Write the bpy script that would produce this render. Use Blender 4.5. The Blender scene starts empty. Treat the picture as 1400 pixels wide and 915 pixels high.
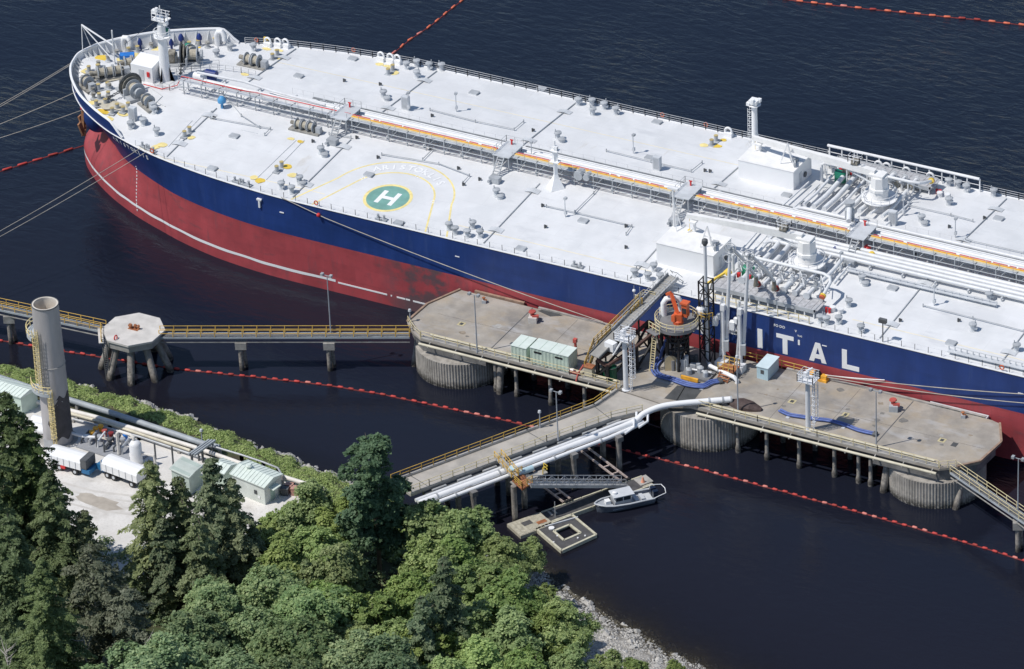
import bpy, math, random
import numpy as np
from mathutils import Vector, Matrix
random.seed(7); RNG = np.random.default_rng(7)
scene = bpy.context.scene
COL = scene.collection

# ------------------------------------------------------------------ camera, sky, sun
CAM = np.array([336.578, -563.054, 375.412])
F_PX = 7000.5                                     # focal length in pixels of the 1400 px wide photograph
RIGHT = np.array([0.87629609, 0.48011244, -0.03996496])
UP = np.array([-0.21735873, 0.46802232, 0.85656891])
FWD = np.array([-0.42995388, 0.74192125, -0.51448276])
cam = bpy.data.cameras.new('camera'); cam_ob = bpy.data.objects.new('camera', cam); COL.objects.link(cam_ob)
m = Matrix.Identity(4)
for i in range(3):
    m[i][0], m[i][1], m[i][2], m[i][3] = RIGHT[i], UP[i], -FWD[i], CAM[i]
cam_ob.matrix_world = m
cam.sensor_fit = 'HORIZONTAL'; cam.sensor_width = 36.0; cam.lens = 36.0 * F_PX / 1400.0
cam.clip_start = 1.0; cam.clip_end = 12000.0
scene.camera = cam_ob

SUN_EL, SHADOW_AZ = 58.0, 48.0                    # shadows point towards +x +y
world = bpy.data.worlds.new('World'); scene.world = world; world.use_nodes = True
wn = world.node_tree.nodes; wl = world.node_tree.links; wn.clear()
sky = wn.new('ShaderNodeTexSky'); sky.sky_type = 'NISHITA'; sky.sun_disc = False
sky.sun_elevation = math.radians(SUN_EL)
sun_dir = Vector((-math.cos(math.radians(SHADOW_AZ)) * math.cos(math.radians(SUN_EL)),
                  -math.sin(math.radians(SHADOW_AZ)) * math.cos(math.radians(SUN_EL)), math.sin(math.radians(SUN_EL))))
sky.sun_rotation = math.atan2(sun_dir.x, sun_dir.y)
sky.air_density = 1.0; sky.dust_density = 0.25; sky.ozone_density = 1.6
bg = wn.new('ShaderNodeBackground'); bg.inputs['Strength'].default_value = 0.10
wo = wn.new('ShaderNodeOutputWorld'); wl.new(sky.outputs[0], bg.inputs[0]); wl.new(bg.outputs[0], wo.inputs[0])
sun = bpy.data.lights.new('sun', 'SUN'); sun.energy = 3.6; sun.angle = math.radians(0.5); sun.color = (1.0, 0.96, 0.9)
sun_ob = bpy.data.objects.new('sun', sun); COL.objects.link(sun_ob)
sun_ob.rotation_euler = (-sun_dir).to_track_quat('-Z', 'Y').to_euler(); sun_ob.location = (0, 0, 200)
vs = scene.view_settings
scene.display_settings.display_device = 'sRGB'
vs.view_transform = 'Standard'; vs.look = 'None'; vs.exposure = 0.0; vs.gamma = 1.0; vs.use_curve_mapping = False
scene.cycles.max_bounces = 6; scene.cycles.transparent_max_bounces = 12
scene.cycles.use_adaptive_sampling = True

# ------------------------------------------------------------------ pixel -> place
def ray(px, py): return FWD + RIGHT * (px - 700) / F_PX - UP * (py - 457.5) / F_PX
def at(px, py, z=0.0):
    d = ray(px, py); return CAM + d * (z - CAM[2]) / d[2]
def on_y(px, py, y):
    d = ray(px, py); return CAM + d * (y - CAM[1]) / d[1]
D, CAMBER, HB = 13.63, 1.42, 22.0
def deck_z(y): return D + CAMBER * max(0.0, 1 - abs(y) / HB)
def dk(px, py, h=0.0):
    z = D
    for _ in range(12):
        q = at(px, py, z + h); z = deck_z(q[1])
    return np.array([q[0], q[1], z])
ZD = 6.2
def wf(px, py): return at(px, py, ZD)

# ------------------------------------------------------------------ mesh helpers
WL = {}
class MB:
    def __init__(s): s.v = []; s.f = []
    def add(s, vs_, fs):
        n = len(s.v); s.v += [tuple(float(c) for c in p) for p in vs_]; s.f += [tuple(i + n for i in f) for f in fs]; return s
    def box(s, c, size, rz=0.0):
        x, y, z = [k / 2 for k in size]; ca, sa = math.cos(rz), math.sin(rz)
        P = []
        for dz in (-z, z):
            for dx, dy in ((-x, -y), (x, -y), (x, y), (-x, y)):
                P.append((c[0] + dx * ca - dy * sa, c[1] + dx * sa + dy * ca, c[2] + dz))
        return s.add(P, [(3, 2, 1, 0), (4, 5, 6, 7), (0, 1, 5, 4), (1, 2, 6, 5), (2, 3, 7, 6), (3, 0, 4, 7)])
    def bbox(s, x0, x1, y0, y1, z0, z1): return s.box(((x0 + x1) / 2, (y0 + y1) / 2, (z0 + z1) / 2), (x1 - x0, y1 - y0, z1 - z0))
    def tube(s, pts, r, n=8, cap=True):
        pts = [np.array(p, float) for p in pts]; k = len(pts)
        rs = r if isinstance(r, (list, tuple)) else [r] * k
        T = [pts[min(i + 1, k - 1)] - pts[max(i - 1, 0)] for i in range(k)]
        T = [t / (np.linalg.norm(t) + 1e-9) for t in T]
        ref = np.array([0, 0, 1.]) if abs(T[0][2]) < 0.9 else np.array([1., 0, 0])
        a = np.cross(T[0], ref); a /= np.linalg.norm(a); P = []
        for i in range(k):
            a = a - T[i] * (a @ T[i]); a /= np.linalg.norm(a); b = np.cross(T[i], a)
            for j in range(n):
                t = 2 * math.pi * j / n; P.append(pts[i] + rs[i] * (math.cos(t) * a + math.sin(t) * b))
        F = [(i * n + j, i * n + (j + 1) % n, (i + 1) * n + (j + 1) % n, (i + 1) * n + j) for i in range(k - 1) for j in range(n)]
        if cap: F += [tuple(range(n - 1, -1, -1)), tuple(range((k - 1) * n, k * n))]
        return s.add(P, F)
    def beam(s, p, q, w, h=None):
        h = h or w; p = np.array(p, float); q = np.array(q, float); t = q - p; t /= np.linalg.norm(t)
        ref = np.array([0, 0, 1.]) if abs(t[2]) < 0.95 else np.array([1., 0, 0])
        a = np.cross(t, ref); a /= np.linalg.norm(a); b = np.cross(a, t)
        P = [e + sx * a * w / 2 + sz * b * h / 2 for e in (p, q) for sx, sz in ((-1, -1), (1, -1), (1, 1), (-1, 1))]
        return s.add(P, [(3, 2, 1, 0), (4, 5, 6, 7), (0, 1, 5, 4), (1, 2, 6, 5), (2, 3, 7, 6), (3, 0, 4, 7)])
    def prism(s, poly, z0, z1):
        n = len(poly); a = sum(poly[i][0] * poly[(i + 1) % n][1] - poly[(i + 1) % n][0] * poly[i][1] for i in range(n))
        if a < 0: poly = poly[::-1]
        P = [(p[0], p[1], z0) for p in poly] + [(p[0], p[1], z1) for p in poly]
        return s.add(P, [tuple(range(n - 1, -1, -1)), tuple(range(n, 2 * n))] + [(i, (i + 1) % n, n + (i + 1) % n, n + i) for i in range(n)])
    def lathe(s, prof, c=(0, 0, 0), n=16, caps=True):
        P = [(c[0] + r * math.cos(2 * math.pi * j / n), c[1] + r * math.sin(2 * math.pi * j / n), c[2] + z) for r, z in prof for j in range(n)]
        k = len(prof)
        F = [(i * n + j, i * n + (j + 1) % n, (i + 1) * n + (j + 1) % n, (i + 1) * n + j) for i in range(k - 1) for j in range(n)]
        if caps: F += [tuple(range(n - 1, -1, -1)), tuple(range((k - 1) * n, k * n))]
        return s.add(P, F)
    def ball(s, c, r, n=10, m_=6):
        rr = r if isinstance(r, (tuple, list)) else (r, r, r)
        P = [(c[0] + rr[0] * math.sin(math.pi * i / m_) * math.cos(2 * math.pi * j / n), c[1] + rr[1] * math.sin(math.pi * i / m_) * math.sin(2 * math.pi * j / n), c[2] - rr[2] * math.cos(math.pi * i / m_)) for i in range(m_ + 1) for j in range(n)]
        return s.add(P, [(i * n + j, i * n + (j + 1) % n, (i + 1) * n + (j + 1) % n, (i + 1) * n + j) for i in range(m_) for j in range(n)])
    def ring(s, c, R, r, axis='z', n=16, k=6, a0=0, a1=2 * math.pi):
        pts = []
        full = abs(a1 - a0 - 2 * math.pi) < 1e-6
        for i in range(n + 1):
            t = a0 + (a1 - a0) * i / n; u, v = R * math.cos(t), R * math.sin(t)
            pts.append((c[0] + u, c[1] + v, c[2]) if axis == 'z' else ((c[0] + u, c[1], c[2] + v) if axis == 'y' else (c[0], c[1] + u, c[2] + v)))
        return s.tube(pts, r, k, not full)
    def strip(s, rows, flip=False):
        n = len(rows[0]); P = [p for r_ in rows for p in r_]
        F = [(i * n + j, i * n + j + 1, (i + 1) * n + j + 1, (i + 1) * n + j) for i in range(len(rows) - 1) for j in range(n - 1)]
        if flip: F = [f[::-1] for f in F]
        return s.add(P, F)
    def ngon(s, pts): return s.add(pts, [tuple(range(len(pts)))])
    def mesh(s, name, mat, smooth=False, off=(0, 0, 0)):
        me = bpy.data.meshes.new(name)
        me.from_pydata([(a - off[0], b - off[1], c - off[2]) for a, b, c in s.v], [], s.f)
        if mat is not None: me.materials.append(MAT[mat])
        if smooth:
            me.polygons.foreach_set('use_smooth', [True] * len(me.polygons))
            try: me.set_sharp_from_angle(angle=math.radians(40))
            except Exception: pass
        me.update(); return me
    def build(s, name, mat, parent=None, smooth=False, origin=None):
        a = np.array(s.v)
        if origin is None: origin = ((a[:, 0].min() + a[:, 0].max()) / 2, (a[:, 1].min() + a[:, 1].max()) / 2, a[:, 2].min())
        return inst(name, s.mesh(name, mat, smooth, origin), origin, 0, parent)
def inst(name, me, loc, rz=0.0, parent=None, sc=None):
    o = bpy.data.objects.new(name, me); COL.objects.link(o)
    pl = np.zeros(3)
    if parent is not None: o.parent = parent; pl = WL[parent.name]
    o.location = [float(loc[i] - pl[i]) for i in range(3)]
    if rz: o.rotation_euler = (0, 0, rz)
    if sc: o.scale = sc if isinstance(sc, (tuple, list)) else (sc, sc, sc)
    WL[o.name] = np.array([float(c) for c in loc]); return o
def sub(name, me, parent, loc=(0, 0, 0)):              # child in the parent's own frame
    o = bpy.data.objects.new(name, me); COL.objects.link(o); o.parent = parent; o.location = loc; WL[o.name] = WL[parent.name]; return o
def tag(o, label, cat, group=None):
    o['label'] = label; o['category'] = cat
    if group: o['group'] = group
    return o
def struct(o): o['kind'] = 'structure'; return o
def stuff(o): o['kind'] = 'stuff'; return o
def thing(name, loc, label, cat, group=None):
    o = bpy.data.objects.new(name, None); COL.objects.link(o); o.empty_display_size = 0.5
    o.location = [float(c) for c in loc]; WL[o.name] = np.array([float(c) for c in loc]); return tag(o, label, cat, group)
def text_mesh(txt, size, mat, depth=0.01):
    cu = bpy.data.curves.new('lettering', 'FONT'); cu.body = txt; cu.size = size; cu.align_x = 'CENTER'; cu.align_y = 'CENTER'; cu.extrude = depth; cu.resolution_u = 3
    cu.offset = size * 0.018
    t = bpy.data.objects.new('lettering', cu); COL.objects.link(t)
    me = bpy.data.meshes.new_from_object(t.evaluated_get(bpy.context.evaluated_depsgraph_get()))
    bpy.data.objects.remove(t); bpy.data.curves.remove(cu); me.materials.clear(); me.materials.append(MAT[mat]); return me
def place_m(name, me, mat4, parent):                   # object by full world matrix under an unrotated parent
    o = bpy.data.objects.new(name, me); COL.objects.link(o); o.parent = parent
    pl = WL[parent.name]; o.matrix_local = Matrix.Translation((-pl[0], -pl[1], -pl[2])) @ mat4; WL[o.name] = np.array(mat4.translation); return o
def rail(pts, h=1.1, post=1.5, bars=(0.55, 1.1), r=0.03, mb=None, rp=None):
    mb = mb or MB(); pts = [np.array(p, float) for p in pts]; up = np.array([0, 0, 1.])
    for b in bars: mb.tube([p + up * b for p in pts], r, 5)
    for a, b in zip(pts[:-1], pts[1:]):
        n = max(1, int(round(np.linalg.norm(b - a) / post)))
        for i in range(n + 1):
            p = a + (b - a) * i / n; mb.beam(p, p + up * h, (rp or r) * 2)
    return mb

# ------------------------------------------------------------------ materials
MAT = {}
def mat(name, col, rough=0.6, var=0.12, scale=0.6, metal=0.0, bump=0.0, bscale=8.0, col2=None, spec=0.4, stretch=None, detail=6.0):
    m_ = bpy.data.materials.new(name); m_.use_nodes = True; nt = m_.node_tree; N, L = nt.nodes, nt.links; N.clear()
    out = N.new('ShaderNodeOutputMaterial'); p = N.new('ShaderNodeBsdfPrincipled'); L.new(p.outputs[0], out.inputs[0])
    p.inputs['Roughness'].default_value = rough; p.inputs['Metallic'].default_value = metal; p.inputs['Specular IOR Level'].default_value = spec
    g = N.new('ShaderNodeNewGeometry'); mp = N.new('ShaderNodeMapping'); L.new(g.outputs['Position'], mp.inputs['Vector'])
    if stretch: mp.inputs['Scale'].default_value = stretch
    nz = N.new('ShaderNodeTexNoise'); nz.inputs['Scale'].default_value = scale; nz.inputs['Detail'].default_value = detail; nz.inputs['Roughness'].default_value = 0.6
    L.new(mp.outputs[0], nz.inputs['Vector'])
    rmp = N.new('ShaderNodeValToRGB'); e = rmp.color_ramp.elements
    c2 = col2 or tuple(c * (1 - var) for c in col); c1 = col if col2 else tuple(min(1, c * (1 + var)) for c in col)
    e[0].position = 0.36; e[0].color = (*c2, 1); e[1].position = 0.64; e[1].color = (*c1, 1)
    L.new(nz.outputs['Fac'], rmp.inputs['Fac']); L.new(rmp.outputs[0], p.inputs['Base Color'])
    if bump:
        n2 = N.new('ShaderNodeTexNoise'); n2.inputs['Scale'].default_value = bscale; n2.inputs['Detail'].default_value = 4; L.new(g.outputs['Position'], n2.inputs['Vector'])
        b = N.new('ShaderNodeBump'); b.inputs['Strength'].default_value = bump; b.inputs['Distance'].default_value = 0.1; L.new(n2.outputs['Fac'], b.inputs['Height']); L.new(b.outputs[0], p.inputs['Normal'])
    MAT[name] = m_; return m_, N, L, p, rmp, g
def overlay(M, col, scale, lo, hi, stretch=(1, 1, 1), amount=1.0, offset=(0, 0, 0)):
    m_, N, L, p, rmp, g = M
    src = p.inputs['Base Color'].links[0].from_socket
    mp = N.new('ShaderNodeMapping'); mp.inputs['Scale'].default_value = stretch; mp.inputs['Location'].default_value = offset; L.new(g.outputs['Position'], mp.inputs['Vector'])
    nz = N.new('ShaderNodeTexNoise'); nz.inputs['Scale'].default_value = scale; nz.inputs['Detail'].default_value = 7; nz.inputs['Roughness'].default_value = 0.62; L.new(mp.outputs[0], nz.inputs['Vector'])
    mr = N.new('ShaderNodeMapRange'); mr.inputs['From Min'].default_value = lo; mr.inputs['From Max'].default_value = hi; mr.inputs['To Max'].default_value = amount; L.new(nz.outputs['Fac'], mr.inputs['Value'])
    mx = N.new('ShaderNodeMix'); mx.data_type = 'RGBA'; L.new(mr.outputs[0], mx.inputs['Factor']); L.new(src, mx.inputs['A']); mx.inputs['B'].default_value = (*col, 1); L.new(mx.outputs['Result'], p.inputs['Base Color'])
    return mr
def zmask(M, fac, z0, z1, axis='Z'):                    # limit an overlay to a height band
    m_, N, L, p, rmp, g = M
    sp = N.new('ShaderNodeSeparateXYZ'); L.new(g.outputs['Position'], sp.inputs[0])
    mr = N.new('ShaderNodeMapRange'); mr.inputs['From Min'].default_value = z0; mr.inputs['From Max'].default_value = z1; L.new(sp.outputs[axis], mr.inputs['Value'])
    mu = N.new('ShaderNodeMath'); mu.operation = 'MULTIPLY'
    l0 = fac.outputs[0].links[0]; to = l0.to_socket; src0 = fac.outputs[0]
    if to.node.type == 'MATH': src0 = to.node.outputs[0]; to = src0.links[0].to_socket
    L.new(src0, mu.inputs[0]); L.new(mr.outputs[0], mu.inputs[1]); L.new(mu.outputs[0], to)

def seams(M, axes, bw, bh, dark, msize=0.012, vary=0.03):
    m_, N, L, pr_, rmp, g = M
    src = pr_.inputs['Base Color'].links[0].from_socket; sp = N.new('ShaderNodeSeparateXYZ'); L.new(g.outputs['Position'], sp.inputs[0]); cb = N.new('ShaderNodeCombineXYZ'); L.new(sp.outputs[axes[0]], cb.inputs[0]); L.new(sp.outputs[axes[1]], cb.inputs[1])
    br = N.new('ShaderNodeTexBrick'); br.inputs['Scale'].default_value = 1.0; br.inputs['Brick Width'].default_value = bw; br.inputs['Row Height'].default_value = bh; br.inputs['Mortar Size'].default_value = msize * 3; br.inputs['Color1'].default_value = (1, 1, 1, 1); br.inputs['Color2'].default_value = (1 - vary, 1 - vary, 1 - vary, 1); br.inputs['Mortar'].default_value = (dark, dark, dark, 1); L.new(cb.outputs[0], br.inputs['Vector'])
    mx = N.new('ShaderNodeMix'); mx.data_type = 'RGBA'; mx.blend_type = 'MULTIPLY'; mx.inputs['Factor'].default_value = 1.0; L.new(src, mx.inputs['A']); L.new(br.outputs['Color'], mx.inputs['B']); L.new(mx.outputs['Result'], pr_.inputs['Base Color'])
M = mat('deck_white', (0.735, 0.74, 0.748), 0.55, 0.05, 0.25); overlay(M, (0.60, 0.57, 0.50), 0.5, 0.62, 0.82, amount=0.5); overlay(M, (0.64, 0.65, 0.66), 0.12, 0.48, 0.62, amount=0.7); overlay(M, (0.50, 0.42, 0.30), 1.6, 0.68, 0.84, amount=0.6); overlay(M, (0.46, 0.40, 0.31), 0.45, 0.66, 0.80, (1, 0.25, 1), 0.5, (20, 7, 0)); overlay(M, (0.55, 0.56, 0.58), 0.35, 0.58, 0.70, (0.35, 1, 1), 0.5, (5, 2, 0)); seams(M, 'XY', 9.0, 3.1, 0.93, 0.012, 0.025)
mat('white', (0.80, 0.80, 0.80), 0.45, 0.05, 0.8); mat('bright_white', (0.86, 0.86, 0.86), 0.5, 0.02)
M = mat('crane_white', (0.84, 0.83, 0.81), 0.45, 0.05, 0.8); overlay(M, (0.42, 0.28, 0.14), 1.1, 0.66, 0.85, (1, 1, 0.4), 0.5)
mat('grey', (0.42, 0.44, 0.46), 0.55, 0.14); mat('light_grey', (0.58, 0.60, 0.62), 0.5, 0.1); mat('dark_grey', (0.10, 0.105, 0.11), 0.6, 0.25)
mat('pipe_white', (0.74, 0.75, 0.76), 0.4, 0.07, 0.9); mat('black', (0.018, 0.018, 0.02), 0.55, 0.3); mat('glass', (0.03, 0.04, 0.05), 0.08, 0.1, spec=0.6)
mat('winch_brown', (0.26, 0.24, 0.20), 0.7, 0.35, 1.5); mat('rope_coil', (0.42, 0.38, 0.30), 0.9, 0.2, 4.0)
mat('yellow', (0.78, 0.55, 0.08), 0.5, 0.12); mat('deck_yellow', (0.84, 0.70, 0.30), 0.6, 0.12, 1.2); mat('orange', (0.66, 0.13, 0.045), 0.45, 0.1); mat('red', (0.62, 0.04, 0.04), 0.5, 0.12)
mat('cable_orange', (0.86, 0.42, 0.05), 0.6, 0.2, 1.2); mat('pale_yellow', (0.80, 0.66, 0.33), 0.5, 0.1, 1.0); mat('rail_cream', (0.70, 0.60, 0.36), 0.55, 0.15)
mat('walk_line', (0.78, 0.72, 0.58), 0.6, 0.08)
mat('worn_deck', (0.56, 0.52, 0.42), 0.7, 0.15, 1.0); mat('grating_grey', (0.45, 0.45, 0.46), 0.6, 0.2, 2.0); mat('valve_green', (0.05, 0.42, 0.22), 0.5, 0.15)
mat('hatch_frame', (0.55, 0.48, 0.28), 0.7, 0.1); mat('rail_cream_pale', (0.62, 0.57, 0.44), 0.6, 0.12); mat('rail_yellow', (0.66, 0.42, 0.09), 0.5, 0.15); mat('galv_pale', (0.42, 0.45, 0.47), 0.6, 0.1); mat('blue_roof', (0.62, 0.74, 0.78), 0.5, 0.05); mat('tank_green', (0.01, 0.09, 0.045), 0.4, 0.2); mat('hydrant_red', (0.50, 0.10, 0.08), 0.5, 0.15); mat('tower_white', (0.74, 0.75, 0.77), 0.45, 0.06); mat('galv_pole', (0.36, 0.38, 0.41), 0.5, 0.1); mat('ramp_grey', (0.30, 0.29, 0.27), 0.7, 0.15); mat('ramp_pale', (0.62, 0.62, 0.60), 0.5, 0.1); mat('steel_brown', (0.10, 0.055, 0.045), 0.6, 0.2); mat('drum_grey', (0.20, 0.20, 0.205), 0.7, 0.15); mat('orange_dark', (0.60, 0.10, 0.03), 0.5, 0.15); mat('red_dark', (0.25, 0.03, 0.03), 0.5, 0.2); M = mat('road_concrete', (0.42, 0.39, 0.35), 0.85, 0.12, 0.4, bump=0.15); overlay(M, (0.30, 0.285, 0.26), 0.3, 0.48, 0.7, amount=0.7)
mat('timber_pale', (0.55, 0.52, 0.40), 0.85, 0.15, 2.0); mat('orange_pale', (0.80, 0.35, 0.22), 0.7, 0.1); mat('rust_white', (0.55, 0.45, 0.40), 0.8, 0.25, 3.0); mat('navy_dark', (0.012, 0.02, 0.045), 0.3, 0.2); mat('boom_orange', (0.72, 0.17, 0.09), 0.6, 0.15, 2.0); mat('galv_pipe', (0.36, 0.39, 0.41), 0.5, 0.12); mat('refractory_white', (0.76, 0.72, 0.66), 0.6, 0.08); mat('slab_grey', (0.30, 0.31, 0.33), 0.8, 0.12); mat('blue_steel', (0.03, 0.16, 0.34), 0.5, 0.15); mat('wall_white', (0.62, 0.66, 0.62), 0.6, 0.08); mat('brick_pink', (0.45, 0.25, 0.20), 0.8, 0.15)
mat('bollard_tan', (0.50, 0.40, 0.18), 0.6, 0.15); mat('winch_grey', (0.30, 0.29, 0.265), 0.65, 0.25, 1.5); mat('sky_tarp', (0.10, 0.36, 0.66), 0.5, 0.15); mat('sheave_grey', (0.55, 0.56, 0.57), 0.5, 0.1)
mat('joint_grey', (0.12, 0.115, 0.11), 0.9, 0.2); mat('stain_dark', (0.20, 0.19, 0.175), 0.85, 0.2, 2.0); mat('stain_brown', (0.30, 0.25, 0.19), 0.85, 0.2, 2.0); mat('stain_pale', (0.40, 0.385, 0.36), 0.85, 0.15, 2.0); mat('anchor_rust', (0.34, 0.17, 0.09), 0.8, 0.35, 1.5)
mat('mint_grey', (0.42, 0.49, 0.44), 0.55, 0.1); mat('mint_grey_roof', (0.52, 0.57, 0.52), 0.6, 0.1); M = mat('dirt_patch', (0.42, 0.375, 0.32), 0.95, 0.15, 0.6); mat('track_grey', (0.58, 0.55, 0.51), 0.95, 0.06, 0.8)
mat('gap_shade_grey', (0.20, 0.21, 0.22), 0.6, 0.2, 1.0)  # dark tone standing in for the shaded gap beside the cargo pipes
mat('heli_green', (0.19, 0.38, 0.33), 0.6, 0.12, 0.6); mat('blue_tarp', (0.03, 0.20, 0.62), 0.5, 0.2); mat('navy', (0.015, 0.035, 0.17), 0.45, 0.2); mat('green', (0.02, 0.22, 0.14), 0.5, 0.2)
M = mat('hull_blue', (0.019, 0.050, 0.195), 0.38, 0.12, 0.35, stretch=(1, 1, 0.35)); overlay(M, (0.045, 0.085, 0.24), 0.9, 0.55, 0.75, (1, 1, 0.12), 0.5); overlay(M, (0.012, 0.035, 0.13), 0.3, 0.5, 0.7, (0.3, 1, 1.5), 0.5); overlay(M, (0.10, 0.11, 0.16), 1.1, 0.66, 0.8, (1, 1, 0.06), 0.5); seams(M, 'XZ', 8.2, 2.6, 0.86, 0.012, 0.06)
M = mat('hull_red', (0.43, 0.074, 0.084), 0.5, 0.10, 0.3, stretch=(1, 1, 0.5)); overlay(M, (0.27, 0.055, 0.065), 0.35, 0.48, 0.70, (0.5, 1, 1), 0.7)
overlay(M, (0.20, 0.09, 0.10), 0.8, 0.56, 0.74, (1, 1, 0.25), 0.6)
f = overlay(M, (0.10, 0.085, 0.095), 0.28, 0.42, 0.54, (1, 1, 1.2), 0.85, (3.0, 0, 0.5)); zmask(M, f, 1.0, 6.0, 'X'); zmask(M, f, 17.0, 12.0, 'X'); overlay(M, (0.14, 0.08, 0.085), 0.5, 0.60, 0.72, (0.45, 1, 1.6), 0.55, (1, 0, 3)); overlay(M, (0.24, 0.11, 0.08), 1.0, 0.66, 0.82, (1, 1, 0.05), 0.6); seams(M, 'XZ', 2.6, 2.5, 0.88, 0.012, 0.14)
M = mat('concrete', (0.375, 0.34, 0.295), 0.85, 0.16, 0.3, bump=0.2); overlay(M, (0.225, 0.21, 0.195), 0.16, 0.46, 0.66, amount=0.85); overlay(M, (0.42, 0.34, 0.24), 0.22, 0.5, 0.7, amount=0.65, offset=(9, 4, 0)); overlay(M, (0.50, 0.50, 0.51), 0.35, 0.54, 0.72, (0.5, 1.2, 1), 0.6, (3, 8, 0)); overlay(M, (0.13, 0.125, 0.12), 1.3, 0.62, 0.8, amount=0.6)
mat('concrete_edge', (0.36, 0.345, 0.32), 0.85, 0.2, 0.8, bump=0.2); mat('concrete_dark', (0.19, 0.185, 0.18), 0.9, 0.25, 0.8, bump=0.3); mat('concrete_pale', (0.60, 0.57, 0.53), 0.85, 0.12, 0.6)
M = mat('sheet_pile', (0.36, 0.335, 0.30), 0.85, 0.25, 0.9, bump=0.4, stretch=(1, 1, 0.5)); f = overlay(M, (0.52, 0.48, 0.42), 3.0, 0.42, 0.62, amount=0.85); zmask(M, f, 3.0, 1.4)
f = overlay(M, (0.03, 0.028, 0.025), 2.0, 0.3, 0.5, amount=0.9); zmask(M, f, 1.3, 0.3)
M = mat('pile', (0.24, 0.22, 0.20), 0.9, 0.3, 1.2, bump=0.4); f = overlay(M, (0.44, 0.40, 0.34), 2.5, 0.42, 0.6, amount=0.8); zmask(M, f, 4.2, 2.0)
f = overlay(M, (0.035, 0.03, 0.026), 2.0, 0.25, 0.5, amount=0.9); zmask(M, f, 1.4, 0.4)
mat('rust', (0.33, 0.13, 0.06), 0.8, 0.35, 1.5); mat('asphalt', (0.16, 0.16, 0.16), 0.9, 0.15, 1.0); mat('grating', (0.15, 0.15, 0.15), 0.7, 0.2, 3.0)
mat('tar_mat', (0.075, 0.078, 0.08), 0.8, 0.2); mat('mint', (0.54, 0.64, 0.55), 0.5, 0.08, 1.0); mat('mint_roof', (0.68, 0.75, 0.69), 0.5, 0.06, 0.8); mat('mint_dark', (0.36, 0.48, 0.41), 0.55, 0.08)
mat('pale_blue', (0.48, 0.64, 0.70), 0.5, 0.06); mat('kerb_rust', (0.32, 0.22, 0.16), 0.85, 0.25, 1.2); mat('hose_blue', (0.10, 0.15, 0.38), 0.5, 0.2, 1.5); mat('tan', (0.52, 0.42, 0.26), 0.7, 0.12); mat('tarp_brown', (0.085, 0.06, 0.055), 0.75, 0.25, 1.2, bump=0.6, bscale=2.0)
mat('steel_rail', (0.50, 0.51, 0.52), 0.45, 0.12, metal=0.2); mat('galvanised', (0.46, 0.47, 0.48), 0.5, 0.12, metal=0.3); mat('rope', (0.46, 0.42, 0.36), 0.9, 0.15); mat('rope_dark', (0.24, 0.22, 0.20), 0.9, 0.15)
M = mat('chimney_grey', (0.42, 0.40, 0.40), 0.75, 0.12, 0.5, stretch=(1, 1, 0.2)); overlay(M, (0.30, 0.28, 0.27), 0.7, 0.5, 0.7, (1, 1, 0.12), 0.5); overlay(M, (0.40, 0.30, 0.20), 0.8, 0.6, 0.8, (1, 1, 0.1), 0.4)
mat('chimney_soot', (0.075, 0.07, 0.075), 0.8, 0.2, 0.8); mat('refractory', (0.68, 0.62, 0.54), 0.9, 0.12, 1.0)
M = mat('boom_red', (0.52, 0.06, 0.05), 0.6, 0.15, 2.0); mat('boom_pink', (0.66, 0.22, 0.18), 0.6, 0.15, 2.0); mat('boom_dull', (0.36, 0.05, 0.04), 0.7, 0.2, 2.0); mat('boom_skirt', (0.20, 0.03, 0.028), 0.8, 0.3, 2.0); mat('boom_black', (0.03, 0.02, 0.02), 0.8, 0.3)
mat('timber', (0.42, 0.39, 0.31), 0.85, 0.2, 2.0); mat('deck_dark', (0.085, 0.083, 0.085), 0.8, 0.2, 1.5); mat('aluminium', (0.55, 0.56, 0.57), 0.4, 0.08, metal=0.4); mat('boat_grey', (0.38, 0.40, 0.43), 0.4, 0.08); mat('boat_hull', (0.14, 0.16, 0.20), 0.35, 0.1)
M = mat('gravel', (0.68, 0.655, 0.62), 0.95, 0.08, 0.35, bump=0.3); overlay(M, (0.40, 0.36, 0.31), 0.12, 0.55, 0.68, amount=0.7); overlay(M, (0.50, 0.47, 0.43), 3.0, 0.5, 0.7, amount=0.5)
M = mat('soil', (0.075, 0.065, 0.04), 0.95, 0.3, 0.5, bump=0.5); overlay(M, (0.06, 0.085, 0.03), 0.4, 0.42, 0.58, amount=0.9)
M = mat('beach', (0.40, 0.38, 0.35), 0.95, 0.25, 1.4, bump=0.6, bscale=3.0); overlay(M, (0.20, 0.19, 0.17), 1.0, 0.46, 0.62, amount=0.8); f = overlay(M, (0.06, 0.05, 0.035), 0.5, 0.1, 0.4, amount=0.85); zmask(M, f, 0.55, 0.05)
mat('stone', (0.44, 0.425, 0.40), 0.9, 0.3, 1.0, bump=0.3); mat('stone_dark', (0.15, 0.145, 0.14), 0.9, 0.3, 1.0)
M = mat('bark', (0.17, 0.14, 0.115), 0.95, 0.25, 2.0); mat('dead_wood', (0.38, 0.35, 0.32), 0.9, 0.2, 2.0)
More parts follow.
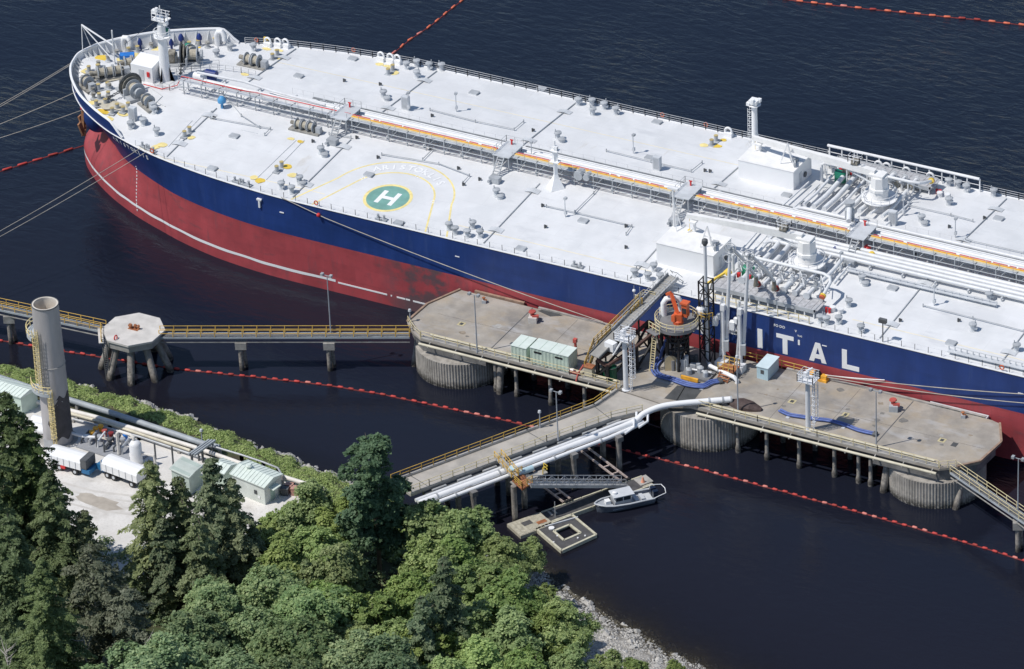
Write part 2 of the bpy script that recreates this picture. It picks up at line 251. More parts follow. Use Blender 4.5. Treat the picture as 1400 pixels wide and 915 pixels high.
def leaf(name, c1, c2, c3, sc=0.45):
    m_ = bpy.data.materials.new(name); m_.use_nodes = True; nt = m_.node_tree; N, L = nt.nodes, nt.links; N.clear()
    out = N.new('ShaderNodeOutputMaterial'); g = N.new('ShaderNodeNewGeometry')
    nz = N.new('ShaderNodeTexNoise'); nz.inputs['Scale'].default_value = sc; nz.inputs['Detail'].default_value = 5; L.new(g.outputs['Position'], nz.inputs['Vector'])
    n2 = N.new('ShaderNodeTexWhiteNoise'); n2.noise_dimensions = '1D'; L.new(g.outputs['Random Per Island'], n2.inputs['W'])
    ad = N.new('ShaderNodeMath'); ad.operation = 'MULTIPLY_ADD'; L.new(n2.outputs['Value'], ad.inputs[0]); ad.inputs[1].default_value = 0.5; L.new(nz.outputs['Fac'], ad.inputs[2])
    rp = N.new('ShaderNodeValToRGB'); e = rp.color_ramp.elements; e[0].position = 0.42; e[0].color = (*c1, 1); e[1].position = 1.05 if False else 1.0; e[1].color = (*c3, 1); k = e.new(0.7); k.color = (*c2, 1); L.new(ad.outputs[0], rp.inputs['Fac'])
    oi = N.new('ShaderNodeObjectInfo'); hs = N.new('ShaderNodeHueSaturation')
    for sock, lo, hi in (('Hue', 0.485, 0.515), ('Value', 0.95, 1.45), ('Saturation', 0.90, 0.72)):
        m1 = N.new('ShaderNodeMapRange'); m1.inputs['To Min'].default_value = lo; m1.inputs['To Max'].default_value = hi; w_ = N.new('ShaderNodeTexWhiteNoise'); w_.noise_dimensions = '1D'; a_ = N.new('ShaderNodeMath'); a_.operation = 'ADD'; a_.inputs[1].default_value = lo * 7; L.new(oi.outputs['Random'], a_.inputs[0]); L.new(a_.outputs[0], w_.inputs['W']); L.new(w_.outputs['Value'], m1.inputs['Value']); L.new(m1.outputs[0], hs.inputs[sock])
    L.new(rp.outputs[0], hs.inputs['Color']); rp = hs
    d = N.new('ShaderNodeBsdfPrincipled'); d.inputs['Roughness'].default_value = 0.55; d.inputs['Specular IOR Level'].default_value = 0.25; L.new(rp.outputs[0], d.inputs['Base Color'])
    t = N.new('ShaderNodeBsdfTranslucent'); L.new(rp.outputs[0], t.inputs['Color'])
    mx = N.new('ShaderNodeMixShader'); mx.inputs[0].default_value = 0.38; L.new(d.outputs[0], mx.inputs[1]); L.new(t.outputs[0], mx.inputs[2]); L.new(mx.outputs[0], out.inputs[0]); MAT[name] = m_
leaf('leaf_alder', (0.132, 0.209, 0.040), (0.227, 0.331, 0.070), (0.360, 0.453, 0.119))
leaf('leaf_maple', (0.099, 0.183, 0.058), (0.168, 0.270, 0.090), (0.276, 0.365, 0.128))
leaf('leaf_cottonwood', (0.038, 0.086, 0.033), (0.067, 0.136, 0.052), (0.120, 0.200, 0.085))
leaf('leaf_spruce', (0.061, 0.103, 0.024), (0.111, 0.172, 0.044), (0.190, 0.266, 0.077))
leaf('leaf_cedar', (0.099, 0.132, 0.047), (0.168, 0.208, 0.078), (0.276, 0.321, 0.133))
leaf('leaf_olive', (0.090, 0.113, 0.060), (0.149, 0.172, 0.098), (0.232, 0.247, 0.149))
leaf('leaf_hemlock', (0.063, 0.114, 0.051), (0.118, 0.175, 0.081), (0.215, 0.268, 0.131))
leaf('leaf_bank', (0.159, 0.232, 0.035), (0.270, 0.361, 0.073), (0.395, 0.463, 0.133), 0.3)
# water
def water_material():
    m_ = bpy.data.materials.new('water'); m_.use_nodes = True; nt = m_.node_tree; N, L = nt.nodes, nt.links; N.clear()
    out = N.new('ShaderNodeOutputMaterial'); p = N.new('ShaderNodeBsdfPrincipled'); g = N.new('ShaderNodeNewGeometry')
    p.inputs['Roughness'].default_value = 0.06; p.inputs['IOR'].default_value = 1.333; p.inputs['Specular IOR Level'].default_value = 0.5
    big = N.new('ShaderNodeTexNoise'); big.inputs['Scale'].default_value = 0.012; big.inputs['Detail'].default_value = 3; L.new(g.outputs['Position'], big.inputs['Vector'])
    sp = N.new('ShaderNodeSeparateXYZ'); L.new(g.outputs['Position'], sp.inputs[0])
    # silty water inshore, clearer blue water outside the jetty
    mr0 = N.new('ShaderNodeMapRange'); mr0.inputs['From Min'].default_value = -70; mr0.inputs['From Max'].default_value = 25; L.new(sp.outputs['Y'], mr0.inputs['Value'])
    ad = N.new('ShaderNodeMath'); ad.operation = 'MULTIPLY_ADD'; L.new(big.outputs['Fac'], ad.inputs[0]); ad.inputs[1].default_value = 0.5; L.new(mr0.outputs[0], ad.inputs[2])
    rp = N.new('ShaderNodeValToRGB'); e = rp.color_ramp.elements; e[0].position = 0.25; e[0].color = (0.0125, 0.0122, 0.0195, 1); e[1].position = 1.1 if False else 1.0; e[1].color = (0.0085, 0.0130, 0.0250, 1)
    L.new(ad.outputs[0], rp.inputs['Fac']); L.new(rp.outputs[0], p.inputs['Base Color'])
    mp = N.new('ShaderNodeMapping'); mp.inputs['Rotation'].default_value = (0, 0, math.radians(28)); mp.inputs['Scale'].default_value = (1.0, 2.2, 1.0); L.new(g.outputs['Position'], mp.inputs['Vector'])
    w1 = N.new('ShaderNodeTexNoise'); w1.inputs['Scale'].default_value = 0.34; w1.inputs['Detail'].default_value = 7; w1.inputs['Roughness'].default_value = 0.58; w1.inputs['Distortion'].default_value = 0.7; L.new(mp.outputs[0], w1.inputs['Vector'])
    # sheltered water between jetty and shore is smoother; wind patches vary the rest
    mr = N.new('ShaderNodeMapRange'); mr.inputs['From Min'].default_value = -45; mr.inputs['From Max'].default_value = -5; mr.inputs['To Min'].default_value = 0.07; mr.inputs['To Max'].default_value = 0.26; L.new(sp.outputs['Y'], mr.inputs['Value'])
    pt = N.new('ShaderNodeTexNoise'); pt.inputs['Scale'].default_value = 0.03; pt.inputs['Detail'].default_value = 3; L.new(g.outputs['Position'], pt.inputs['Vector'])
    pm = N.new('ShaderNodeMapRange'); pm.inputs['From Min'].default_value = 0.35; pm.inputs['From Max'].default_value = 0.65; pm.inputs['To Min'].default_value = 0.6; pm.inputs['To Max'].default_value = 1.25; L.new(pt.outputs['Fac'], pm.inputs['Value'])
    mu = N.new('ShaderNodeMath'); mu.operation = 'MULTIPLY'; L.new(mr.outputs[0], mu.inputs[0]); L.new(pm.outputs[0], mu.inputs[1])
    b = N.new('ShaderNodeBump'); b.inputs['Distance'].default_value = 1.0; L.new(mu.outputs[0], b.inputs['Strength']); L.new(w1.outputs['Fac'], b.inputs['Height']); L.new(b.outputs[0], p.inputs['Normal'])
    # the bottom shows through where it is shallow along the beach
    at_ = N.new('ShaderNodeAttribute'); at_.attribute_name = 'clear'; tr = N.new('ShaderNodeBsdfTransparent'); tr.inputs[0].default_value = (0.75, 0.72, 0.62, 1)
    mx = N.new('ShaderNodeMixShader'); L.new(at_.outputs['Fac'], mx.inputs[0]); L.new(p.outputs[0], mx.inputs[1]); L.new(tr.outputs[0], mx.inputs[2]); L.new(mx.outputs[0], out.inputs[0]); MAT['water'] = m_
water_material()

# ------------------------------------------------------------------ the setting
SH = np.array([(-400, -66), (-150, -62), (-39, -60), (-14.4, -60.3), (-1.5, -61.7), (18, -65), (34, -69), (45, -72), (56.3, -74.7), (69, -80), (80.5, -83.9), (95, -87.5), (140, -100), (400, -150)])
def shore_y(x): return np.interp(x, SH[:, 0], SH[:, 1])
def sstep(a, b, x): t = np.clip((x - a) / (b - a), 0, 1); return t * t * (3 - 2 * t)
def ground_z(x, y):
    x = np.asarray(x, float); y = np.asarray(y, float)
    d = shore_y(x) - y + 0.5 * np.sin(x * 0.7) + 0.4 * np.sin(x * 1.9 + y)
    s = sstep(44, 58, x)
    bank = np.minimum(np.maximum(d, 0) * 0.7, 3.9); beach = np.minimum(np.maximum(d, 0) * 0.16, 1.9) + np.clip((d - 12) * 0.3, 0, 2.0)
    z = bank * (1 - s) + beach * s + np.maximum(0, d - 40) * 0.10
    return np.where(d < 0, np.maximum(-7, d * 0.30 * (1 - s) + d * 0.16 * s), z)
gx = np.concatenate([[-2500, -800, -300, -200], np.arange(-130, 150, 2.0), [200, 300, 800, 2500]]); gy = np.concatenate([[-2500, -800, -400, -300], np.arange(-220, -100, 3.0), np.arange(-100, -40, 1.0)])
X, Y = np.meshgrid(gx, gy, indexing='ij'); Z = ground_z(X, np.maximum(Y, -300))
def grid_obj(name, mask, mt):
    mb = MB(); idx = {}
    nx, ny = X.shape
    for i in range(nx - 1):
        for j in range(ny - 1):
            if mask(X[i, j], Y[i, j], Z[i, j]):
                q = []
                for a, b in ((i, j), (i + 1, j), (i + 1, j + 1), (i, j + 1)):
                    if (a, b) not in idx: idx[(a, b)] = len(mb.v); mb.v.append((float(X[a, b]), float(Y[a, b]), float(Z[a, b])))
                    q.append(idx[(a, b)])
                mb.f.append(tuple(q))
    return mb.build(name, mt, None, True, (0, 0, 0))
isb = lambda x, y, z: x > 46 and z < 2.6 and y > -130
struct(grid_obj('terrain', lambda x, y, z: not isb(x, y, z), 'soil')); struct(grid_obj('beach', isb, 'beach'))
# water sheet
wx = np.concatenate([[-6000, -1500, -500, -200], np.arange(-130, 40, 10.0), np.arange(40, 125, 1.25), [140, 200, 500, 1500, 6000]]); wy = np.concatenate([[-130], np.arange(-112, -58, 1.25), [-50, -30, 0, 60, 150, 300, 800, 2000, 8000]])
WX, WY = np.meshgrid(wx, wy, indexing='ij'); nx, ny = WX.shape
mb = MB(); mb.v = [(float(a), float(b), 0.0) for a, b in zip(WX.ravel(), WY.ravel())]
mb.f = [(i * ny + j, (i + 1) * ny + j, (i + 1) * ny + j + 1, i * ny + j + 1) for i in range(nx - 1) for j in range(ny - 1)]
wob = struct(mb.build('water', 'water', None, False, (0, 0, 0)))
dep = ground_z(WX.ravel(), WY.ravel()); clr = np.where(dep > -3, 0.85 * np.exp(np.minimum(dep, 0) / 0.75), 0); clr[WX.ravel() < 42] *= 0.4
ca = wob.data.attributes.new('clear', 'FLOAT', 'POINT'); ca.data.foreach_set('value', clr.astype(np.float32))
# gravel yard on the bank
yp = [at(*q, 4.0)[:2] for q in [(-260, 470), (-60, 520), (60, 553), (250, 612), (440, 672), (455, 700), (400, 740), (300, 790), (150, 790), (20, 760), (-120, 700)]]
yard_ob = struct(MB().prism([tuple(p) for p in yp], 3.4, 4.0).build('gravel_yard', 'gravel'))
rngy = random.Random(2)
for ix, (px, py, a, b) in enumerate(((138, 688, 3.2, 1.5), (124, 682, 2.2, 1.1), (300, 700, 1.2, .7), (215, 676, 1.6, .8))):
    q = at(px, py, 4.0); MB().ngon([(q[0] + a * rngy.uniform(.7, 1.15) * math.cos(2 * math.pi * k / 14), q[1] + b * rngy.uniform(.7, 1.15) * math.sin(2 * math.pi * k / 14), 4.008 + .004 * ix) for k in range(14)]).build('dirt_patch', 'dirt_patch', yard_ob)
for off in (0, 1.9, 4.2, 6.1):                            # tyre tracks curving through the yard
    P = [np.array(at(px, py + off * 4.2, 4.0)) for px, py in ((85, 660), (130, 672), (180, 678), (240, 684), (310, 700), (360, 716))]; rows_ = [[], []]
    for i, q in enumerate(P):
        t = P[min(i + 1, 5)] - P[max(i - 1, 0)]; t /= np.linalg.norm(t); n = np.array([-t[1], t[0], 0]) * .22; rows_[0].append(tuple(q - n + (0, 0, .004 + off * .0002))); rows_[1].append(tuple(q + n + (0, 0, .004 + off * .0002)))
    MB().strip(rows_).build('tyre_track', 'track_grey', yard_ob)

# ------------------------------------------------------------------ tanker
ship = thing('tanker', (20, 0, 0), 'large oil tanker with white deck, blue topsides and red boot topping, moored alongside the jetty', 'ship')
DKC = np.array([(-63, 0), (-62.7, 1.6), (-61.8, 4.0), (-59.5, 7.2), (-56, 10.6), (-52.5, 13.0), (-48.5, 15.2), (-45, 16.6), (-40, 18.3), (-36, 19.3), (-28.8, 20.6), (-21.7, 21.4), (-15, 21.9), (-6, 22)], float)
WLC = np.array([(-62.6, 0), (-62.4, 1.3), (-61.4, 3.3), (-59.2, 5.9), (-55.4, 9.1), (-51.0, 12.0), (-47.0, 14.1), (-43.3, 15.8), (-38.4, 17.6), (-34, 19.1), (-27.5, 20.7), (-20.8, 21.6), (-15, 21.95), (-6, 22)], float)
MLC = np.array([(-58.8, 0), (-58.5, 1.4), (-57.4, 3.2), (-55.4, 5.5), (-52.2, 8.7), (-48.8, 11.8), (-45.3, 14.0), (-42.2, 15.6), (-38, 17.5), (-34, 19.0), (-27.5, 20.6), (-20.8, 21.6), (-15, 21.95), (-6, 22)], float)
def resamp(c, n):
    k = np.arange(len(c)); t = np.linspace(0, len(c) - 1, n); out = np.empty((n, 2))
    for a in (0, 1):                                    # Catmull-Rom through the stations
        p = np.concatenate([[2 * c[0, a] - c[1, a] if a == 0 else -c[1, a]], c[:, a], [2 * c[-1, a] - c[-2, a]]])
        if a == 0: p[0] = c[1, 0]
        i = np.minimum(t.astype(int), len(c) - 2); u = t - i
        p0, p1, p2, p3 = p[i], p[i + 1], p[i + 2], p[i + 3]
        out[:, a] = 0.5 * (2 * p1 + (p2 - p0) * u + (2 * p0 - 5 * p1 + 4 * p2 - p3) * u ** 2 + (3 * p1 - p0 - 3 * p2 + p3) * u ** 3)
    return out
NS = 66
AFT = np.array([(10, 22), (40, 22), (80, 22), (120, 22), (150, 22), (168, 20.5), (182, 16)], float)
DC = np.vstack([resamp(DKC, NS), AFT]); WC = np.vstack([resamp(WLC, NS), AFT]); MC = np.vstack([resamp(MLC, NS), AFT])
def hull_row(z, side, out=0.0):
    if z <= 8.0: w = float(sstep(2.0, 8.0, z)); c = WC * (1 - w) + MC * w
    else: w = min((z - 8.0) / (D - 8.0), 1.2) ** 1.15; c = MC * (1 - w) + DC * w
    t = np.gradient(c, axis=0); n = np.stack([-t[:, 1], t[:, 0]], 1); n /= np.linalg.norm(n, axis=1)[:, None] + 1e-9; n[0] = (-1, 0)
    c = c + n * out
    return [(p[0], max(p[1], 0) * side, z) for p in c]
def hull_x(x, z, side, out=0.0):                        # a point of the hull side and its outward normal
    r = np.array(hull_row(z, 1, out)); i = np.argmin(abs(r[:, 0] - x)); i = max(1, min(len(r) - 2, i))
    y = np.interp(x, r[:, 0], r[:, 1]); t = r[i + 1] - r[i - 1]; n = np.array([-t[1], t[0], 0]); n /= np.linalg.norm(n)
    return np.array([x, y * side, z]), np.array([n[0], n[1] * side, 0])
def hull_part(name, mt, zs, out=0.0, i0=0, i1=None, sides=(1, -1), taper=None):
    mb = MB()
    for sd in sides:
        mb.strip([hull_row(z, sd, out)[i0:i1] for z in zs], flip=sd > 0)
    return mb.build(name, mt, ship, True)
hull_part('bottom_plating', 'hull_red', [-2.5, 0, 1, 2, 3, 4, 5, 6, 7, 7.8])
hull_part('topside_plating', 'hull_blue', [7.8, 9, 10.2, 11.4, 12.6, D])
mb = MB().strip([[(182, y, z) for y in np.linspace(-15.9, 15.9, 5)] for z in (-2.5, 6, D)]); mb.build('transom', 'hull_blue', ship)
# waterline stripe, broken towards the jetty
r0, r1 = hull_row(1.72, -1, 0.03), hull_row(2.05, -1, 0.03); k = [i for i, p in enumerate(r0) if p[0] < -6]
wob_ = [0.04 * math.sin(i * 1.3) + 0.05 * math.sin(i * 0.61) for i in range(len(r0))]
MB().strip([[(p[0], p[1], p[2] + wob_[i] - 0.05) for i, p in enumerate(r0[:k[-1] + 1])], [(p[0], p[1], p[2] + wob_[i] * 0.5 + 0.06) for i, p in enumerate(r1[:k[-1] + 1])]]).build('waterline_stripe', 'bright_white', ship)
for a, b in ((-5.6, 2.6), (3.2, 3.4), (4.2, 5.6), (5.7, 6.4), (6.9, 10.2)):
    MB().bbox(a, b, -22.04, -22.0, 1.62, 1.86).build('waterline_stripe', 'bright_white', ship)
r0, r1 = hull_row(1.72, 1, 0.03), hull_row(2.05, 1, 0.03); MB().strip([r0[:k[-1] + 1], r1[:k[-1] + 1]], True).build('waterline_stripe', 'bright_white', ship)
# deck
rows = []
for p in DC[::1]:
    hb = max(p[1], 0.02); rows.append([(p[0], s * hb, deck_z(s * hb) if hb > 1 else deck_z(s * hb)) for s in (-1, -0.75, -0.5, -0.25, -0.02, 0.02, 0.25, 0.5, 0.75, 1)])
for r_ in rows:
    e = r_[0][2] - D
    for i, q in enumerate(r_): r_[i] = (q[0], q[1], q[2] - e * (abs(q[1]) / max(abs(r_[0][1]), 0.02)) ** 3)
def fz(x, y):                                           # deck height incl. narrowing bow
    hb = max(0.5, float(np.interp(x, DC[:, 0], DC[:, 1]))); return deck_z(y) - (deck_z(hb) - D) * min(1, abs(y) / hb) ** 3
MB().strip(rows, True).build('main_deck', 'deck_white', ship)
# gunwale bar
for sd in (1, -1): MB().tube([(p[0], p[1] * sd, D + 0.03) for p in DC], 0.13, 6).build('gunwale', 'white', ship, True)
# bulwark round the bow
BW = [i for i, p in enumerate(DC) if p[0] < -44.3]; HBW = 2.2
def bh(x): return 0.12 + HBW * float(sstep(-44.6, -47.6, x))
for sd in (1, -1):
    o1 = [(p[0], p[1] * sd, D) for p in DC[BW]]; o2 = []; i1 = []; i2 = []
    for p in DC[BW]:
        n = np.array([p[0] + 40, p[1]]); n = n / np.linalg.norm(n); h = bh(p[0]); fl = 0.16 * h
        o2.append((p[0] + n[0] * fl * 0.6, (p[1] + n[1] * fl) * sd, D + h)); i1.append((p[0] - n[0] * 0.2, max(0, p[1] - n[1] * 0.2) * sd, D)); i2.append((p[0] + n[0] * (fl * 0.6 - 0.22), max(0, p[1] + n[1] * (fl - 0.22)) * sd, D + h))
    MB().strip([o1, o2], sd > 0).build('bulwark_plating', 'hull_blue', ship, True)
    MB().strip([o2, i2, i1], sd > 0).build('bulwark_lining', 'white', ship, True)
    MB().tube([((a[0] + b[0]) / 2, (a[1] + b[1]) / 2, a[2] + 0.03) for a, b in zip(o2, i2)], 0.2, 6).build('bulwark_rail', 'bright_white', ship, True)
    for i in range(3, len(o2) - 2, 2):
        a = np.array(i1[i]); b = np.array(i2[i]); q = a + (np.array([-48, 0, D]) - a) * (1.0 / np.linalg.norm(np.array([-48, 0, D]) - a)); q[2] = fz(q[0], q[1])
        MB().add([a, q, b - (0, 0, 0.2), a + (0.12, 0, 0), q + (0.12, 0, 0), b - (-0.12, 0, 0.2)], [(0, 1, 2), (5, 4, 3), (0, 3, 4, 1), (1, 4, 5, 2), (2, 5, 3, 0)]).build('bulwark_stay', 'light_grey', ship)
# anchor and its bolster, name on the bow
b = at(131, 160, 10.2); b = np.array([b[0], b[1] + .5, 10.2])
MB().ball(b, (2.2, 2.1, 2.7), 20, 12).build('anchor_bolster', 'hull_blue', ship, True)
n = np.array([-.85, -.52, 0]); tt = np.array([-n[1], n[0], 0]); a = b + n * 2.1 + np.array([0, 0, .9]); c0 = b + n * 2.3 + np.array([0, 0, -2.4])
an = MB(); an.beam(a, c0, 0.5, 0.45); an.beam(c0 - tt * 1.2, c0 + tt * 1.2, 0.7, 0.7)
for s in (-1.0, 1.0): an.beam(c0 + tt * s, c0 + tt * s * 1.2 + n * 0.5 + np.array([0, 0, 1.9]), 0.75, 0.3)
an.build('anchor', 'anchor_rust', ship); MB().ball(a + (0, 0, .5), 0.42).build('anchor_swivel', 'red', ship)
NAME = 'ARISTOKLIS'
for i, ch in enumerate(NAME):
    x = -47.4 + i * 0.85; q, n = hull_x(x, 12.5, -1, 0.06)
    q2, _ = hull_x(x, 13.0, -1, 0.06); up = Vector(q2 - q).normalized(); nn = Vector(n); tx = up.cross(nn).normalized(); nn = tx.cross(up)
    m4 = Matrix((( tx.x, up.x, nn.x, q[0]), (tx.y, up.y, nn.y, q[1]), (tx.z, up.z, nn.z, q[2]), (0, 0, 0, 1))); place_m('name_letter', text_mesh(ch, 1.1, 'bright_white'), m4, ship)
# big white letters on the side
def poly_letter(polys, x, z, w, h):
    mb = MB()
    for pl in polys:
        P = [(x + u * w, -22.05, z + v * h) for u, v in pl]; n_ = len(P); Q = [(a, -21.98, c) for a, _, c in P]
        mb.add(P + Q, [tuple(range(n_)), tuple(range(2 * n_ - 1, n_ - 1, -1))] + [(i, i + n_, (i + 1) % n_ + n_, (i + 1) % n_) for i in range(n_)])
    return mb.build('side_letter', 'bright_white', ship)
R4 = lambda a, b, c, d: [(a, c), (b, c), (b, d), (a, d)]
LET = {'L': [R4(0, .29, 0, 1), R4(.29, 1, 0, .24)], 'T': [R4(0, 1, .79, 1), R4(.36, .64, 0, .79)], 'I': [R4(0, 1, 0, 1)],
       'A': [[(0, 0), (.28, 0), (.57, 1), (.36, 1)], [(.72, 0), (1, 0), (.64, 1), (.57, 1), (.5, .76)], [(.33, .18), (.67, .18), (.6, .4), (.4, .4)]],
       'P': [R4(0, .29, 0, 1), R4(.29, .8, .78, 1), R4(.29, .8, .38, .58), R4(.72, 1, .44, .94)],
       'C': [R4(0, .27, .15, .85), [(0, .85), (.27, .85), (.3, .78), (1, .78), (.85, 1), (.18, 1)], [(0, .15), (.18, 0), (.85, 0), (1, .22), (.3, .22), (.27, .15)]]}
for ch, x, w in (('C', 46.9, 2.6), ('A', 51.6, 2.6), ('P', 57.0, 2.5), ('I', 62.2, 0.75), ('T', 65.1, 2.65), ('A', 70.1, 2.65), ('L', 75.1, 2.6)): poly_letter(LET[ch], x, 8.1, w, 3.05)
def side_text(txt, x, z, size): m4 = Matrix(((1, 0, 0, x), (0, 0, -1, -22.04), (0, 1, 0, z), (0, 0, 0, 1))); place_m('side_marking', text_mesh(txt, size, 'bright_white'), m4, ship)
side_text('FO DO', 65.6, 12.35, 0.55); side_text('V', 68.1, 12.2, 0.5); side_text('TUG', 68.7, 11.55, 0.35)
for x, z, w, h in ((68.55, 10.5, 0.28, 0.8), (-18.2, 12.5, 0.8, 0.25), (-18.2, 11.8, 0.28, 1.2)):
    MB().bbox(x - w / 2, x + w / 2, -22.05, -21.98 if x > 0 else -21.7, z - h / 2, z + h / 2).build('tug_mark', 'bright_white', ship)
for px, py in ((385, 291), (625, 351), (871, 404), (1127, 473), (1395, 538)):
    q = on_y(px, py, -22.04); MB().bbox(q[0] - .35, q[0] + .35, -22.04, -21.8, q[2] - .07, q[2] + .07).build('hull_mark', 'bright_white', ship)
# draught marks at the bow
for i in range(14):
    z = 1.2 + i * 0.55; q, n = hull_x(-44.2, z, -1, 0.03); MB().beam(q - np.array([-n[1], n[0], 0]) * .1, q + np.array([-n[1], n[0], 0]) * .1, 0.06, 0.28).build('draught_mark', 'bright_white', ship)

# painted markings on deck: thin plates a few millimetres proud
def deck_ribbon(name, pts, w, mt, h=0.006):
    pts = [np.array(p, float) for p in pts]; L_, R_ = [], []
    for i, p in enumerate(pts):
        t = pts[min(i + 1, len(pts) - 1)] - pts[max(i - 1, 0)]; t /= np.linalg.norm(t); n = np.array([-t[1], t[0]]) * w / 2
        for lst, q in ((L_, p + n), (R_, p - n)): lst.append((q[0], q[1], fz(q[0], q[1]) + h))
    return MB().strip([R_, L_]).build(name, mt, ship)
HC = (0.0, -16.0); PAD = thing('helipad', (0, -16, deck_z(-16)), '', ''); del PAD['label']; del PAD['category']; PAD.parent = ship; PAD.location = np.array([0, -16, deck_z(-16)]) - WL[ship.name]
def disc(r0, r1, mt, name, h):
    mb = MB(); a = [2 * math.pi * i / 56 for i in range(57)]
    mb.strip([[(HC[0] + r * math.cos(t), HC[1] + r * math.sin(t), fz(HC[0], HC[1] + r * math.sin(t)) + h) for t in a] for r in (r1, r0)]); return mb.build(name, mt, PAD)
disc(0.001, 3.16, 'heli_green', 'landing_disc', 0.010); disc(3.16, 3.62, 'deck_yellow', 'landing_ring', 0.012)
hm = MB()
for a, b, c, d in ((-1.45, -.75, -1.65, 1.65), (.75, 1.45, -1.65, 1.65), (-.75, .75, -.36, .36)):
    hm.strip([[(HC[0] + x, HC[1] + y, fz(0, HC[1] + y) + 0.018) for x in (a, b)] for y in (c, d)])
hm.build('landing_letter', 'bright_white', PAD)
for R_, a0, ed in ((9.6, 12, 12.9), (6.75, 20, 9.4)):
    arc = [(HC[0] + R_ * math.cos(math.radians(t)), HC[1] + R_ * math.sin(math.radians(t))) for t in np.linspace(a0, 180 - a0, 40)]
    deck_ribbon('manoeuvring_line', [(ed, -21.7)] + [(ed * (1 - k) + arc[0][0] * k, -21.7 * (1 - k) + arc[0][1] * k) for k in (.25, .5, .75)] + arc + [(-ed * (1 - k) + arc[-1][0] * k, -21.7 * (1 - k) + arc[-1][1] * k) for k in (.75, .5, .25)] + [(-ed, -21.7)], 0.26, 'deck_yellow', 0.007)
sl = CAMBER / HB
for i, ch in enumerate(NAME):
    t = math.radians(131 - i * 8.9); x, y = HC[0] + 8.15 * math.cos(t), HC[1] + 8.15 * math.sin(t)
    place_m('name_letter', text_mesh(ch, 1.75, 'bright_white'), Matrix.Translation((x, y, fz(x, y) + 0.03)) @ Matrix.Rotation(math.atan(sl), 4, 'X') @ Matrix.Rotation(t - math.pi / 2, 4, 'Z'), ship)
for t in (152, 80, 14):
    tr = math.radians(t); x, y = HC[0] + 6.7 * math.cos(tr), HC[1] + 6.7 * math.sin(tr); place_m('weight_limit', text_mesh('12', 0.9, 'bright_white'), Matrix.Translation((x, y, fz(x, y) + 0.03)) @ Matrix.Rotation(math.atan(sl), 4, 'X') @ Matrix.Rotation(tr - math.pi / 2, 4, 'Z'), ship)
# transverse drain channels and the walk-over plates
for x, sides in ((-36, (-1, 1)), (-12.9, (-1, 1)), (10.9, (1,)), (18.6, (-1,)), (42.0, (-1, 1)), (80.4, (1, -1)), (98, (-1,))):
    for sd in sides:
        hb = float(np.interp(x, DC[:, 0], DC[:, 1])); ys = np.linspace(4.4, hb - 0.8, 9); mb = MB()
        mb.tube([(x, y * sd, fz(x, y * sd) + 0.1) for y in ys], 0.09, 5); mb.build('deck_drain', 'grey', ship)
        for yy in (6.5, hb - 4.5):
            mb = MB(); mb.strip([[(x + dx, (yy + dy) * sd, fz(x, (yy + dy) * sd) + 0.26 - 0.2 * abs(dx) / 1.1) for dx in (-1.1, -.5, 0, .5, 1.1)] for dy in (-0.55, 0.55)], sd < 0); mb.build('walkover_plate', 'light_grey', ship)
for pts in ([(-44, -17), (-36, -19), (-12, -18.5), (-9, -18.6)], [(13, -18.4), (44, -18.4)], [(-36, 13), (0, 13.4), (44, 13.4)], [(75, -18.4), (110, -18.4)]):
    q = []
    for a, b in zip(pts[:-1], pts[1:]): q += [(a[0] + (b[0] - a[0]) * k / 8, a[1] + (b[1] - a[1]) * k / 8) for k in range(8)]
    deck_ribbon('walkway_line', q + [pts[-1]], 0.22, 'walk_line', 0.006)

# ------------------------------------------------------------------ deck equipment (parts of the tanker)
class Kit:
    def __init__(s, name, mb, mt, subs=(), smooth=False):
        s.name = name; s.me = mb.mesh(name, mt, smooth); s.subs = [(n, b.mesh(n, m2, sm)) for n, b, m2, sm in subs]
    def put(s, loc, rz=0.0, parent=None, sc=None):
        o = inst(s.name, s.me, loc, rz, parent, sc)
        for n, me in s.subs: sub(n, me, o)
        return o
def K3(mb_list): return mb_list
def dput(kit, pts, rz=0.0, h=0.0, sc=None, jit=0.0):
    for q in pts:
        p = dk(q[0], q[1]); z = fz(p[0], p[1]); kit.put((p[0], p[1], z - 0.02 + h), rz + random.uniform(-jit, jit), ship, sc)
vent = Kit('tank_vent', MB().lathe([(.42, 0), (.42, .1), (.3, .12), (.3, .8)], n=10).box((.35, 0, .5), (.5, .3, .3)), 'light_grey',
           [('vent_cap', MB().lathe([(.3, .8), (.52, .85), (.52, 1.05), (.2, 1.15)], n=10).tube([(.2, .25, 0), (.2, .25, 1.5)], .07, 6), 'grey', False)])
hatch = Kit('tank_hatch', MB().lathe([(.62, 0), (.62, .55)], n=12), 'light_grey', [('hatch_lid', MB().lathe([(.7, .55), (.7, .65), (.3, .78)], n=12).box((0, .75, .6), (.3, .25, .2)), 'grey', False)])
bol = Kit('bollard', MB().box((0, 0, .06), (2.5, 1.0, .12)).lathe([(.3, .1), (.3, .95)], (-.7, 0, 0), 12).lathe([(.3, .1), (.3, .95)], (.7, 0, 0), 12), 'grey',
          [('bollard_cap', MB().lathe([(.33, .94), (.33, 1.02)], (s_, 0, 0), 12), 'bollard_tan', False) for s_ in (-.7, .7)])
chock = Kit('fairlead', MB().box((0, 0, .35), (1.3, .7, .7)).ring((0, 0, .95), .52, .16, 'y', 14, 6, 0, math.pi).tube([(-.52, 0, .6), (-.52, 0, .95)], .16, 6).tube([(.52, 0, .6), (.52, 0, .95)], .16, 6), 'bright_white', smooth=False)
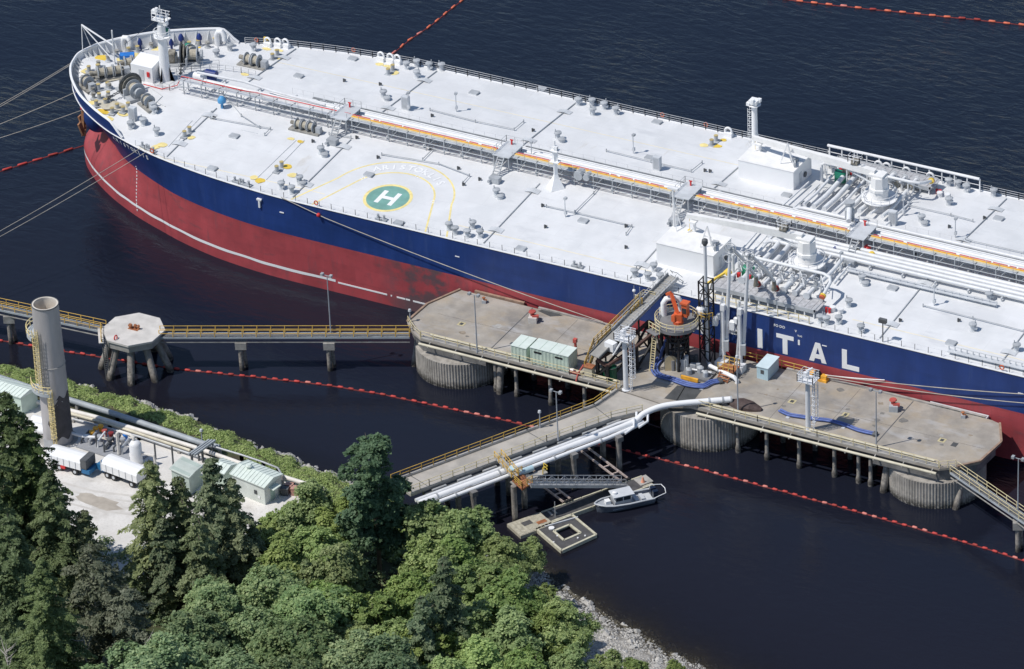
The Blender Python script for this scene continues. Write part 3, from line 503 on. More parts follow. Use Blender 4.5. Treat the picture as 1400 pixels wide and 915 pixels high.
roller = Kit('roller_fairlead', MB().box((0, 0, .15), (1.8, .6, .3)).lathe([(.2, .3), (.16, .6), (.2, .9)], (-.5, 0, 0), 8).lathe([(.2, .3), (.16, .6), (.2, .9)], (.5, 0, 0), 8), 'grey')
lamp = Kit('deck_lamp', MB().tube([(0, 0, 0), (0, 0, 3.0)], .07, 6).box((0, .1, .7), (.35, .35, .5)), 'light_grey', [('lamp_head', MB().box((0, .2, 3.0), (.4, .5, .3)), 'grey', False)])
stub = Kit('sounding_pipe', MB().tube([(0, 0, 0), (0, 0, .55)], .13, 6).box((.15, .1, .3), (.3, .25, .25)), 'dark_grey')
locker = Kit('louvre_locker', MB().box((0, 0, 1.1), (1.1, .8, 2.2)), 'light_grey', [('louvre', MB().box((.0, -.41, 1.2), (.8, .03, 1.7)), 'grey', False)])
plate = Kit('access_hatch', MB().box((0, 0, .12), (1.3, 1.0, .24)), 'light_grey', [('hatch_cover', MB().box((0, 0.05, .27), (1.36, 1.06, .06)).box((.72, 0, .2), (.06, .9, .2)), 'grey', False)])
def winch_kit(nd, motor=True):
    L_ = nd * 1.25; fr = MB().box((0, 0, .15), (L_ + 2.2, 1.9, .3)); rp = MB(); fl = MB()
    for i in range(nd + 1):
        x = -L_ / 2 + i * 1.25; fr.add([(x - .08, -.8, .25), (x - .08, .8, .25), (x - .08, .25, 1.45), (x - .08, -.25, 1.45), (x + .08, -.8, .25), (x + .08, .8, .25), (x + .08, .25, 1.45), (x + .08, -.25, 1.45)], [(0, 1, 2, 3), (7, 6, 5, 4), (0, 4, 5, 1), (1, 5, 6, 2), (2, 6, 7, 3), (3, 7, 4, 0)])
    for i in range(nd):
        x = -L_ / 2 + i * 1.25 + .62; rp.tube([(x - .48, 0, 1.15), (x + .48, 0, 1.15)], .62, 14)
        for dx in (-.5, .5): fl.tube([(x + dx - .05, 0, 1.15), (x + dx + .05, 0, 1.15)], .95, 16)
    mo = MB().box((L_ / 2 + .8, 0, .8), (.9, .9, 1.1)); wd = MB().tube([(-L_ / 2 - 1.0, 0, 1.15), (-L_ / 2, 0, 1.15)], .35, 10)
    return Kit('mooring_winch', fr, 'winch_grey', [('rope_drum', rp, 'rope_coil', False), ('drum_flange', fl, 'grey', False), ('winch_motor', mo, 'grey', False), ('warping_head', wd, 'winch_brown', False)])
w2, w4, w1 = winch_kit(2), winch_kit(3), winch_kit(1)
NEARV = [(179, 174), (196, 170), (211, 154), (214.5, 184), (439, 210), (410, 250), (385, 258), (399, 264), (614, 314), (622.6, 320), (639, 324), (646.5, 312), (656.6, 324), (679, 268), (867.5, 378), (886, 383), (894, 370), (902.7, 384), (1121.5, 441), (1130, 443), (1146.6, 442), (1160.5, 419), (1177, 454), (1179, 386), (1330, 452), (1390, 480), (1352, 410)]
FARV = [(556, 94), (570, 91), (587, 95), (604, 96), (570, 106), (524.6, 133), (790.6, 143.5), (809.5, 144.5), (826, 149), (810.8, 157), (842, 156), (763, 190), (1297, 254), (1310, 257), (1321, 262), (1358.6, 268), (1297, 280), (1260, 304), (296, 77), (315, 68), (346.5, 68)]
dput(vent, NEARV[::2] + FARV[::2], jit=.6, sc=1.1); dput(vent, NEARV[1::2] + FARV[1::2], rz=2.4, jit=.6, sc=1.1)
dput(hatch, [(195.5, 166), (179, 171), (444, 214), (414, 253), (684, 271), (1183, 390), (1264, 308), (529, 137), (768, 194)], sc=.8)
dput(bol, [(256, 184), (382, 232), (376, 78), (534, 99), (976, 196), (157, 151), (172, 150)], rz=math.pi / 2)
dput(bol, [(141, 121), (138, 142), (142, 133), (132, 105), (128, 97), (265, 61), (182, 70), (300, 55)], rz=0.8)
for q in [(373, 57), (387, 58), (397, 59.5), (528, 78), (539.7, 81), (549, 83), (998, 185), (1208, 226), (1219, 229), (1243, 238), (1275, 246)]:
    p = dk(*q); chock.put((p[0], 21.3 * float(np.interp(p[0], DC[:, 0], DC[:, 1])) / 22, D + .02), -.12 if p[0] < -15 else 0, ship)
for x in (-40.6, -39.2, -22.5, -21.0, 2, 33.8): p, n = hull_x(x, D, -1); roller.put((p[0] - n[0] * .6, p[1] - n[1] * .6, D + .02), math.atan2(n[1], n[0]) + math.pi / 2, ship)
dput(lamp, [(559, 152), (624, 153), (727, 220), (866, 210), (773, 297), (1306, 325), (1149, 372), (1277, 418), (1128, 240), (1235, 295)], jit=.3)
dput(stub, [(303, 148), (292, 163), (427, 195), (519, 117), (655, 247), (633, 254), (516, 233 - 16), (728, 180), (745, 312), (855, 340), (741, 283), (963, 235), (1040, 355), (1345, 300), (1297, 312), (1230, 440), (1310, 440), (970, 236), (590, 160), (470, 112), (588, 205), (626, 232), (855, 311), (487, 190), (1250, 350)])
dput(locker, [(555, 149), (898.7, 232), (1221, 307), (182, 163)])
dput(plate, [(320, 187), (408, 105), (482, 81), (504, 240), (640, 203), (648, 128), (740, 123), (797, 303), (898, 168), (888, 217), (1075, 268), (545, 306), (712, 341), (290, 231), (1220, 395), (1300, 470), (1100, 280), (1365, 300)])
dput(w2, [(346, 90)], rz=0.02); dput(w4, [(418, 179)], rz=0.0, sc=.85)
# long small pipes on deck with elbows at both ends
for pts in ([(288, 163), (370, 178), (362, 186)], [(522, 213), (600, 226), (642, 242), (633, 252)], [(588, 152), (650, 168), (703, 179), (716, 168)], [(747, 284), (787, 293), (864, 311), (856, 322)], [(829, 208), (890, 223), (945, 236), (960, 224)], [(1040, 236), (1090, 250)], [(1238, 282), (1300, 296), (1330, 304)], [(300, 125), (330, 160), (355, 176)], [(450, 185), (480, 190)], [(786, 292), (812, 266), (825, 250)], [(578, 220), (600, 198)], [(1262, 420), (1330, 437), (1400, 455)], [(1320, 330), (1400, 348)]):
    P = [dk(*q) for q in pts]; mb = MB(); mb.tube([(p[0], p[1], fz(p[0], p[1]) + .3) for p in P], .07, 5)
    for p in P: mb.beam((p[0], p[1], fz(p[0], p[1])), (p[0], p[1], fz(p[0], p[1]) + .55), .12)
    mb.build('small_pipe', 'grey', ship)
# yellow patches painted by the mooring gear
for (px, py, a, b) in [(120, 97, 1.6, 1.2), (130, 119, 1.9, 1.1), (129, 139, 1.7, 1.2), (144, 151, 2.2, .8), (150, 160, 1.2, .8), (124, 106, .9, .7), (168, 155, 1.6, .7), (140, 80, 1.9, 1.1), (184, 75, 1.9, .9), (165, 82, 1.3, .7), (255, 61, 1.4, 1.2), (268, 62, 1.3, .8), (213, 66, .9, 1.4), (262, 188, .9, .7), (222, 197, 1.3, .9), (213, 200, 1.0, .9), (378, 79, 1.5, .6), (392, 228, 1.2, .9), (400, 240, 1.1, .8), (355, 247, 1.2, .9), (347, 243, 1.0, .8), (537, 100, 1.4, .9), (519, 88, 1.0, .7), (531, 91, 1.5, .5), (980, 200, 1.2, .7), (962, 199, 1.0, .7), (989, 192, .9, .5), (365, 66, 1.2, .5), (381, 68, 1.2, .5), (335, 102, 1.0, .6), (399, 240, 1.2, .4), (411, 194, .9, .5), (398, 190, .9, .5)]:
    p = dk(px, py); mb = MB(); k = 10
    mb.ngon([(p[0] + a * random.uniform(.75, 1.1) * math.cos(2 * math.pi * i / k) * .7, p[1] + b * random.uniform(.75, 1.1) * math.sin(2 * math.pi * i / k) * .9, fz(p[0], p[1]) + .045) for i in range(k)]); mb.build('yellow_patch', 'deck_yellow' if random.random() < .6 else 'yellow', ship)
for (px, py, a, b) in [(160, 140, 4.0, 2.4), (150, 100, 3.0, 3.0), (230, 85, 3, 2)]:
    p = dk(px, py); k = 14; MB().ngon([(p[0] + a * random.uniform(.7, 1.1) * math.cos(2 * math.pi * i / k), p[1] + b * random.uniform(.7, 1.1) * math.sin(2 * math.pi * i / k), fz(p[0], p[1]) + .03) for i in range(k)]).build('worn_patch', 'worn_deck', ship)
# windlass winches on the forecastle
def windlass(px, py, rz, big=True):
    p = dk(px, py); z = fz(p[0], p[1]); root = MB().box((0, 0, .2), (5.2, 3.0, .4)).box((-1.6, .2, .9), (1.3, 1.4, 1.2)).box((.6, -1.0, .7), (.3, 1.2, 1.6)).box((.6, 1.0, .7), (.3, 1.2, 1.6)).box((2.3, 0, .8), (.3, 1.4, 1.6))
    o = inst('windlass', root.mesh('windlass', 'grey'), (p[0], p[1], z - .05), rz, ship)
    wh = MB().tube([(-.35, 0, 1.5), (-.15, 0, 1.5)], 1.75, 24).tube([(.15, 0, 1.5), (.3, 0, 1.5)], 1.5, 24); sub('chain_wheel', wh.mesh('chain_wheel', 'winch_brown'), o)
    sub('brake_band', MB().ring((-.25, 0, 1.5), 1.8, .14, 'x', 20, 6).mesh('brake_band', 'dark_grey'), o)
    sub('rope_drum', MB().tube([(.8, 0, 1.5), (2.1, 0, 1.5)], .8, 16).mesh('rope_drum', 'rope_coil'), o)
    sub('drum_flange', MB().tube([(2.1, 0, 1.5), (2.25, 0, 1.5)], 1.25, 18).tube([(.7, 0, 1.5), (.8, 0, 1.5)], 1.25, 18).tube([(2.6, 0, 1.5), (3.0, 0, 1.5)], .7, 12).mesh('drum_flange', 'grey'), o)
    sub('gearbox', MB().box((-1.7, 0, 1.3), (1.0, 1.8, 1.4)).tube([(-2.6, .3, 1.2), (-2.1, .3, 1.2)], .45, 10).mesh('gearbox', 'winch_brown'), o)
    ch = MB(); 
    for i in range(8): ch.ring((-.05, -1.8 - i * .36, 1.0 - .1 * i), .22, .07, 'x' if i % 2 else 'z', 8, 5)
    sub('anchor_chain', ch.mesh('anchor_chain', 'dark_grey'), o); return o
windlass(180, 128, -0.55); windlass(251, 86, 0.45)
dput(w4, [(187, 92), (150, 106)], rz=0.75, sc=1.0); dput(w1, [(203, 146), (262, 78), (120, 118)], rz=-.5, sc=1.0)
p = dk(258, 75); MB().lathe([(.7, 0), (.8, .7), (.5, 1.3), (.15, 1.5)], (p[0], p[1], fz(p[0], p[1]) + .6), 10).box((p[0], p[1], fz(p[0], p[1]) + .3), (.7, .7, .7)).build('covered_motor', 'green', ship)
p = dk(174, 80); MB().box((p[0], p[1], fz(p[0], p[1]) + .4), (2.2, 1.2, .8), .5).build('covered_chest', 'blue_tarp', ship)
for px, py, r in ((192, 66, .36), (235, 68, .36), (248, 59, .42), (273, 59, .42), (304, 148, .62)):
    p = dk(px, py); b = MB().lathe([(.2, 0), (.2, .9), (r, 1.0), (r * 1.05, 1.5), (r * .5, 1.95), (.1, 2.05)], (p[0], p[1], fz(p[0], p[1])), 12); b.build('covered_vent', 'sky_tarp' if px > 300 else 'navy', ship, True)
for px, py in ((276, 115), (292, 112)):
    p = dk(px, py); MB().tube([(p[0] - 1.2, p[1], 16.2), (p[0] + .6, p[1], 16.2)], .6, 14).box((p[0] - .3, p[1], 15.4), (1.2, .8, 1.0)).build('fan_housing', 'navy' if px > 280 else 'white', ship, True)
# bow davit and jack staff
p = dk(157, 88); MB().tube([(p[0], p[1], p[2] - .6), (p[0], p[1], p[2] + 5.8)], .11, 6).build('jack_staff', 'white', ship)
q = (-61.2, 1.6, D + 2.2); MB().tube([(p[0], p[1], p[2] + 3.2), (-63.5, 2.0, D + 6.2)], .13, 6).tube([(p[0], p[1], p[2] + .4), (-63.5, 2.0, D + 6.2)], .1, 6).tube([(-63.5, 2.0, D + 6.2), (-62.5, 2.6, D + 2.2)], .06, 6).tube([(-63.5, 2.0, D + 6.2), (-62.9, .8, D + 2.2)], .06, 6).build('bow_davit', 'white', ship)
for px, py in ((168, 63), (297, 60)):
    p = dk(px, py); z = fz(p[0], p[1]); MB().tube([(p[0], p[1], z - .1), (p[0], p[1], z + 1.8), (p[0] + .35, p[1], z + 2.5), (p[0] + 1.0, p[1], z + 2.6), (p[0] + 1.4, p[1], z + 2.1), (p[0] + 1.4, p[1], z + 1.2)], .42, 10).build('gooseneck_vent', 'white', ship, True)
# life buoys on the rails
def buoy(p): 
    o = MB().ring((p[0], p[1], p[2]), .30, .085, 'y', 14, 6).build('life_buoy', 'orange', ship); return o
for x in (-42.4, -27.2, 24.8, 32.0, 90): buoy((x, float(np.interp(x, DC[:, 0], DC[:, 1])) + .03, D + .75))
MB().box((-41.0, 18.2, D + .75), (.9, .3, .8)).build('buoy_box', 'yellow', ship)
for px, py in ((433, 290), (1370, 488), (190, 200)):
    x = on_y(px, py, -22)[0]; buoy((x, -float(np.interp(x, DC[:, 0], DC[:, 1])) - .03, D + .7))
# guard rails, in lengths
def hull_rail(x0, x1, sd, h=1.1, bars=(.4, .75, 1.1), r=.035, name='guard_rail', step=1.5):
    xs = np.arange(x0, x1 + .01, 2.0); return rail([(x, sd * (float(np.interp(x, DC[:, 0], DC[:, 1])) - .12), D + .03) for x in xs], h, step, bars, r, rp=.04 if sd > 0 else .028).build(name, 'steel_rail' if sd > 0 else 'light_grey', ship)
for a in range(-44, 52, 16): hull_rail(a, a + 16, 1)
for a in range(76, 124, 16): hull_rail(a, a + 16, 1)
for a in range(-42, 52, 16): hull_rail(a, min(a + 16, 52), -1, 1.0, (.5, 1.0), .012, step=2.0)
for a in range(70, 130, 16): hull_rail(a, a + 16, -1, 1.0, (1.0,), .012, step=2.0)
rail([(54, -21.7, D), (70, -21.7, D)], 1.2, 1.6, (.6, 1.2), .05).build('manifold_rail', 'rail_cream', ship)
mb = MB(); mb.tube([(52, 21.6, D + 2.1), (76, 21.6, D + 2.1)], .22, 8)
for x in np.arange(52.3, 76.1, 1.98): mb.beam((x, 21.6, D), (x, 21.6, D + 2.1), .16)
mb.tube([(52, 21.6, D + 1.1), (76, 21.6, D + 1.1)], .05, 6); mb.build('fender_rail', 'white', ship)
# foremast with its house
p = np.array([-47.6, -.1]); z0 = fz(*p)
fm = MB().lathe([(.85, -.1), (.75, 4), (.6, 9.2)], (p[0], p[1], z0), 16)
for a in (0, math.pi / 2, math.pi, 1.5 * math.pi): fm.add([(p[0] + .7 * math.cos(a), p[1] + .7 * math.sin(a), z0 + 2.6), (p[0] + 1.7 * math.cos(a), p[1] + 1.7 * math.sin(a), z0), (p[0] + .5 * math.cos(a), p[1] + .5 * math.sin(a), z0)], [(0, 1, 2), (2, 1, 0)])
fmo = fm.build('foremast', 'bright_white', ship, True)
MB().lathe([(1.2, 7.2), (1.3, 7.35)], (p[0], p[1], z0), 12).build('mast_platform', 'bright_white', fmo); pl = MB().lathe([(.45, 9.2), (.4, 10.2)], (p[0], p[1], z0), 10).box((p[0] + .1, p[1], z0 + 10.2), (2.4, 1.7, .16)); pl.build('mast_platform', 'bright_white', fmo)
mr = MB()
for zz in (.55, 1.0): mr.ring((p[0], p[1], z0 + 7.3 + zz), 1.25, .05, 'z', 14, 5)
for k in range(8): mr.beam((p[0] + 1.25 * math.cos(k * .785), p[1] + 1.25 * math.sin(k * .785), z0 + 7.3), (p[0] + 1.25 * math.cos(k * .785), p[1] + 1.25 * math.sin(k * .785), z0 + 8.3), .07)
mr.build('mast_rail', 'bright_white', fmo); mr = MB()
rail([(p[0] - 1, p[1] - .8, z0 + 10.3), (p[0] + 1.2, p[1] - .8, z0 + 10.3), (p[0] + 1.2, p[1] + .8, z0 + 10.3), (p[0] - 1, p[1] + .8, z0 + 10.3)], 1.0, .8, (.5, 1.0), .05, mr); mr.build('mast_rail', 'bright_white', fmo)
MB().box((p[0] - .9, p[1], z0 + 11.3), (.9, .7, .5)).box((p[0] - .4, p[1] - .3, z0 + 11.8), (.4, .4, .6)).box((p[0] + 1.2, p[1] - .5, z0 + 9.9), (.6, .6, .5)).tube([(p[0], p[1], z0 + 10), (p[0], p[1], z0 + 12.4)], .08, 6).build('mast_light', 'bright_white', fmo)
MB().box((p[0] - .2, p[1] + 1.0, z0 + 7.9), (1.3, .3, .5)).build('mast_horn', 'green', fmo)
MB().tube([(p[0] - .5, p[1], z0 + 10), (-58.5, 5.5, D + 2.2)], .03, 4).build('forestay', 'dark_grey', ship)
hx, hy = -50.6, -.4; hz = fz(hx, hy)
mb = MB(); P = [(-1.9, -1.5), (1.9, -1.5), (1.9, 1.5), (-1.9, 1.5)]
mb.add([(hx + a, hy + b, hz - .2) for a, b in P] + [(hx + a, hy + b, hz + (2.5 if b < 0 else 3.0)) for a, b in P], [(3, 2, 1, 0), (4, 5, 6, 7), (0, 1, 5, 4), (1, 2, 6, 5), (2, 3, 7, 6), (3, 0, 4, 7)]); fh = mb.build('forecastle_house', 'bright_white', ship)
MB().bbox(hx - .5, hx + .4, hy - 1.55, hy - 1.5, hz, hz + 1.9).build('house_door', 'light_grey', fh); MB().box((hx + 1.2, hy - 1.58, hz + 1.3), (.45, .12, .8)).build('hose_box', 'red', fh)
# ---- pipe rack along the centre line
XE = 150
def cz(y): return deck_z(y)
for y, zz, r, x0 in ((1.35, 15.9, .36, -30), (.45, 15.9, .42, -41), (-.5, 15.9, .36, -30), (2.3, 15.7, .16, -26), (-1.1, 16.3, .14, -43), (3.0, 15.55, .12, -20)):
    pts = [(x0, y, zz)]; x = x0
    while x < XE: x += 27; pts += [(min(x, XE), y, zz)]
    MB().tube(pts, r, 10).build('cargo_pipe', 'pipe_white', ship, True)
for y, zz, r in ((-3.4, 15.6, .34), (-4.3, 15.6, .34), (-5.2, 15.55, .34), (-6.1, 15.5, .28), (3.9, 15.5, .3)):
    x0 = 55 + random.uniform(0, 2); MB().tube([(x0, y - 1.2, zz - .1), (x0 + .6, y - .3, zz), (x0 + 1.6, y, zz), (XE, y, zz)], r, 10).build('cargo_pipe', 'pipe_white', ship, True)
for x in np.arange(-39, XE, 6.2):
    mb = MB().box((x, .5, 15.35), (.22, 5.6, .2))
    for y in (-2.2, 0, 1.8, 3.1): mb.beam((x, y, cz(y) - .05), (x, y, 15.3), .18)
    mb.build('pipe_support', 'light_grey', ship)
for x in np.arange(57, XE, 5.0):
    mb = MB().box((x, -4.7, 15.15), (.2, 4.2, .16))
    for y in (-6.6, -4.7, -2.9): mb.beam((x, y, cz(y) - .05), (x, y, 15.1), .18)
    mb.build('pipe_support', 'light_grey', ship)
# raised walkway with cable trays, broken by crossing platforms
SEG = [(-14.4, 10.2), (13.3, 39.2), (42.6, 66.6), (70.0, 96), (99, 125)]
wy0 = -2.0
deckw = MB(); 
for a, b in [(-43.5, -31), (-31, -16.5)] + SEG:
    w = MB().bbox(a, b, wy0 - .75, wy0 + .05, 17.0, 17.06).build('catwalk_grating', 'light_grey', ship)
    rm = rail([(a, wy0 - .75, 17.05), (b, wy0 - .75, 17.05)], .95, 2.0, (.5, .95), .028); rm.build('catwalk_rail', 'steel_rail', ship)
    mb = MB()
    for x in np.arange(a + .8, b, 3.1):
        mb.beam((x, wy0 - .7, cz(wy0) - .05), (x, wy0 - .7, 17.0), .13); mb.beam((x, wy0 + .5, cz(wy0) - .05), (x, wy0 + .5, 17.0), .13); mb.beam((x, wy0 - .7, 17.0), (x, wy0 + .9, 17.0), .12); mb.beam((x, wy0 - .7, 15.3), (x + 1.4, wy0 - .7, 16.9), .08)
    for zz in (15.6, 16.2): mb.tube([(a, wy0 - .85, zz), (b, wy0 - .85, zz)], .07, 5)
    mb.build('catwalk_post', 'grey', ship)
for i, (a, b) in enumerate(SEG):
    MB().bbox(a, b, wy0 + .06, wy0 + .42, 17.06, 17.2).build('cable_tray', 'cable_orange', ship); MB().bbox(a, b, wy0 - .12, wy0 + .04, 17.08, 17.2).build('cable_tray', 'pale_yellow', ship)
    mb = MB(); x = a + .2
    while x < b - .5:
        l = random.uniform(.6, 3.2); mb.tube([(x, wy0 + .62, 17.16), (min(b, x + l), wy0 + .62, 17.16)], .11, 6); x += l + random.choice((.05, .1, .3, .6))
    mb.build('fire_pipe', 'red', ship)
MB().tube([(-43.5, -1.6, 17.2), (-33.5, -1.65, 17.15), (-31, -1.0, 16.9), (-14.6, -1.25, 17.15)], .1, 6).build('fire_pipe', 'red', ship)
MB().tube([(-50, -2.6, 14.9), (-46.5, -2.9, 15.0), (-44.6, -1.6, 15.4), (-43.6, -1.6, 17.2)], .07, 6).build('fire_pipe', 'red', ship)
MB().tube([(-42, .2, 17.3), (-34, .6, 17.3), (-29, .45, 16.9), (-20, .45, 16.6)], .2, 8).build('cargo_pipe', 'pipe_white', ship, True)
for x in (-15.4, 11.8, 40.9, 68.3, 97.5):
    pl = MB().bbox(x - 1.5, x + 1.3, -3.4, 1.0, 17.1, 17.22); po = pl.build('crossing_platform', 'light_grey', ship)
    mb = MB()
    for dx in (-1.3, 1.1):
        mb.beam((x + dx, -3.2, 17.0), (x + dx, .8, 17.0), .14); mb.beam((x - 1.3, -3.2, 17.0), (x + 1.1, -3.2, 17.0), .1)
        for y in (-3.2, .8): mb.beam((x + dx, y, cz(y) - .05), (x + dx, y, 17.1), .16)
    mb.build('platform_leg', 'grey', po); mb = MB()
    mb.beam((x - .5, -3.4, 17.1), (x - .5, -5.6, cz(5.6) - .05), .14); mb.beam((x + .5, -3.4, 17.1), (x + .5, -5.6, cz(5.6) - .05), .14)
    for k in range(8): q = k / 7.5; mb.box((x, -3.4 - 2.2 * q, 17.1 - (17.1 - cz(5.6)) * q), (1.12, .28, .05))
    mb.build('platform_ladder', 'grey', po)
    rail([(x - 1.5, -3.4, 17.2), (x - 1.5, 1.0, 17.2), (x + 1.3, 1.0, 17.2)], 1.0, 1.4, (.5, 1.0), .03).build('platform_rail', 'steel_rail', po)
    mb = MB().box((x - .3, .4, 17.55), (.2, .2, .7)).box((x - .3, .4, 17.95), (.5, .16, .12)); mb.build('fire_monitor', 'red', po)
    MB().box((x + .6, -6.4, cz(6.4) + .45), (1.6, 1.0, .9)).tube([(x, -5.9, cz(6) + .4), (x, -7.4, cz(6) + .4)], .22, 8).build('valve_group', 'grey', ship)
rail([(-28, 4.3, cz(4.3)), (52, 4.3, cz(4.3))], 1.0, 1.8, (1.0,), .012).build('inner_rail', 'steel_rail', ship)
rail([(72, 5.2, cz(5.2)), (120, 5.2, cz(5.2))], 1.0, 1.8, (1.0,), .012).build('inner_rail', 'steel_rail', ship)
for x in np.arange(-22, 52, 7.3):
    MB().box((x, 3.4, cz(3.4) + .35), (.5, .3, .7)).tube([(x - .6, 3.4, cz(3.4) + .5), (x + .6, 3.4, cz(3.4) + .5)], .12, 6).build('valve', 'dark_grey' if random.random() < .5 else 'grey', ship)
p = dk(759, 256)                                           # mid signal mast
mm = MB().lathe([(1.5, 0), (.55, 1.6), (.35, 2.2), (.32, 6.6)], (21.2, -4.2, cz(4.2) - .05), 4).tube([(21.2, -4.2, 20), (21.2, -4.2, 22.4)], .12, 6); mo = mm.build('signal_mast', 'bright_white', ship)
MB().box((21.2, -4.2, 20.8), (1.2, 1.0, .12)).build('mast_platform', 'bright_white', mo); MB().box((21.2, -4.2, 19.0), (1.4, 1.0, .12)).box((21.2, -4.2, 20.2), (.9, .1, 2.4)).box((21.4, -4.2, 21.2), (.5, .5, .6)).build('mast_platform', 'bright_white', mo)
MB().tube([(24.3, -3.3, 16.8), (24.3, -1.9, 16.8)], .7, 12).tube([(25.6, -3.3, 16.8), (25.6, -1.9, 16.8)], .5, 12).build('cable_reel', 'grey', ship)
# far floodlight mast with ladder hoops
x, y = 42.6, 16.9; z = fz(x, y); mo = MB().lathe([(.5, -.05), (.42, 8.4)], (x, y, z), 12).beam((x + 1.6, y, z), (x + .3, y, z + 4.5), .14).build('floodlight_mast', 'bright_white', ship, True)
MB().lathe([(.6, 8.4), (1.0, 8.7)], (x, y, z), 10).box((x, y, z + 9.2), (1.3, 1.3, .6)).box((x - .7, y - .5, z + 8.9), (.5, .5, .5)).box((x + .7, y + .3, z + 9.4), (.5, .5, .5)).box((x + .1, y - .7, z + 9.6), (.4, .5, .5)).build('floodlight', 'bright_white', mo)
hp = MB()
for k in range(9): hp.ring((x - .65, y, z + 1.5 + k * .75), .42, .04, 'z', 10, 5)
hp.beam((x - .95, y - .3, z + 1), (x - .95, y - .3, z + 8), .05); hp.beam((x - .95, y + .3, z + 1), (x - .95, y + .3, z + 8), .05); hp.build('ladder_cage', 'white', mo)
# deck houses
def deckhouse(x0, x1, y0, y1, h, side):
    zb = min(fz(x0, y0), fz(x0, y1)) - .1; zt = fz(x0, y1 if side < 0 else y0) + h
    o = MB().bbox(x0, x1, y0, y1, zb, zt).build('deck_house', 'bright_white', ship)
    MB().bbox(x0 - .06, x1 + .06, y0 - .06, y1 + .06, zt, zt + .1).build('house_roof', 'crane_white', o)
    MB().bbox(x1, x1 + .05, y0 + 1.8, y0 + 2.6, zb + .5, zb + 2.3).build('house_door', 'light_grey', o)
    MB().tube([(x1 + .06, y0 + 3.6, zb + 1.3), (x1 + .2, y0 + 3.6, zb + 1.3)], .42, 14).build('porthole_cover', 'dark_grey', o)
    mb = MB()
    for dx in (0, 2.2): mb.beam((x1 - 2.8 + dx, y0 + 1.4, zt), (x1 - 1.7, y0 + 1.7, zt + 3.6), .12)
    mb.beam((x1 - 1.7, y0 + 2.8, zt), (x1 - 1.7, y0 + 1.7, zt + 3.6), .12).box((x1 - 1.7, y0 + 1.7, zt + 1.9), (1.2, .1, .08)); mb.build('roof_tripod', 'white', o)
    MB().box((x1 - .7, y0 + 1.9, zt + .5), (.25, 1.6, .8), .5).box((x1 - 1.2, y0 + 3.0, zt + .3), (.9, .9, .5)).build('roof_fan', 'grey', o)
    return zt
ZN = deckhouse(43.7, 52.6, -16.3, -10.7, 2.9, -1); ZF = deckhouse(43.5, 52.3, 9.7, 15.6, 2.9, 1)
# hose-handling cranes
def crane(x, y, jz0, jx1, jy1, jz1):
    z = fz(x, y); o = MB().lathe([(1.55, -.1), (1.55, .2), (1.3, .5), (1.3, 3.1)], (x, y, z), 20).build('hose_crane', 'crane_white', ship, True)
    MB().lathe([(1.5, 3.1), (1.5, 3.5), (1.35, 3.6), (1.25, 5.3)], (x, y, z), 8).box((x - .2, y, z + 5.45), (2.2, 1.8, .4)).build('crane_housing', 'crane_white', o)
    mb = MB().lathe([(2.6, 1.7), (2.6, 1.8)], (x, y, z), 20); 
    for b in (.55, 1.05): mb.ring((x, y, z + 1.8 + b), 2.55, .045, 'z', 20, 5)
    for k in range(12): t = k * math.pi / 6; mb.beam((x + 2.55 * math.cos(t), y + 2.55 * math.sin(t), z + 1.8), (x + 2.55 * math.cos(t), y + 2.55 * math.sin(t), z + 2.85), .06)
    for a in (.4, 2.0): mb.beam((x + 2.5 * math.cos(a), y + 2.5 * math.sin(a), z), (x + 2.5 * math.cos(a), y + 2.5 * math.sin(a), z + 1.7), .1)
    mb.build('crane_platform', 'white', o)
    jb = MB(); P0 = np.array([x - .6, y, jz0]); P1 = np.array([jx1, jy1, jz1]); n = 6
    rows = []
    for i in range(n + 1):
        k = i / n; c = P0 + (P1 - P0) * k; hh = .74 - .42 * abs(k - .25) if k > .08 else .6; w = .42 - .18 * k
        rows.append([(c[0], c[1] - w, c[2] - hh * .75), (c[0], c[1] + w, c[2] - hh * .75), (c[0], c[1] + w, c[2] + hh * .75), (c[0], c[1] - w, c[2] + hh * .75), (c[0], c[1] - w, c[2] - hh * .75)])
    jb.strip(rows); jb.ngon(rows[0][:4]); jb.ngon(rows[-1][3::-1]); jb.build('crane_jib', 'crane_white', o)
    c = P0 + (P1 - P0) * .16; mb = MB()
    rail([c + (-.9, -.6, 1.0), c + (.9, -.6, 1.0), c + (.9, .6, 1.0), c + (-.9, .6, 1.0), c + (-.9, -.6, 1.0)], 1.0, 1, (.5, 1.0), .045, mb); mb.build('jib_cage', 'white', o)
    MB().tube([c + (-.5, 0, .8), c + (.5, 0, .8)], .55, 10).build('winch_drum', 'winch_brown', o)
    MB().tube([(x - .9, y, z + 3.7), P0 + (P1 - P0) * .22 + (0, 0, -.7)], .16, 8).build('luffing_cylinder', 'light_grey', o)
    MB().tube([P1 + (.4, 0, -.4), P1 + (.4, 0, -2.2)], .03, 5).lathe([(.1, -3.0), (.32, -2.7), (.32, -2.3), (.1, -2.1)], tuple(P1 + np.array([.4, 0, 0])), 8).build('crane_hook', 'yellow', o)
    mr = MB(); mr.tube([P1 + (1.2, 0, -.55), (P1[0] + 1.2, P1[1], ZN - .05 if y < 0 else ZF - .05)], .22, 8); mr.beam((P1[0] + .2, P1[1] - .8, (ZN if y < 0 else ZF) - .05), P1 + (1.2, 0, -1.6), .12); mr.beam((P1[0] + 2.2, P1[1] + .9, (ZN if y < 0 else ZF) - .05), P1 + (1.2, 0, -1.6), .12); mr.box(P1 + (1.2, 0, -.6), (.9, 1.6, .25)); mr.build('jib_rest', 'white', ship)
crane(64.2, -10.4, 20.0, 46.0, -11.3, 19.7); crane(65.6, 10.2, 20.0, 44.0, 13.4, 19.3)
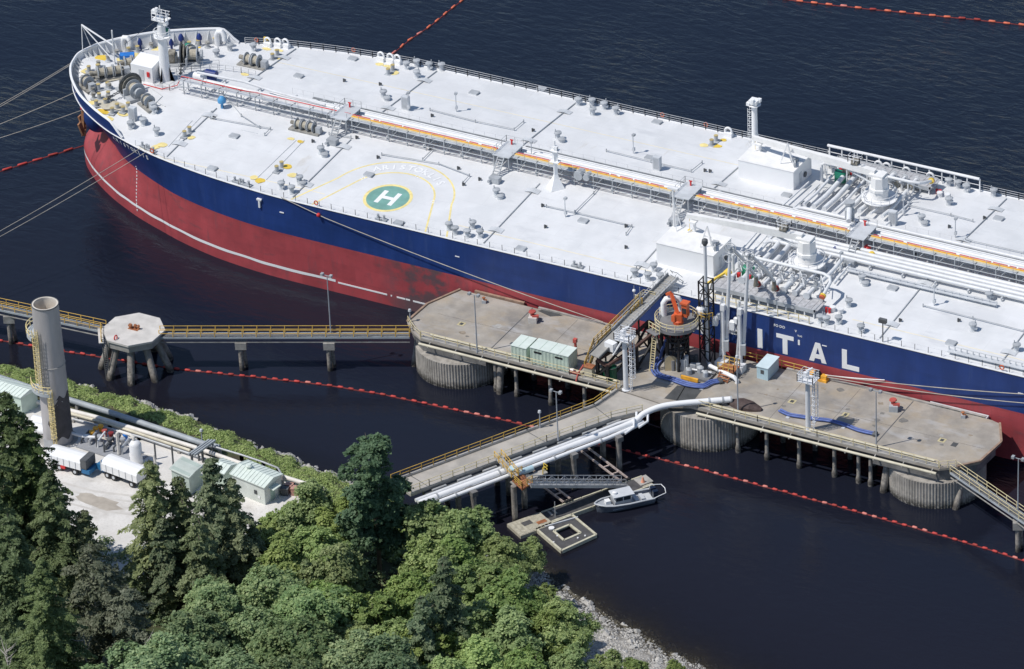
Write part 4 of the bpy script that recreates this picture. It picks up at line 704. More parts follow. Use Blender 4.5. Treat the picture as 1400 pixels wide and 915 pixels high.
mb = MB().tube([(43.9, -11.2, ZN - .05), (43.9, -11.2, ZN + 6.2)], .17, 8).beam((44.9, -12.4, ZN - .05), (43.9, -11.2, ZN + 4.4), .1).beam((44.9, -10.9, ZN - .05), (43.9, -11.2, ZN + 4.4), .1).box((43.9, -11.2, ZN + 6.2), (1.6, .5, .3)); mb.build('floodlight_post', 'white', ship)
# manifolds
def manifold(sd):
    y0, y1 = (17.3, 20.4); yy = sorted((sd * y0, sd * y1)); z = fz(60, sd * 19)
    t = MB().bbox(54.2, 70.2, yy[0], yy[1], z + .75, z + 1.0).bbox(54.2, 70.2, yy[0], yy[0] + .12, z + 1.0, z + 1.35).bbox(54.2, 70.2, yy[1] - .12, yy[1], z + 1.0, z + 1.35).bbox(54.2, 54.35, yy[0], yy[1], z + 1.0, z + 1.35).bbox(70.05, 70.2, yy[0], yy[1], z + 1.0, z + 1.35)
    o = t.build('drip_tray', 'grey', ship)
    mb = MB()
    for x in np.arange(54.6, 70.2, 1.4):
        for y in (yy[0] + .15, yy[1] - .15): mb.beam((x, y, z - .4), (x, y, z + .8), .16)
    mb.build('tray_leg', 'white', o)
    for x in np.arange(54.45, 69.6, 1.08): MB().bbox(x, x + 1.03, yy[0] + .15, yy[1] - .15, z + 1.22, z + 1.28).build('tray_grating', 'grating_grey', o)
    xs = [56.2, 57.8, 59.4, 61.0, 62.6, 64.2, 66.0, 67.8]; rs = [.2, .36, .36, .2, .36, .36, .2, .3]
    for x, r in zip(xs, rs):
        ys = 15.9 if x != 66 else 12
        pts = [(x, sd * (5.0 if x < 62 else 6.5), 15.5), (x, sd * 9, z + 1.35), (x, sd * 12.5, z + 1.45), (x, sd * 16.2, z + 1.75), (x, sd * 17.9, z + 1.75)]
        MB().tube(pts, r, 10).build('manifold_pipe', 'pipe_white', ship, True)
        MB().tube([(x, sd * 17.9, z + 1.75), (x, sd * 18.05, z + 1.75)], r + .22, 12).build('manifold_flange', 'light_grey', ship); v = MB().tube([(x, sd * 15.6, z + 1.72), (x, sd * 15.75, z + 1.72)], r + .2, 12).box((x, sd * 15.0, z + 2.0), (.5, .5, .9)); v.tube([(x, sd * 15.0, z + 2.3), (x, sd * 15.0, z + 2.9)], .06, 6); v.ring((x, sd * 15.0, z + 2.9), .38, .06, 'z', 12, 5); v.build('manifold_valve', random.choice(('grey', 'light_grey', 'grey', 'winch_brown')), ship)
        MB().box((x, sd * 16.9, z + .9), (.3, .3, 1.2)).build('pipe_saddle', 'light_grey', ship)
    for x in np.arange(55.4, 69.4, .9):
        yq = sd * random.uniform(9.5, 15.5); MB().tube([(x, yq - 1.2, z + .6), (x, yq + 1.2, z + .6), (x + .5, yq + 1.4, z + 1.2)], .1, 6).box((x, yq, z + .8), (.35, .4, .5)).build('small_valve', random.choice(('grey', 'light_grey', 'white')), ship)
    hr = MB().tube([(54.6, sd * 14.2, z - .2), (54.6, sd * 14.2, z + 3.1), (55.2, sd * 14.2, z + 3.5), (68.6, sd * 14.2, z + 3.5), (69.8, sd * 14.6, z + 3.4), (70.2, sd * 15.4, z + 3.1), (70.2, sd * 17.6, z + 2.3)], .24, 10); hr.build('hose_rail', 'pipe_white', ship, True)
    MB().tube([(70.2, sd * 17.6, z + 2.3), (70.2, sd * 17.9, z + 2.2)], .45, 12).build('hose_rail_cap', 'yellow', ship); MB().tube([(70.2, sd * 17.9, z + 2.2), (70.2, sd * 18.1, z + 2.1)], .42, 12).build('blind_flange', 'orange', ship)
    mb = MB()
    for x in (55.4, 58.6, 61.8, 65.0, 68.2): mb.beam((x, sd * 14.2, z - .3), (x, sd * 14.2, z + 3.4), .14); mb.beam((x, sd * 14.2, z + 3.2), (x + 1.4, sd * 15.8, z + 1.9), .1)
    mb.build('hose_rail_post', 'white', ship)
    p = (54.9, sd * 17.0, z); MB().tube([(p[0], p[1], z + 1.6), (p[0] + .5, p[1] + .3, z + 2.1)], .5, 12).beam((53.2, sd * 19.5, z + .9), (54.9, sd * 17.2, z + 1.9), .3).build('boom_end', 'yellow', ship)
    MB().box((57.3, sd * 14.9, z + 1.4), (1.6, .9, 1.6)).build('equipment_locker', 'green' if sd > 0 else 'valve_green', ship)
    for x in (56.6, 58.2): MB().box((x, sd * 16.4, z + 1.5), (.45, .45, .7)).build('control_box', 'red', ship)
    for x in (70.9, 71.4): MB().lathe([(.17, 0), (.17, .7), (.24, .8)], (x, sd * 18.2, z), 8).build('fire_hydrant', 'red', ship)
    for x in (71.6, 72.8): MB().lathe([(.4, 0), (.4, .7)], (x, sd * 17.6, z - .05), 10).lathe([(.45, .7), (.45, .85)], (x, sd * 17.6, z - .05), 10).build('mooring_bitt', 'white', ship)
manifold(-1); manifold(1)
for y in np.arange(-16.5, -6.5, 1.0): pass
for k, x in enumerate((53.6, 55.3, 69.2)):                       # more lines running athwart, inboard of the cranes
    for sd in (-1, 1): MB().tube([(x, sd * 3.5, 15.4), (x, sd * 12, 14.9)], .14, 6).build('stripping_pipe', 'pipe_white', ship)
MB().lathe([(.7, 0), (.7, 2.2), (.45, 2.5), (.45, 3.0), (.75, 3.1), (.75, 3.5)], (64.0, 3.8, 14.9), 12).build('vent_post', 'grey', ship); MB().tube([(64.0, 3.8, 17.6), (65.4, .6, 17.2)], .36, 10).build('vent_post', 'pipe_white', ship)
# accommodation-ladder rack by the rail aft, stowed ladder inboard
mb = MB(); rail([(69.5, -8.2, cz(8)), (92, -8.2, cz(8))], .9, 1.1, (.3, .9), .05, mb); mb.bbox(69.5, 92, -8.6, -7.8, cz(8) + .45, cz(8) + .55); mb.build('stowed_ladder', 'light_grey', ship)
mb = MB(); rail([(90.5, -20.6, D), (112, -20.6, D)], 1.2, .9, (.35, 1.2), .06, mb); mb.bbox(90.5, 112, -21.2, -20.4, D + .5, D + .62); mb.build('accommodation_ladder', 'light_grey', ship)
for px, py, mt in ((1143, 345, 'navy'), (1192, 354, 'yellow'), (1172, 350, 'winch_brown'), (1186, 345, 'red')):
    p = dk(px, py); MB().lathe([(.5, 0), (.5, .9), (.3, 1.1)], (p[0], p[1], fz(p[0], p[1])), 10).build('deck_drum', mt, ship)
p = dk(1207, 468); MB().tube([(p[0], p[1], p[2] - .1), (p[0], p[1], p[2] + 3.2)], .08, 6).box((p[0], p[1], p[2] + 3.4), (1.1, .5, .6)).build('floodlight_post', 'dark_grey', ship)
p = dk(1396, 262); MB().lathe([(.5, 0), (.5, 2.4), (.7, 2.6), (.7, 3.2)], (84.5, 21.0, D), 10).build('vent_post', 'white', ship)

# small forecastle fittings: pedestal rollers, hand rails, pipes
ped = Kit('pedestal_roller', MB().lathe([(.55, 0), (.5, .15), (.28, .25), (.25, .75)], n=10), 'grey', [('roller_head', MB().lathe([(.36, .75), (.28, .9), (.36, 1.05)], n=10), 'winch_grey', False)])
dput(ped, [(127, 126), (134, 113), (148, 137), (120, 108), (135, 92), (148, 84), (160, 76), (207, 64), (224, 62), (284, 63), (150, 122), (128, 133)])
for pts in ([(212, 118), (232, 124), (245, 116)], [(222, 98), (300, 90)], [(232, 104), (262, 98), (300, 96)], [(298, 96), (330, 100), (350, 105)]):
    rail([(*dk(*q)[:2], fz(*dk(*q)[:2])) for q in pts], 1.0, 1.2, (.5, 1.0), .03).build('forecastle_rail', 'steel_rail', ship)
for pts, r in (([(205, 120), (222, 132), (214, 140), (226, 146)], .06), ([(330, 178), (352, 183)], .05), ([(263, 165), (230, 200)], .04), ([(275, 160), (240, 196)], .04), ([(405, 192), (352, 243)], .04), ([(416, 192), (364, 246)], .04), ([(290, 152), (282, 160)], .08)):
    MB().tube([(*dk(*q)[:2], fz(*dk(*q)[:2]) + r * .9) for q in pts], r, 5).build('deck_line', 'light_grey', ship)

# dark strip painting the gap's shade, and thin lines, outboard of the cargo pipes
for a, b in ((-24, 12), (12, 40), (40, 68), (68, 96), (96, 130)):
    MB().bbox(a, b - .4, 3.35, 3.75, 15.35, 15.45).build('gap_shade_strip', 'gap_shade_grey', ship); MB().tube([(a, 4.0, 15.3), (b - .4, 4.0, 15.3)], .07, 5).build('small_pipe', 'light_grey', ship)
    for x in np.arange(a + 1, b - 1, 5.4): MB().beam((x, 3.55, cz(3.5) - .05), (x, 3.55, 15.36), .14).build('shade_strip_post', 'grey', ship)

# ------------------------------------------------------------------ wharf
wharf = thing('concrete_wharf', (57, -30, 0), 'long grey concrete loading wharf on piles and round sheet-pile cells beside the tanker', 'wharf')
YB, YN = -22.9, -37.0
OUT = [(12.9, -33.8), (13.1, -28.4), (15.4, YB), (97.9, YB), (99.3, -23.3), (101.4, -27.5), (100.8, -33.2), (98.6, -35.6), (96.6, YN), (59.4, YN), (56.6, -38.2), (49.3, -37.4), (48.6, YN), (16.8, YN), (14.8, -35.8)]
MB().prism(OUT, ZD - .35, ZD).build('deck_slab', 'concrete', wharf)
def inset(poly, d):
    c = np.mean(poly, axis=0); return [tuple(np.array(p) + (c - np.array(p)) / np.linalg.norm(c - np.array(p)) * d) for p in poly]
# deep fascia over the two end cells, shallow beam between
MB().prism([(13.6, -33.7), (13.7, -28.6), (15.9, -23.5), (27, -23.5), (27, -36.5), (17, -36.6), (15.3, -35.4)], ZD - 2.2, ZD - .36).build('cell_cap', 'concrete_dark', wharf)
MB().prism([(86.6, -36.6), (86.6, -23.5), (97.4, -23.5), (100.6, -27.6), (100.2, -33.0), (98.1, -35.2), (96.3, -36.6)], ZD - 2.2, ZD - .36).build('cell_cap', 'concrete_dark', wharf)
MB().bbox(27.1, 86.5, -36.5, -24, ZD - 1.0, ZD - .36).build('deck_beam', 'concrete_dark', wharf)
def cell(cx, cy, R, z1, name='sheet_pile_cell'):
    n = 400; mb = MB(); pr_ = []
    for j in range(n):
        r = R + (.04 if (j // 2) % 2 else -.04); t = 2 * math.pi * j / n; pr_.append((cx + r * math.cos(t), cy + r * math.sin(t)))
    zs = [-4, 0, 1.2, z1]; mb.strip([[(p[0], p[1], z) for p in pr_ + pr_[:1]] for z in zs]); mb.ngon([(p[0], p[1], z1) for p in pr_]); return mb.build(name, 'sheet_pile', wharf)
cell(20.6, -31.9, 6.6, ZD - 2.2); cell(93.6, -31.4, 6.7, ZD - 2.2); cell(59.5, -31.6, 6.8, ZD - 1.0)
pk = Kit('pile', MB().lathe([(.34, -5), (.38, 0), (.40, .7), (.27, 1.2), (.26, ZD - .9)], n=12), 'pile', smooth=True)
for x in (28.2, 31.5, 36.9, 42.3, 47.5, 66, 70.4, 75.3, 80.6, 84.2, 86.0):
    for y in (-36.0, -31, -26.2): pk.put((x, y, 0), 0, wharf)
for p0, p1 in (((14.0, -35.4, -3), (15.0, -34.2, ZD - 1.2)), ((88.0, -37.2, -3), (88.4, -35.8, ZD - 2)), ((98.6, -37.6, -3), (98.9, -34.2, 4.6)), ((28.9, -36.9, -3), (29.0, -35.6, ZD - 1))): MB().tube([p0, p1], .48, 12).build('raking_pile', 'pile', wharf, True)
# joints, kerbs and patches on the slab
for x in (27.2, 86.3): MB().bbox(x - .07, x + .07, YN + .1, YB - .1, ZD, ZD + .012).build('deck_joint', 'dark_grey', wharf)
p, q = wf(925, 548), wf(962, 486); MB().beam((p[0], p[1], ZD + .004), (q[0], q[1], ZD + .004), .12, .016).build('deck_joint', 'dark_grey', wharf)
kerb = [(28, YB + .25), (46, YB + .25)], [(67, YB + .25), (97, YB + .25)]
for a, b in kerb: MB().bbox(a[0], b[0], YB + .02, YB + .35, ZD, ZD + .22).build('kerb', 'concrete_edge', wharf)
for a, b in zip(OUT[:2], OUT[1:3]): MB().beam((*a, ZD + .1), (*b, ZD + .1), .3, .22).build('kerb', 'kerb_rust', wharf)
for a, b in zip(OUT[4:7], OUT[5:8]): MB().beam((*a, ZD + .1), (*b, ZD + .1), .3, .24).build('kerb', 'kerb_rust', wharf)
MB().bbox(17.5, 25.5, YB + .36, YB + .75, ZD - 1.6, ZD + .15).build('fender', 'kerb_rust', wharf); MB().bbox(88.5, 97.2, YB + .02, YB + .75, ZD - 1.6, ZD + .12).build('fender', 'light_grey', wharf)
for px, py, a, b in ((631, 443, 1.0, .5), (1083, 549, 1.0, .5), (1156, 567, .9, .5), (1288, 602, 1.0, .5), (1305, 608, .8, .5), (863, 488, 1.2, .6)):
    p = wf(px, py); MB().bbox(p[0] - a / 2, p[0] + a / 2, p[1] - b, p[1] + b, ZD, ZD + .02).build('access_cover', 'tar_mat' if px == 1305 else 'hatch_frame', wharf)
    if px != 1305: MB().bbox(p[0] - a / 2 + .25, p[0] + a / 2 - .25, p[1] - b + .2, p[1] + b - .2, ZD + .02, ZD + .026).build('drain_grate', 'tar_mat', wharf)
MB().prism([tuple(wf(*q)[:2]) for q in ((908, 545), (926, 527), (960, 533), (946, 551))], ZD, ZD + .012).build('repair_patch', 'tar_mat', wharf)
MB().prism([tuple(wf(*q)[:2]) for q in ((735, 425), (748, 422), (770, 432), (752, 433))], ZD, ZD + .008).build('oil_stain', 'tar_mat', wharf)
# pipes, brackets and hand rails along the shore side
for a, b in ((16.9, 48.4), (60.5, 96.4)):
    MB().tube([(a, YN - .55, ZD - .55), (b, YN - .55, ZD - .55)], .2, 10).build('edge_pipe', 'rail_cream_pale', wharf, True)
    MB().bbox(a, b, YN + .02, YN + .9, ZD, ZD + .14).build('edge_kerb', 'concrete_edge', wharf)
    MB().tube([(a + 1, YN + 1.15, ZD + .25), (b - 1, YN + 1.15, ZD + .25)], .13, 8).build('service_pipe', 'rail_cream_pale', wharf)
    for x in np.arange(a + 1.5, b, 4.2): MB().beam((x, YN - .75, ZD - .82), (x, YN + .3, ZD - .3), .16).beam((x, YN - .6, ZD - .6), (x + .2, YN + .9, ZD + .3), .09).build('pipe_bracket', 'concrete_edge', wharf)
    n = int((b - a) // 10) + 1
    for i in range(n):
        x0 = a + (b - a) * i / n; x1 = a + (b - a) * (i + 1) / n; rail([(x0, YN + .15, ZD + .1), (x1, YN + .15, ZD + .1)], 1.05, 1.75, (.55, 1.05), .04).build('hand_rail', 'rail_cream', wharf)
rail([(16.8, YN + .1, ZD), (14.9, -35.6, ZD), (13.1, -33.9, ZD)], 1.05, 1.6, (.55, 1.05), .04).build('hand_rail', 'rail_cream', wharf)
rail([(96.6, YN + .1, ZD), (98.4, -35.6, ZD)], 1.05, 1.4, (.55, 1.05), .04).build('hand_rail', 'rail_cream', wharf)
rail([(60.5, YB + .2, ZD), (70.0, YB + .2, ZD)], 1.15, 1.9, (.6, 1.15), .05).build('hand_rail', 'rail_yellow', wharf)
# ------------------------------------------------------------------ access trestle
tr = thing('trestle_bridge', (42, -55, 0), 'narrow concrete trestle road with yellow hand rails leading from the shore to the wharf', 'bridge')
TU = [(48.3, -37.6), (47.4, -42.6), (42.2, -52.2), (33.2, -68.6), (31.8, -71.2)]; TLo = [(56.6, -38.4), (51.1, -44.6), (46.0, -53.6), (37.0, -70.0), (35.6, -72.6)]
for i in range(len(TU) - 1):
    MB().prism([TU[i], TU[i + 1], TLo[i + 1], TLo[i]], ZD - .4, ZD - .005).build('road_slab', 'road_concrete', tr)
for i in range(1, 4): MB().beam((*TU[i], ZD), (*TLo[i], ZD), .1, .02).build('slab_joint', 'dark_grey', tr)
for nm, line, off in (('near', TLo, -.0), ('far', TU, .0)):
    for i in range(len(line) - 1):
        a, b = np.array(line[i]), np.array(line[i + 1])
        if nm == 'near' and i == 0: a = a * .55 + b * .45
        MB().beam((*a, ZD + .12), (*b, ZD + .12), .45 if nm == 'far' else .2, .26).build('road_kerb', 'concrete_edge', tr)
        rail([(*a, ZD + .2), (*b, ZD + .2)], 1.05, 1.9, (.55, 1.05), .045).build('hand_rail', 'rail_yellow' if nm == 'far' else 'rail_cream', tr)
u = np.array([.482, .876]); nrm = np.array([.876, -.482])
ORG = np.array([42.2, -52.2])                                    # trestle frame: s along, e across towards the right of the photo
def tp(s, e, z): p = ORG + u * s + nrm * e; return (p[0], p[1], z)
for s in (-13.5, -5.5, 2.5, 9.8):
    MB().beam(tp(s, .3, ZD - .8), tp(s, 8.2, ZD - .8), .9, .7).build('pile_cap', 'concrete_dark', tr)
    for e in (.6, 3.6, 7.6): MB().tube([tp(s, e, -4), tp(s, e, ZD - 1.0)], .4, 12).build('pile', 'pile', tr, True)
for e, z in ((.3, -.75), (3.8, -.75)): MB().beam(tp(-19, e, ZD + z), tp(13, e, ZD + z), .35, .7).build('girder', 'concrete_dark', tr)
MB().beam(tp(-19, 4.4, ZD - .6), tp(12, 4.4, ZD - .6), .9, .1).build('cable_tray', 'dark_grey', tr)
for s in range(-18, 11, 4): MB().beam(tp(s, 4.55, ZD - .35), tp(s + 2.2, 4.55, ZD - .35), .3, .3).build('cable_duct', 'galvanised', tr)
# product pipelines on the trestle
def pipe_thing(name, pts, r, mt, label, cat='pipeline', group='white product pipes on the trestle', flanges=()):
    o = thing(name, (pts[0][0], pts[0][1], pts[0][2] - r), label, cat, group)
    MB().tube(pts, r, 14).build('pipe_run', mt, o, True)
    for k in flanges:
        p = np.array(pts[k[0]]); q = np.array(pts[k[0] + 1]); c = p + (q - p) * k[1]; t = (q - p) / np.linalg.norm(q - p); MB().tube([c - t * .12, c + t * .12], r + .09, 14).build('flange', 'galvanised' if len(k) < 3 else k[2], o)
    return o
zp = 5.75
def smooth(P, n=5):
    P = [np.array(q, float) for q in P]; Q = []
    for i in range(len(P) - 1):
        a_, b_, c_, d_ = P[max(i - 1, 0)], P[i], P[i + 1], P[min(i + 2, len(P) - 1)]
        for k in range(n): s = k / n; Q.append(.5 * (2 * b_ + (c_ - a_) * s + (2 * a_ - 5 * b_ + 4 * c_ - d_) * s * s + (3 * b_ - a_ - 3 * c_ + d_) * s ** 3))
    return Q + [P[-1]]
e1 = at(1000, 546, ZD + .8); big = [tp(-21, 6.0, zp), tp(-14, 6.0, zp), tp(-6, 6.0, zp), tp(2.0, 6.0, zp)] + smooth([tp(2.0, 6.0, zp), tp(4.2, 6.0, zp), at(862, 579, zp + .3), at(880, 566, zp + .8), at(904, 556, ZD + .75), at(934, 551.5, ZD + .8), at(966, 548.8, ZD + .8)])[1:] + [tuple(at(983, 547.4, ZD + .8)), tuple(e1)]
nb = len(big)
bp = pipe_thing('product_pipeline', big, .42, 'bright_white', 'thickest white pipe on the trestle, curving up onto the wharf and ending in a flange', flanges=((0, .4), (1, .7), (nb - 3, .2), (nb - 2, .3), (nb - 2, .97)))
pipe_thing('product_pipeline', [tp(-21, 6.62, zp - .35), tp(-4, 6.62, zp - .35), tp(9, 6.62, zp - .35), tp(12.8, 6.2, zp - .35)], .16, 'pipe_white', 'thinnest white pipe lying low between the thickest and the outermost pipe', flanges=((0, .6), (1, .5)))
MB().box((*at(983, 547.4, ZD + .8)[:2], ZD + .2), (.4, .8, .4)).build('pipe_saddle', 'dark_grey', bp)
pipe_thing('product_pipeline', [tp(-21, 7.15, zp - .1), tp(-4, 7.15, zp - .1), tp(8.5, 7.15, zp - .1), tp(12.6, 6.9, zp - .1), tp(14.6, 6.5, zp - .1)], .28, 'bright_white', 'outermost thin white pipe on the trestle, on the side facing the moored boat', flanges=((0, .3), (1, .3), (1, .9)))
pipe_thing('product_pipeline', [tp(-21, 5.15, zp), tp(6, 5.15, zp), tp(11.5, 5.0, zp), tp(14.8, 5.2, zp - .1)], .26, 'pipe_white', 'white pipe on the trestle lying between the thickest pipe and the road', flanges=((0, .5),))
for i, (s, e) in enumerate(((11.0, 7.4), (12.2, 6.2), (13.4, 7.2))): MB().tube([tp(s, e, zp - .2), tp(s + 1.6, e - .2, zp + .1), tp(s + 2.2, e - 1.0, zp + .9)], .18, 8).build('branch_pipe', 'pipe_white', bp)
# ------------------------------------------------------------------ walkways to the dolphins
def catwalk(name, A, B, w, label, rails=True, z=5.6, mt='rail_yellow', step=2.0, depth=.9):
    o = thing(name, ((A[0] + B[0]) / 2, (A[1] + B[1]) / 2, z - depth), label, 'walkway', 'steel walkways to the mooring dolphins'); A = np.array(A); B = np.array(B); t = (B - A) / np.linalg.norm(B - A); n = np.array([-t[1], t[0]])
    MB().beam((*A, z), (*B, z), w, .1).build('grating', 'grating', o)
    for s in (-1, 1):
        a, b = A + n * s * w / 2, B + n * s * w / 2; MB().beam((*a, z - .1), (*b, z - .1), .12, .3).build('edge_beam', 'galv_pale', o); MB().beam((*(a - n * s * .1), z - depth), (*(b - n * s * .1), z - depth), .1, .12).build('bottom_chord', 'concrete_edge', o)
        rail([(*a, z), (*b, z)], 1.15, step, (.6, 1.15), .045).build('hand_rail', mt, o)
    return o
catwalk('dolphin_walkway', (-56, -54.9), (-25.6, -52.9), 1.2, 'yellow railed steel walkway left of the octagonal dolphin, passing behind the chimney')
catwalk('dolphin_walkway', (-17.6, -50.9), (14.5, -35.9), 1.2, 'long yellow railed walkway between the octagonal dolphin and the wharf')
catwalk('dolphin_walkway', (98.2, -35.8), (124, -49.0), 1.3, 'walkway sloping off from the far right corner of the wharf', mt='rail_cream')
pier = Kit('walkway_pier', MB().box((0, 0, 4.1), (1.6, 1.3, 1.1)), 'concrete_edge', [('pile', MB().tube([(-.1, -.3, -4), (-.1, -.2, 3.6)], .36, 10), 'pile', True), ('pile', MB().tube([(.5, 1.2, -4), (.2, .3, 3.6)], .34, 10), 'pile', True)])
for (x, y), lb in (((-7.2, -46.1), 'concrete pier with two piles under the long walkway, the one nearer the octagonal dolphin'), ((4.2, -40.9), 'concrete pier with two piles under the long walkway, below the lamp post'), ((-41.2, -53.9), 'concrete pier at the left edge under the walkway behind the chimney'), ((110.4, -42.0), 'concrete pier under the walkway at the lower right edge, carrying a lamp post')):
    tag(pier.put((x, y, 0), .42, None), lb, 'pier', 'piers under the walkways')
# octagonal mooring dolphin
def dolphin(cx, cy, label, fine=True):
    o = thing('mooring_dolphin', (cx, cy, 0), label, 'dolphin', 'mooring dolphins'); oc = lambda r: [(cx + r * math.cos(math.pi / 8 + k * math.pi / 4), cy + r * math.sin(math.pi / 8 + k * math.pi / 4)) for k in range(8)]
    MB().prism(oc(4.35), 4.9, ZD - .3).build('cap', 'concrete_edge', o); MB().prism(oc(4.55), ZD - .3, ZD).build('cap_slab', 'concrete_pale', o)
    for k in range(9):
        t = k * 2 * math.pi / 9 + .2; MB().tube([(cx + 5.9 * math.cos(t), cy + 5.6 * math.sin(t), -3.5), (cx + 5.0 * math.cos(t), cy + 4.7 * math.sin(t), 0.5), (cx + 3.2 * math.cos(t), cy + 3.0 * math.sin(t), 5.0)], .52, 12).build('raking_pile', 'pile', o, True)
    if fine:
        for a, b, rr in ((-.5, .0, .3), (.2, .2, .24), (.7, .25, .2)): MB().lathe([(rr, 0), (rr * .7, .35), (rr * 1.2, .5), (rr * .8, .7)], (cx + a, cy + b, ZD), 10).build('mooring_hook', 'rust', o)
        MB().bbox(cx - .8, cx + .8, cy - .3, cy + .6, ZD, ZD + .05).build('hook_plate', 'rust', o)
        MB().ring((cx - .8, cy - 3.4, ZD + .25), .35, .09, 'x', 12, 6).build('life_ring', 'red', o)
        lad = MB(); a = at(148, 475, 5.6); b = at(158, 520, .1)
        a = np.array([cx - 2.2, cy - 4.3, ZD]); b = np.array([cx - 1.8, cy - 4.7, -.6])
        for s in (-.35, .35): lad.beam(a + (s, 0, 0), b + (s, 0, 0), .12)
        for k in range(20): q = a + (b - a) * k / 20; lad.beam(q + (-.35, 0, 0), q + (.35, 0, 0), .07)
        lad.build('ladder', 'dark_grey', o)
        rail([(cx - 4.6, cy - 1.4, ZD - .4), (cx - 2.6, cy - 4.4, ZD - .4)], 1.05, 1.2, (.55, 1.05), .045).build('hand_rail', 'rail_yellow', o); MB().beam((cx - 4.9, cy - 1.2, ZD - .45), (cx - 2.5, cy - 4.6, ZD - .45), .7, .14).build('side_walkway', 'concrete_pale', o)
    return o
dolphin(-21.3, -51.9, 'octagonal pale concrete mooring dolphin on raking piles beside the chimney')
DA = at(-150, 222, 6.8); DB = at(-150, 398, 6.8)
dolphin(DA[0], DA[1], 'mooring dolphin off the bow beyond the left edge holding the upper bow lines', False); dolphin(DB[0], DB[1], 'mooring dolphin beyond the left edge holding the lower pair of bow lines', False)
dolphin(127.6, -51.2, 'mooring dolphin beyond the right edge at the end of the lower right walkway', False)

# ------------------------------------------------------------------ things standing on the wharf
def container(x0, x1, y0, y1, h, label, win=False):
    o = thing('storage_container', ((x0 + x1) / 2, (y0 + y1) / 2, ZD), label, 'container', 'mint green containers on the wharf')
    b = MB()
    def corr(a, bb, fixed, axis):
        n = int(abs(bb - a) / .14); pts = []
        for i in range(n + 1):
            v = a + (bb - a) * i / n; off = .05 if (i // 2) % 2 else 0; pts.append((v, fixed + off) if axis == 'x' else (fixed - off if fixed > (x0 + x1) / 2 else fixed + off, v))
        return pts
    ring_ = corr(x0, x1, y0, 'x') + corr(y0 + .1, y1, x1, 'y') + [(x1, y1), (x0, y1)] + [(x0, y1)] + corr(y1, y0 + .1, x0, 'y')
    b.strip([[(p[0], p[1], z) for p in ring_ + ring_[:1]] for z in (ZD + .12, ZD + h - .06)], False); b.build('wall_panel', 'mint', o)
    MB().bbox(x0 - .04, x1 + .04, y0 - .04, y1 + .04, ZD + h - .1, ZD + h).build('roof', 'mint_roof', o); MB().bbox(x0 - .02, x1 + .02, y0 - .02, y1 + .02, ZD, ZD + .14).build('base_frame', 'mint_dark', o)
    for k in range(1, int((x1 - x0) // 2.0) + 1):
        x = x0 + k * (x1 - x0) / (int((x1 - x0) // 2.0) + 1); MB().bbox(x - .04, x + .04, y0, y1, ZD + h, ZD + h + .03).build('roof_seam', 'mint', o)
    if win:
        for x in (x0 + 1.2, x1 - 1.5): MB().bbox(x - .6, x + .6, y0 - .03, y0 + .02, ZD + h - .75, ZD + h - .5).build('vent_slot', 'black', o)
    return o
container(34.2, 40.2, -36.5, -33.9, 2.75, 'larger mint green container with two dark vent slots by the wharf edge', True); container(31.1, 33.5, -36.4, -33.3, 2.25, 'smaller mint green container left of the larger one by the wharf edge')
def oriented(pxs, z): return [at(*q, z) for q in pxs]
o = thing('equipment_shed', (65.2, -25, ZD), 'pale blue equipment shed on the wharf beside the tanker hull', 'shed'); MB().bbox(64.3, 66.0, -26.6, -22.4 - .8, ZD, ZD + 1.9).build('wall', 'pale_blue', o); MB().bbox(64.2, 66.1, -26.7, -23.1, ZD + 1.9, ZD + 2.0).build('roof', 'blue_roof', o); MB().bbox(64.9, 65.4, -26.64, -26.6, ZD + .9, ZD + 1.5).build('vent', 'dark_grey', o)
o = thing('pump_cabinet', (43.2, -36.0, ZD), 'cream cabinet with rusty brown lid beside the green tanks', 'cabinet'); MB().bbox(42.6, 43.8, -36.4, -35.5, ZD, ZD + 1.6).build('body', 'rail_cream_pale', o); MB().bbox(42.5, 43.9, -36.5, -35.4, ZD + 1.6, ZD + 1.75).build('lid', 'rust', o)
for x, y, h, lb in ((45.0, -34.4, 1.6, 'dark green drum under the gangway tower nearer the cabinet'), (46.4, -35.4, 2.1, 'taller dark green tank under the gangway tower next to the white tower')):
    o = thing('green_tank', (x, y, ZD), lb, 'tank', 'green tanks under the gangway tower'); MB().lathe([(.7, 0), (.7, h), (.4, h + .15)], (x, y, ZD), 14).build('shell', 'tank_green', o, True); MB().ring((x, y, ZD + h), .72, .05, 'z', 14, 5).build('rim', 'dark_grey', o)
o = thing('red_monitor', (38.9, -32.2, ZD), 'slim red fire monitor standing behind the larger mint container', 'fire monitor'); p = wf(788, 487); o.location = (p[0], p[1], ZD); WL[o.name] = np.array([p[0], p[1], ZD]); MB().tube([(p[0], p[1], ZD), (p[0] - .1, p[1], ZD + 2.2)], .2, 8).build('stand', 'hydrant_red', o); MB().box((p[0] - .1, p[1], ZD + 2.5), (.5, .5, .6)).build('nozzle', 'hydrant_red', o)
p = wf(786, 513); o = thing('hydrant_bank', (p[0], p[1], ZD), 'red hydrant pipes at the wharf edge right of the larger mint container', 'hydrant'); MB().tube([(p[0] - .8, p[1], ZD + .4), (p[0] + .8, p[1], ZD + .4)], .18, 8).build('header', 'hydrant_red', o); MB().tube([(p[0] + .6, p[1] - .8, ZD - .4), (p[0] + .6, p[1] - .2, ZD + .5), (p[0] + 1.0, p[1] + .8, ZD + 1.5)], .12, 8).build('riser', 'hydrant_red', o); MB().tube([(p[0] - 1.2, p[1] + .3, ZD + .5), (p[0] - .3, p[1] + .3, ZD + .5)], .28, 10).build('valve', 'white', o)
